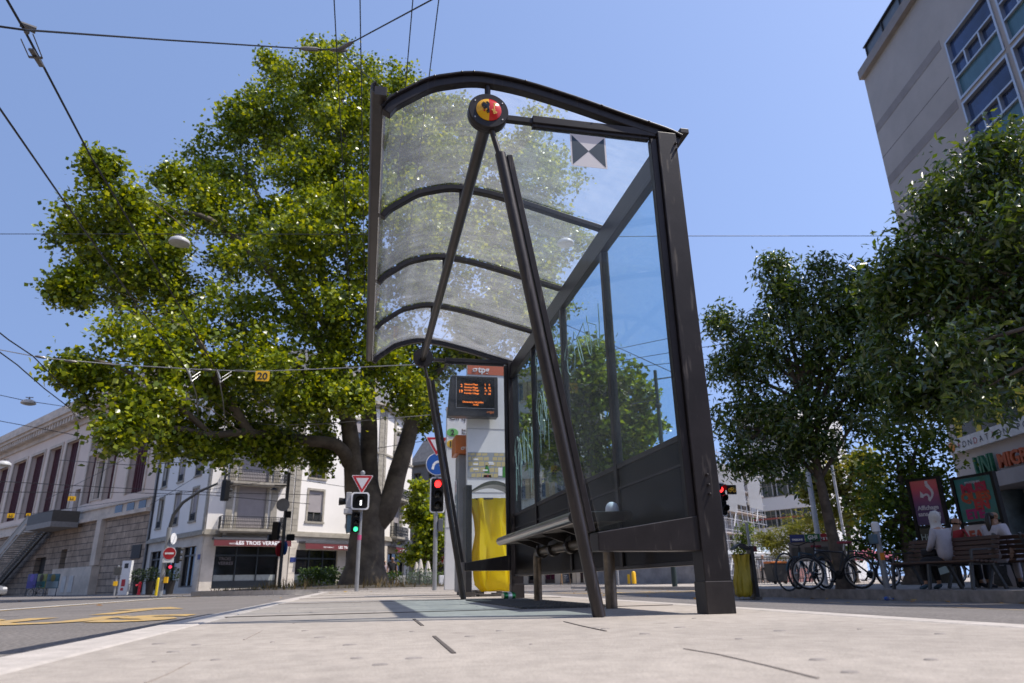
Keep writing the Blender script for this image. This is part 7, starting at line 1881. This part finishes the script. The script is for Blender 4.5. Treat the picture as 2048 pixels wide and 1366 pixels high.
b = MB(); F_.box(b, .01, F_.len - .01, zm_ + .01, zt_ - .01, -.04, .0); po = obj('poster', b, grad_mat('poster_fade', [(0, (.025, .008, .09)), (.38, (.05, .012, .12)), (.62, (.22, .02, .12)), (.82, (.50, .05, .09)), (1, (.55, .09, .10))]), t)
M_pw = flat('print_white', (.55, .52, .58), .5)
W_ = F_.len; Hh = zt_ - zm_
b = MB(); sw_ = [(.62, .97), (.60, .90), (.68, .82), (.76, .74), (.76, .66), (.68, .58), (.60, .52)]
wd = [.05, .065, .05, .045, .035, .025, .01]
for i in range(6):
    p, q_ = F_.P(sw_[i][0] * W_, zm_ + sw_[i][1] * Hh, .003), F_.P(sw_[i + 1][0] * W_, zm_ + sw_[i + 1][1] * Hh, .003); b.bar(p, q_, .004, wd[i] * 2 * W_, F_.d)
s2 = [(.38, .66), (.40, .70), (.36, .63), (.46, .66), (.56, .68), (.62, .62), (.60, .54)]
for i in range(2, 6): b.bar(F_.P(s2[i][0] * W_, zm_ + s2[i][1] * Hh, .004), F_.P(s2[i + 1][0] * W_, zm_ + s2[i + 1][1] * Hh, .004), .004, .07 * W_, Z_)
b.prism([(0, 0), (.11 * W_, -.02), (.13 * W_, .06), (.04 * W_, .14)], F_.P(.30 * W_, zm_ + .62 * Hh, .003), F_.d, Z_, .004)
obj('swirl', b, M_pw, po)
text('poster_lettering', 'Affichage\nsans filtre', .135, F_.P(W_ * .5, zm_ + .34 * Hh, .004), F_.d, Z_, M_pw, po, bold=.004, sx=.9)
b = MB(); F_.box(b, .01, F_.len - .01, zm_ - 1.25, zm_ - .06, -.04, .0); lo_ = obj('lower_poster', b, mat('poster_black', (.008, .018, .018), .35, 0, .2, 3), t)
text('poster_lettering', 'Histoire\nd’un\nimpact', .20, F_.P(W_ * .5, zm_ - .32, .004), F_.d, Z_, flat('print_mint', (.35, .44, .42), .5), lo_, sx=.85)
obj('print_shape', MB().prism([(0, 0), (.3, .08), (.25, .22), (.05, .15)], F_.P(W_ * .25, zm_ - 1.1, .003), F_.d, Z_, .003), flat('print_mint', (.35, .44, .42), .5), lo_)
t, F_, zt_, zm_ = board('tall poster board with a green poster of red flower letters above a white one', 1926, 2004, 960, 1046, 17.6, 17.0)
W_ = F_.len; Hh = zt_ - zm_
b = MB(); F_.box(b, .01, W_ - .01, zm_ + .01, zt_ - .01, -.04, .0); po = obj('poster', b, mat('poster_green', (.02, .11, .075), .35, 0, .5, 2.5, col2=(.015, .16, .17)), t)
text('poster_lettering', 'musiques', .10, F_.P(W_ * .5, zt_ - .13, .004), F_.d, Z_, M_pw, po)
for i, (s_, v, u, c_) in enumerate([('MUSI', .66, .5, (.33, .01, .045)), ('QUES', .46, .5, (.36, .05, .015)), ('EN', .27, .62, (.38, .025, .03)), ('ETE', .08, .40, (.30, .01, .11))]):
    text('flower_lettering', s_, .25, F_.P(W_ * u, zm_ + v * Hh, .004), F_.d, Z_, flat('flower%d' % i, c_, .6), po, bold=.016, sx=1.1)
b = MB(); F_.box(b, .01, W_ - .01, zm_ - 1.3, zm_ - .06, -.04, .0); lo_ = obj('lower_poster', b, mat('poster_pale', (.50, .46, .46), .4, 0, .05, 2), t)
text('poster_lettering', 'FAR°', .30, F_.P(W_ * .10, zm_ - .38, .004), F_.d, Z_, flat('print_redbrown', (.36, .06, .03), .5), lo_, 'LEFT', bold=.014)
b = MB(); b.prism([(0, 0), (.42, 0), (.36, .22), (.40, .46), (.33, .38), (.24, .38), (.14, .50), (.14, .30), (.06, .2)], F_.P(W_ * .42, zm_ - 1.25, .003), F_.d, Z_, .004); obj('grey_cat', b, mat('print_grey', (.10, .095, .09), .6, 0, .3, 20), lo_)
b = MB().bar(F_.P(W_ * .1, zm_ - .43, .004), F_.P(W_ * .62, zm_ - .43, .004), .003, .03); obj('print_rule', b, flat('print_redbrown', (.36, .06, .03), .5), lo_)
post('pale slanting flag post between the two poster boards', 1920, 1172, 19.4, 968, .045, mat('pale_post', (.34, .31, .27), .5), z0=SWZ)

# ---------------------------------------------------------------- newspaper boxes
a = atD(1590, 1172, 18.6); c = atD(1700, 1172, 18.6); F_ = Fac((a.x, a.y), (c.x, c.y)); zt_ = zat(a.x, a.y, 1070)
t = thing('newspaper_stand', 'grey newspaper stand with blue, green GHI and red header boxes behind the bikes', 'stand', ((a.x + c.x) / 2, (a.y + c.y) / 2, SWZ))
for u in (.02, F_.len):
    b = MB(); F_.box(b, u - .04, u + .04, SWZ, zt_ - .18, -.45, -.37); F_.box(b, u - .04, u + .04, SWZ, zt_ - .18, -.06, .02)
    obj('frame', b, mat('stand_grey', (.22, .19, .165), .6, .1, .1, 4), t)
b = MB(); F_.box(b, .0, F_.len, zt_ - .62, zt_ - .18, -.36, .0); b2 = F_.len / 4
obj('hutch', b, mat('stand_grey', (.22, .19, .165), .6, .1, .1, 4), t)
b = MB()
for k in range(4): F_.box(b, b2 * k + .04, b2 * (k + 1) - .04, zt_ - .58, zt_ - .30, .0, .02)
obj('flap_windows', b, mat('flap_dark', (.07, .065, .06), .3), t)
wb_ = F_.len / 3.6
for k, (s_, c_, sz) in enumerate([('TRIBUNE', (.012, .03, .16), .06), ('GHI', (.01, .12, .04), .13), ('LE TEMPS', (.28, .012, .02), .075)]):
    b = MB(); F_.box(b, .04 + wb_ * k * 1.05, .04 + wb_ * k * 1.05 + wb_, zt_ - .17, zt_, -.3, .03); hb_ = obj('header_box', b, flat('header%d' % k, c_, .4), t)
    text('header_lettering', s_, sz, F_.P(.04 + wb_ * k * 1.05 + wb_ * .5, zt_ - .14 + (.02 if k == 1 else 0), .033), F_.d, Z_, M_inkw, hb_, bold=.003)

# ---------------------------------------------------------------- bottle in the gutter
p = atD(1722, 1190, 12.6); p = Vector((9.86, 12.35, gz(9.86, 12.35) + .035))
MC2 = Matrix((Vector((.1, -.99, 0)).normalized().cross(Z_), Z_, Vector((.1, -.99, 0)).normalized())).transposed()
bt = thing('plastic_bottle', 'clear plastic bottle with a blue label lying in the gutter under the bikes', 'bottle', tuple(p))
obj('bottle_body', MB().lathe([(.0, 0), (.03, .0), (.034, .01), (.034, .16), (.026, .19), (.012, .215), (.012, .235), (0, .236)], p, 16, MC2), glass('pet', (.93, .95, .96), .12, (.8, .82, .85), .05), bt, smooth=True)
obj('bottle_label', MB().lathe([(.0348, .055), (.0348, .12)], p, 16, MC2), flat('label_blue', (.02, .08, .36), .4), bt, smooth=True)
obj('bottle_cap', MB().lathe([(.014, .228), (.014, .245), (0, .246)], p, 12, MC2), flat('label_blue', (.02, .08, .36), .4), bt)

# ---------------------------------------------------------------- left pavement
def gp(x, y, D, z=None): p = atD(x, y, D); p.z = -.16 if z is None else z; return p
p = gp(277, 1189, 60)
t = thing('fire_hydrant', 'red fire hydrant on the pavement before the theatre end', 'hydrant', tuple(p))
obj('barrel', MB().lathe([(.13, 0), (.13, .06), (.10, .08), (.10, .72), (.12, .74), (.12, .80), (.06, .90), (0, .92)], n=14), flat('hydrant_red', (.50, .012, .03), .35), t, smooth=True, local=True)
obj('outlet', MB().tube([(0, 0, .68), (-.16, -.08, .68), (-.24, -.12, .64)], [.06, .06, .075], 10), flat('hydrant_red', (.50, .012, .03), .35), t, local=True)
p = gp(313, 1188, 46); b = MB().lathe([(.11, 0), (.10, .85), (.07, .95), (0, .97)], p, 12); tag(obj('bollard', b, flat('post_yellow', (.70, .52, .01), .5), smooth=True), 'thick yellow bollard beside the no-entry post', 'bollard')
M_pot = mat('dark_pot', (.014, .012, .011), .6, 0, .1, 4)
for i, (x, D, r, lb) in enumerate([(272, 61, .55, 'dark clipped ball plant in a tall pot left of the red hydrant'), (298, 60, .6, 'dark clipped ball plant in a pot between hydrant and yellow bollard'), (338, 59, .6, 'dark clipped ball plant in a pot right of the no-entry post')]):
    p = gp(x, 1188, D); t = thing('potted_plant', lb, 'plant', tuple(p), 'potted ball plants by the white wing')
    obj('pot', MB().lathe([(.24, 0), (.34, .95), (.28, .95), (.0, .9)], n=14), M_pot, t, local=True)
    g2 = np.random.default_rng(60 + i); n = 420; dv = g2.normal(size=(n, 3)); dv /= np.linalg.norm(dv, axis=1, keepdims=True)
    V, F = leaves(np.array([p.x, p.y, p.z + 1.35]) + dv * r * g2.uniform(.7, 1.02, (n, 1)), .14, .6, g=g2); raw('crown', V, F, L_dark, t)
p = gp(246, 1190, 62); F2 = Fac((p.x - .38, p.y + .2), (p.x + .38, p.y - .2))
t = thing('pavement_totem', 'slim white information totem standing before the theatre base', 'sign', tuple(p))
b = MB(); F2.box(b, 0, F2.len, -.16, 2.3, -.1, .1); obj('panel', b, M_whitep, t)
b = MB(); F2.box(b, .25, .60, 1.75, 2.1, .1, .11); obj('black_field', b, M_ink, t)
b = MB(); F2.box(b, .2, .55, .45, .95, .1, .11); F2.box(b, .2, .45, .15, .35, .1, .11); obj('red_field', b, M_sigred, t)
post('grey sign post with a small yellow tag before the theatre base', 228, 1190, 58, 1130, .06, M_pole, z0=-.16, extra=lambda t, h, zz: (obj('box', MB().box((0, 0, zz(1142)), (.4, .3, .5)), M_poled, t, local=True), obj('yellow_tag', MB().box((0, -.1, zz(1167)), (.25, .1, .3)), M_sigyel, t, local=True)))
for i, (x0_, x1_, c_, lb) in enumerate([(54, 72, (.015, .02, .22), 'deep blue poster at the foot of the outside stair'), (73, 91, (.42, .42, .10), 'yellow and green poster between the blue and the teal ones'), (93, 117, (.10, .22, .24), 'teal poster nearest the theatre plinth')]):
    a = atD(x0_, 1165, 84); c = atD(x1_, 1165, 82.5); F2 = Fac((a.x, a.y), (c.x, c.y)); zt_ = zat(a.x, a.y, 1148); zb_ = zat(a.x, a.y, 1177)
    t = thing('street_poster', lb, 'poster', ((a.x + c.x) / 2, (a.y + c.y) / 2, gz(a.x, a.y)), 'posters by the stair')
    b = MB(); F2.box(b, 0, F2.len, zb_, zt_, -.06, 0); pr = obj('sheet', b, mat('street_poster%d' % i, c_, .4, 0, .3, 1.0), t)
    b = MB(); F2.box(b, .02, F2.len - .02, zb_ + .08, zb_ + .65, 0, .01); obj('print_band', b, [flat('pb0', (.03, .02, .18)), flat('pb1', (.02, .14, .12)), flat('pb2', (.30, .36, .36))][i], pr)
    obj('print_blot', MB().lathe([(.35, 0), (.35, .01), (0, .012)], F2.P(F2.len / 2, (zb_ + zt_) / 2 + .3, .002), 14, Matrix((F2.d, Z_, F2.n)).transposed()), [flat('pc0', (.10, .06, .30)), flat('pc1', (.08, .06, .03)), flat('pc2', (.25, .20, .05))][i], pr)
    for u in (.1, F2.len - .18): obj('post', F2.box(MB(), u, u + .08, gz(a.x, a.y), zb_, -.05, -.01), M_poled, t)
l, a, w = place2(57, 1188, 78, 84, 77, gz(-36, 70)); bicycle('dark bicycle parked below the three posters by the stair', M_fblk, M_sigblk, l, a, 'bicycles by the theatre', wb=1.1)

# silver car nosing into the picture at the left edge
p = atD(-62, 1190, 62); zc = gz(p.x, p.y)
t = thing('parked_car', 'silver car whose rounded front just enters at the left edge', 'car', (p.x, p.y, zc), None, -.35)
prof = [(2.1, .28), (2.15, .55), (2.0, .78), (1.2, .92), (.55, 1.40), (-.6, 1.46), (-1.5, 1.38), (-2.0, .95), (-2.1, .6), (-2.05, .28)]
obj('body', MB().prism(prof, (0, .85, 0), X_, Z_, 1.7), mat('silver_paint', (.42, .43, .44), .25, .7, .05, 3), t, local=True, bevel=.08)
obj('window_band', MB().prism([(1.1, .95), (.5, 1.36), (-.55, 1.41), (-1.4, 1.32), (-1.75, .97)], (0, .858, 0), X_, Z_, 1.716), M_glass_dark, t, local=True)
for x in (-1.3, 1.35):
    for s in (-1, 1):
        w_ = obj('wheel', MB().lathe([(.18, -.1), (.3, -.1), (.32, -.06), (.32, .06), (.3, .1), (.18, .1)], (x, s * .8, .32), 18, RX90), M_rub, t, local=True)
        obj('rim', MB().lathe([(.19, -.09), (.19, .09)], (x, s * .8, .32), 14, RX90), M_rim, w_, local=True)
for s in (-1, 1): obj('headlight', MB().box((2.08, s * .6, .66), (.1, .34, .14)), M_inkw, t, local=True, bevel=.03)

# ---------------------------------------------------------------- terrace by the corner house
M_para = mat('parasol_cloth', (.62, .57, .50), .9, 0, .08, 5)
for i, (x, D, yt, lb) in enumerate([(832, 60, 1124, 'closed cream parasol, leftmost of the three on the terrace'), (840, 57, 1118, 'closed cream parasol, middle and tallest of the three on the terrace'), (855, 53, 1122, 'closed cream parasol nearest the traffic light pole')]):
    p = atD(x, 1170, D); p.z = -.1; h = zat(p.x, p.y, yt) - p.z
    t = thing('closed_parasol', lb, 'parasol', tuple(p), 'closed parasols on the terrace')
    obj('pole', MB().tube([(0, 0, 0), (0, 0, h)], .03, 8), M_poled, t, local=True)
    b = MB(); n = 16; vs = []; fs = []
    for k in range(7):
        q_ = k / 6; rr = .05 + .26 * q_ ** .8 - (.1 if k == 6 else 0); z_ = h - q_ * (h - .55)
        for j in range(n): vs.append((rr * math.cos(6.2832 * j / n) * (1 + .25 * (j % 2)), rr * math.sin(6.2832 * j / n) * (1 + .25 * (j % 2)), z_))
    for k in range(6):
        for j in range(n): fs.append((k * n + j, k * n + (j + 1) % n, (k + 1) * n + (j + 1) % n, (k + 1) * n + j))
    obj('cloth', b.add(vs, fs), M_para, t, local=True, smooth=True)
for i, (x, D, lb) in enumerate([(802, 50, 'white square terrace planter right of the walking man'), (890, 52, 'white square terrace planter right of the traffic light pole')]):
    p = atD(x, 1170, D); p.z = -.15; t = thing('planter', lb, 'planter', tuple(p), 'white planters of the terrace')
    obj('box', MB().box((0, 0, .45), (.85, .6, .9)), M_inkw if i else mat('planter_white', (.52, .52, .50), .6), t, local=True, bevel=.03)
    obj('emblem', MB().prism([(-.18, -.2), (.18, -.2), (.14, .2), (-.14, .2)], (0, -.302, .5), X_, Z_, .006), mat('print_pale', (.34, .36, .33), .6), t, local=True)
for i, (xa, xb, D, lb) in enumerate([(812, 868, 49, 'low green hedge in the terrace screen below the parasols'), (596, 690, 40, 'green hedge before the red awning shop window'), (870, 930, 55, 'green hedge right of the traffic light pole on the terrace')]):
    a = atD(xa, 1168, D); c = atD(xb, 1168, D); g2 = np.random.default_rng(80 + i); n = 900
    q_ = np.stack([np.interp(g2.random(n), [0, 1], [a.x, c.x]), a.y + g2.uniform(-.35, .35, n), g2.uniform(-.1, 1.05 + .15 * np.sin(np.arange(n)), n)], 1)
    V, F = leaves(q_, .14, .65, g=g2); tag(raw('hedge', V, F, L_box), lb, 'hedge', 'low hedges of the terrace')
a = atD(812, 1172, 47); c = atD(866, 1172, 47); F2 = Fac((a.x, a.y), (c.x, c.y))
t = thing('glass_screen', 'low glass terrace screen in front of the hedge and parasols', 'screen', tuple((a + c) / 2))
b = MB(); F2.box(b, 0, F2.len, -.05, .95, -.01, .01); obj('pane', b, glass('screen_glass', (.9, .94, .93), .12, (.6, .62, .6), .03), t)
for u in (0, F2.len / 2, F2.len): b = MB(); F2.box(b, u - .03, u + .03, -.18, 1.05, -.03, .03); obj('post', b, M_poled, t)
# chalk board before the shops
p = atD(1131, 1166, 61); p.z = -.08; t = thing('chalk_board', 'small wooden A-frame chalk board on the pavement before the shop row', 'sign', tuple(p))
M_wfr = mat('pine', (.36, .20, .08), .6, 0, .15, 5)
b = MB()
for s in (-1, 1): b.bar((s * .33, -.05, .95), (s * .36, -.28, 0), .05, .06, (0, 1, 0)).bar((s * .33, .05, .95), (s * .36, .28, 0), .05, .06, (0, 1, 0))
b.bar((-.33, -.05, .95), (.33, -.05, .95), .05, .06); obj('frame', b, M_wfr, t, local=True)
obj('slate', MB().quad((-.31, -.07, .90), (.31, -.07, .90), (.33, -.24, .18), (-.33, -.24, .18)), M_ink, t, local=True)
b = MB()
for k in range(4): b.bar((-.2, -.105 - .03 * k, .72 - .13 * k), (.15 + .05 * (k % 2), -.105 - .03 * k, .74 - .13 * k), .01, .025)
obj('chalk_lines', b, M_inkw, t, local=True)
# ---------------------------------------------------------------- the square behind the bikes
p = atD(1555, 1160, 40); p.z = -.16
t = thing('container', 'dark wheeled rubbish container with an orange lid strip on the sunny square', 'container', tuple(p))
obj('tub', MB().prism([(-.38, .12), (.38, .12), (.48, 1.0), (-.48, 1.0)], (0, .35, 0), X_, Z_, .7), mat('tub_black', (.035, .034, .034), .6), t, local=True, bevel=.03)
obj('lid', MB().box((0, 0, 1.06), (.95, .75, .10)), flat('lid_orange', (.50, .14, .02), .6), t, local=True, bevel=.03)
for x in (-.3, .3): obj('wheel', MB().lathe([(.09, -.03), (.09, .03)], (x, -.25, .09), 12, RX90), M_rub, t, local=True)
M_pink = mat('pink_cloth', (.55, .16, .24), .85, 0, .1, 4)
for i, (x, D, lb) in enumerate([(1690, 42, 'pink parasol left of the second trunk on the square'), (1712, 44, 'pink parasol behind the saddle of the black bike'), (1745, 42, 'pink parasol left of the orange push box'), (1783, 46, 'pink parasol right of the short silver post'), (1660, 48, 'farthest pink parasol behind the newspaper stand')]):
    p = atD(x, 1160, D); p.z = -.16; t = thing('pink_parasol', lb, 'parasol', tuple(p), 'pink parasols on the square')
    obj('pole', MB().tube([(0, 0, 0), (0, 0, 1.75)], .025, 8), M_poled, t, local=True)
    obj('canopy', MB().lathe([(.62, 1.12), (.60, 1.30), (.40, 1.50), (.1, 1.72), (0, 1.74)], n=10), M_pink, t, local=True)
for i, (x, D, c_, lb) in enumerate([(1492, 52, (.60, .60, .60), 'white market tent behind the slim grey post'), (1530, 55, (.40, .48, .55), 'pale blue market tent left of the dark container'), (1580, 54, (.58, .58, .56), 'white market tent right of the dark container')]):
    p = atD(x, 1160, D); p.z = -.16; t = thing('market_tent', lb, 'tent', tuple(p), 'market tents on the square')
    obj('roof', MB().add([(-1.2, -1.2, 1.9), (1.2, -1.2, 1.9), (1.2, 1.2, 1.9), (-1.2, 1.2, 1.9), (0, 0, 2.6), (-1.2, -1.2, 1.7), (1.2, -1.2, 1.7), (1.2, 1.2, 1.7), (-1.2, 1.2, 1.7)], [(0, 1, 4), (1, 2, 4), (2, 3, 4), (3, 0, 4), (5, 6, 1, 0), (6, 7, 2, 1), (7, 8, 3, 2), (8, 5, 0, 3)]), mat('tent%d' % i, c_, .8), t, local=True)
    for sx in (-1, 1):
        for sy in (-1, 1): obj('leg', MB().tube([(sx * 1.15, sy * 1.15, 0), (sx * 1.15, sy * 1.15, 1.9)], .03, 6), M_pole, t, local=True)
    obj('counter', MB().box((0, -.8, .45), (2.1, .6, .9)), mat('counter%d' % i, (.25 + .1 * i, .22, .2), .7), t, local=True)
a = atD(1475, 1158, 46); c = atD(1660, 1158, 44); n = 34
b = MB()
for k in range(n): q_ = a.lerp(c, k / (n - 1)); b.tube([(q_.x, q_.y, -.16), (q_.x, q_.y, 1.25)], .022, 5)
for z_ in (.1, 1.2): b.bar((a.x, a.y, z_), (c.x, c.y, z_), .03, .05)
tag(obj('railing_fence', b, M_poled), 'black bar fence across the sunny square behind the bin', 'fence')
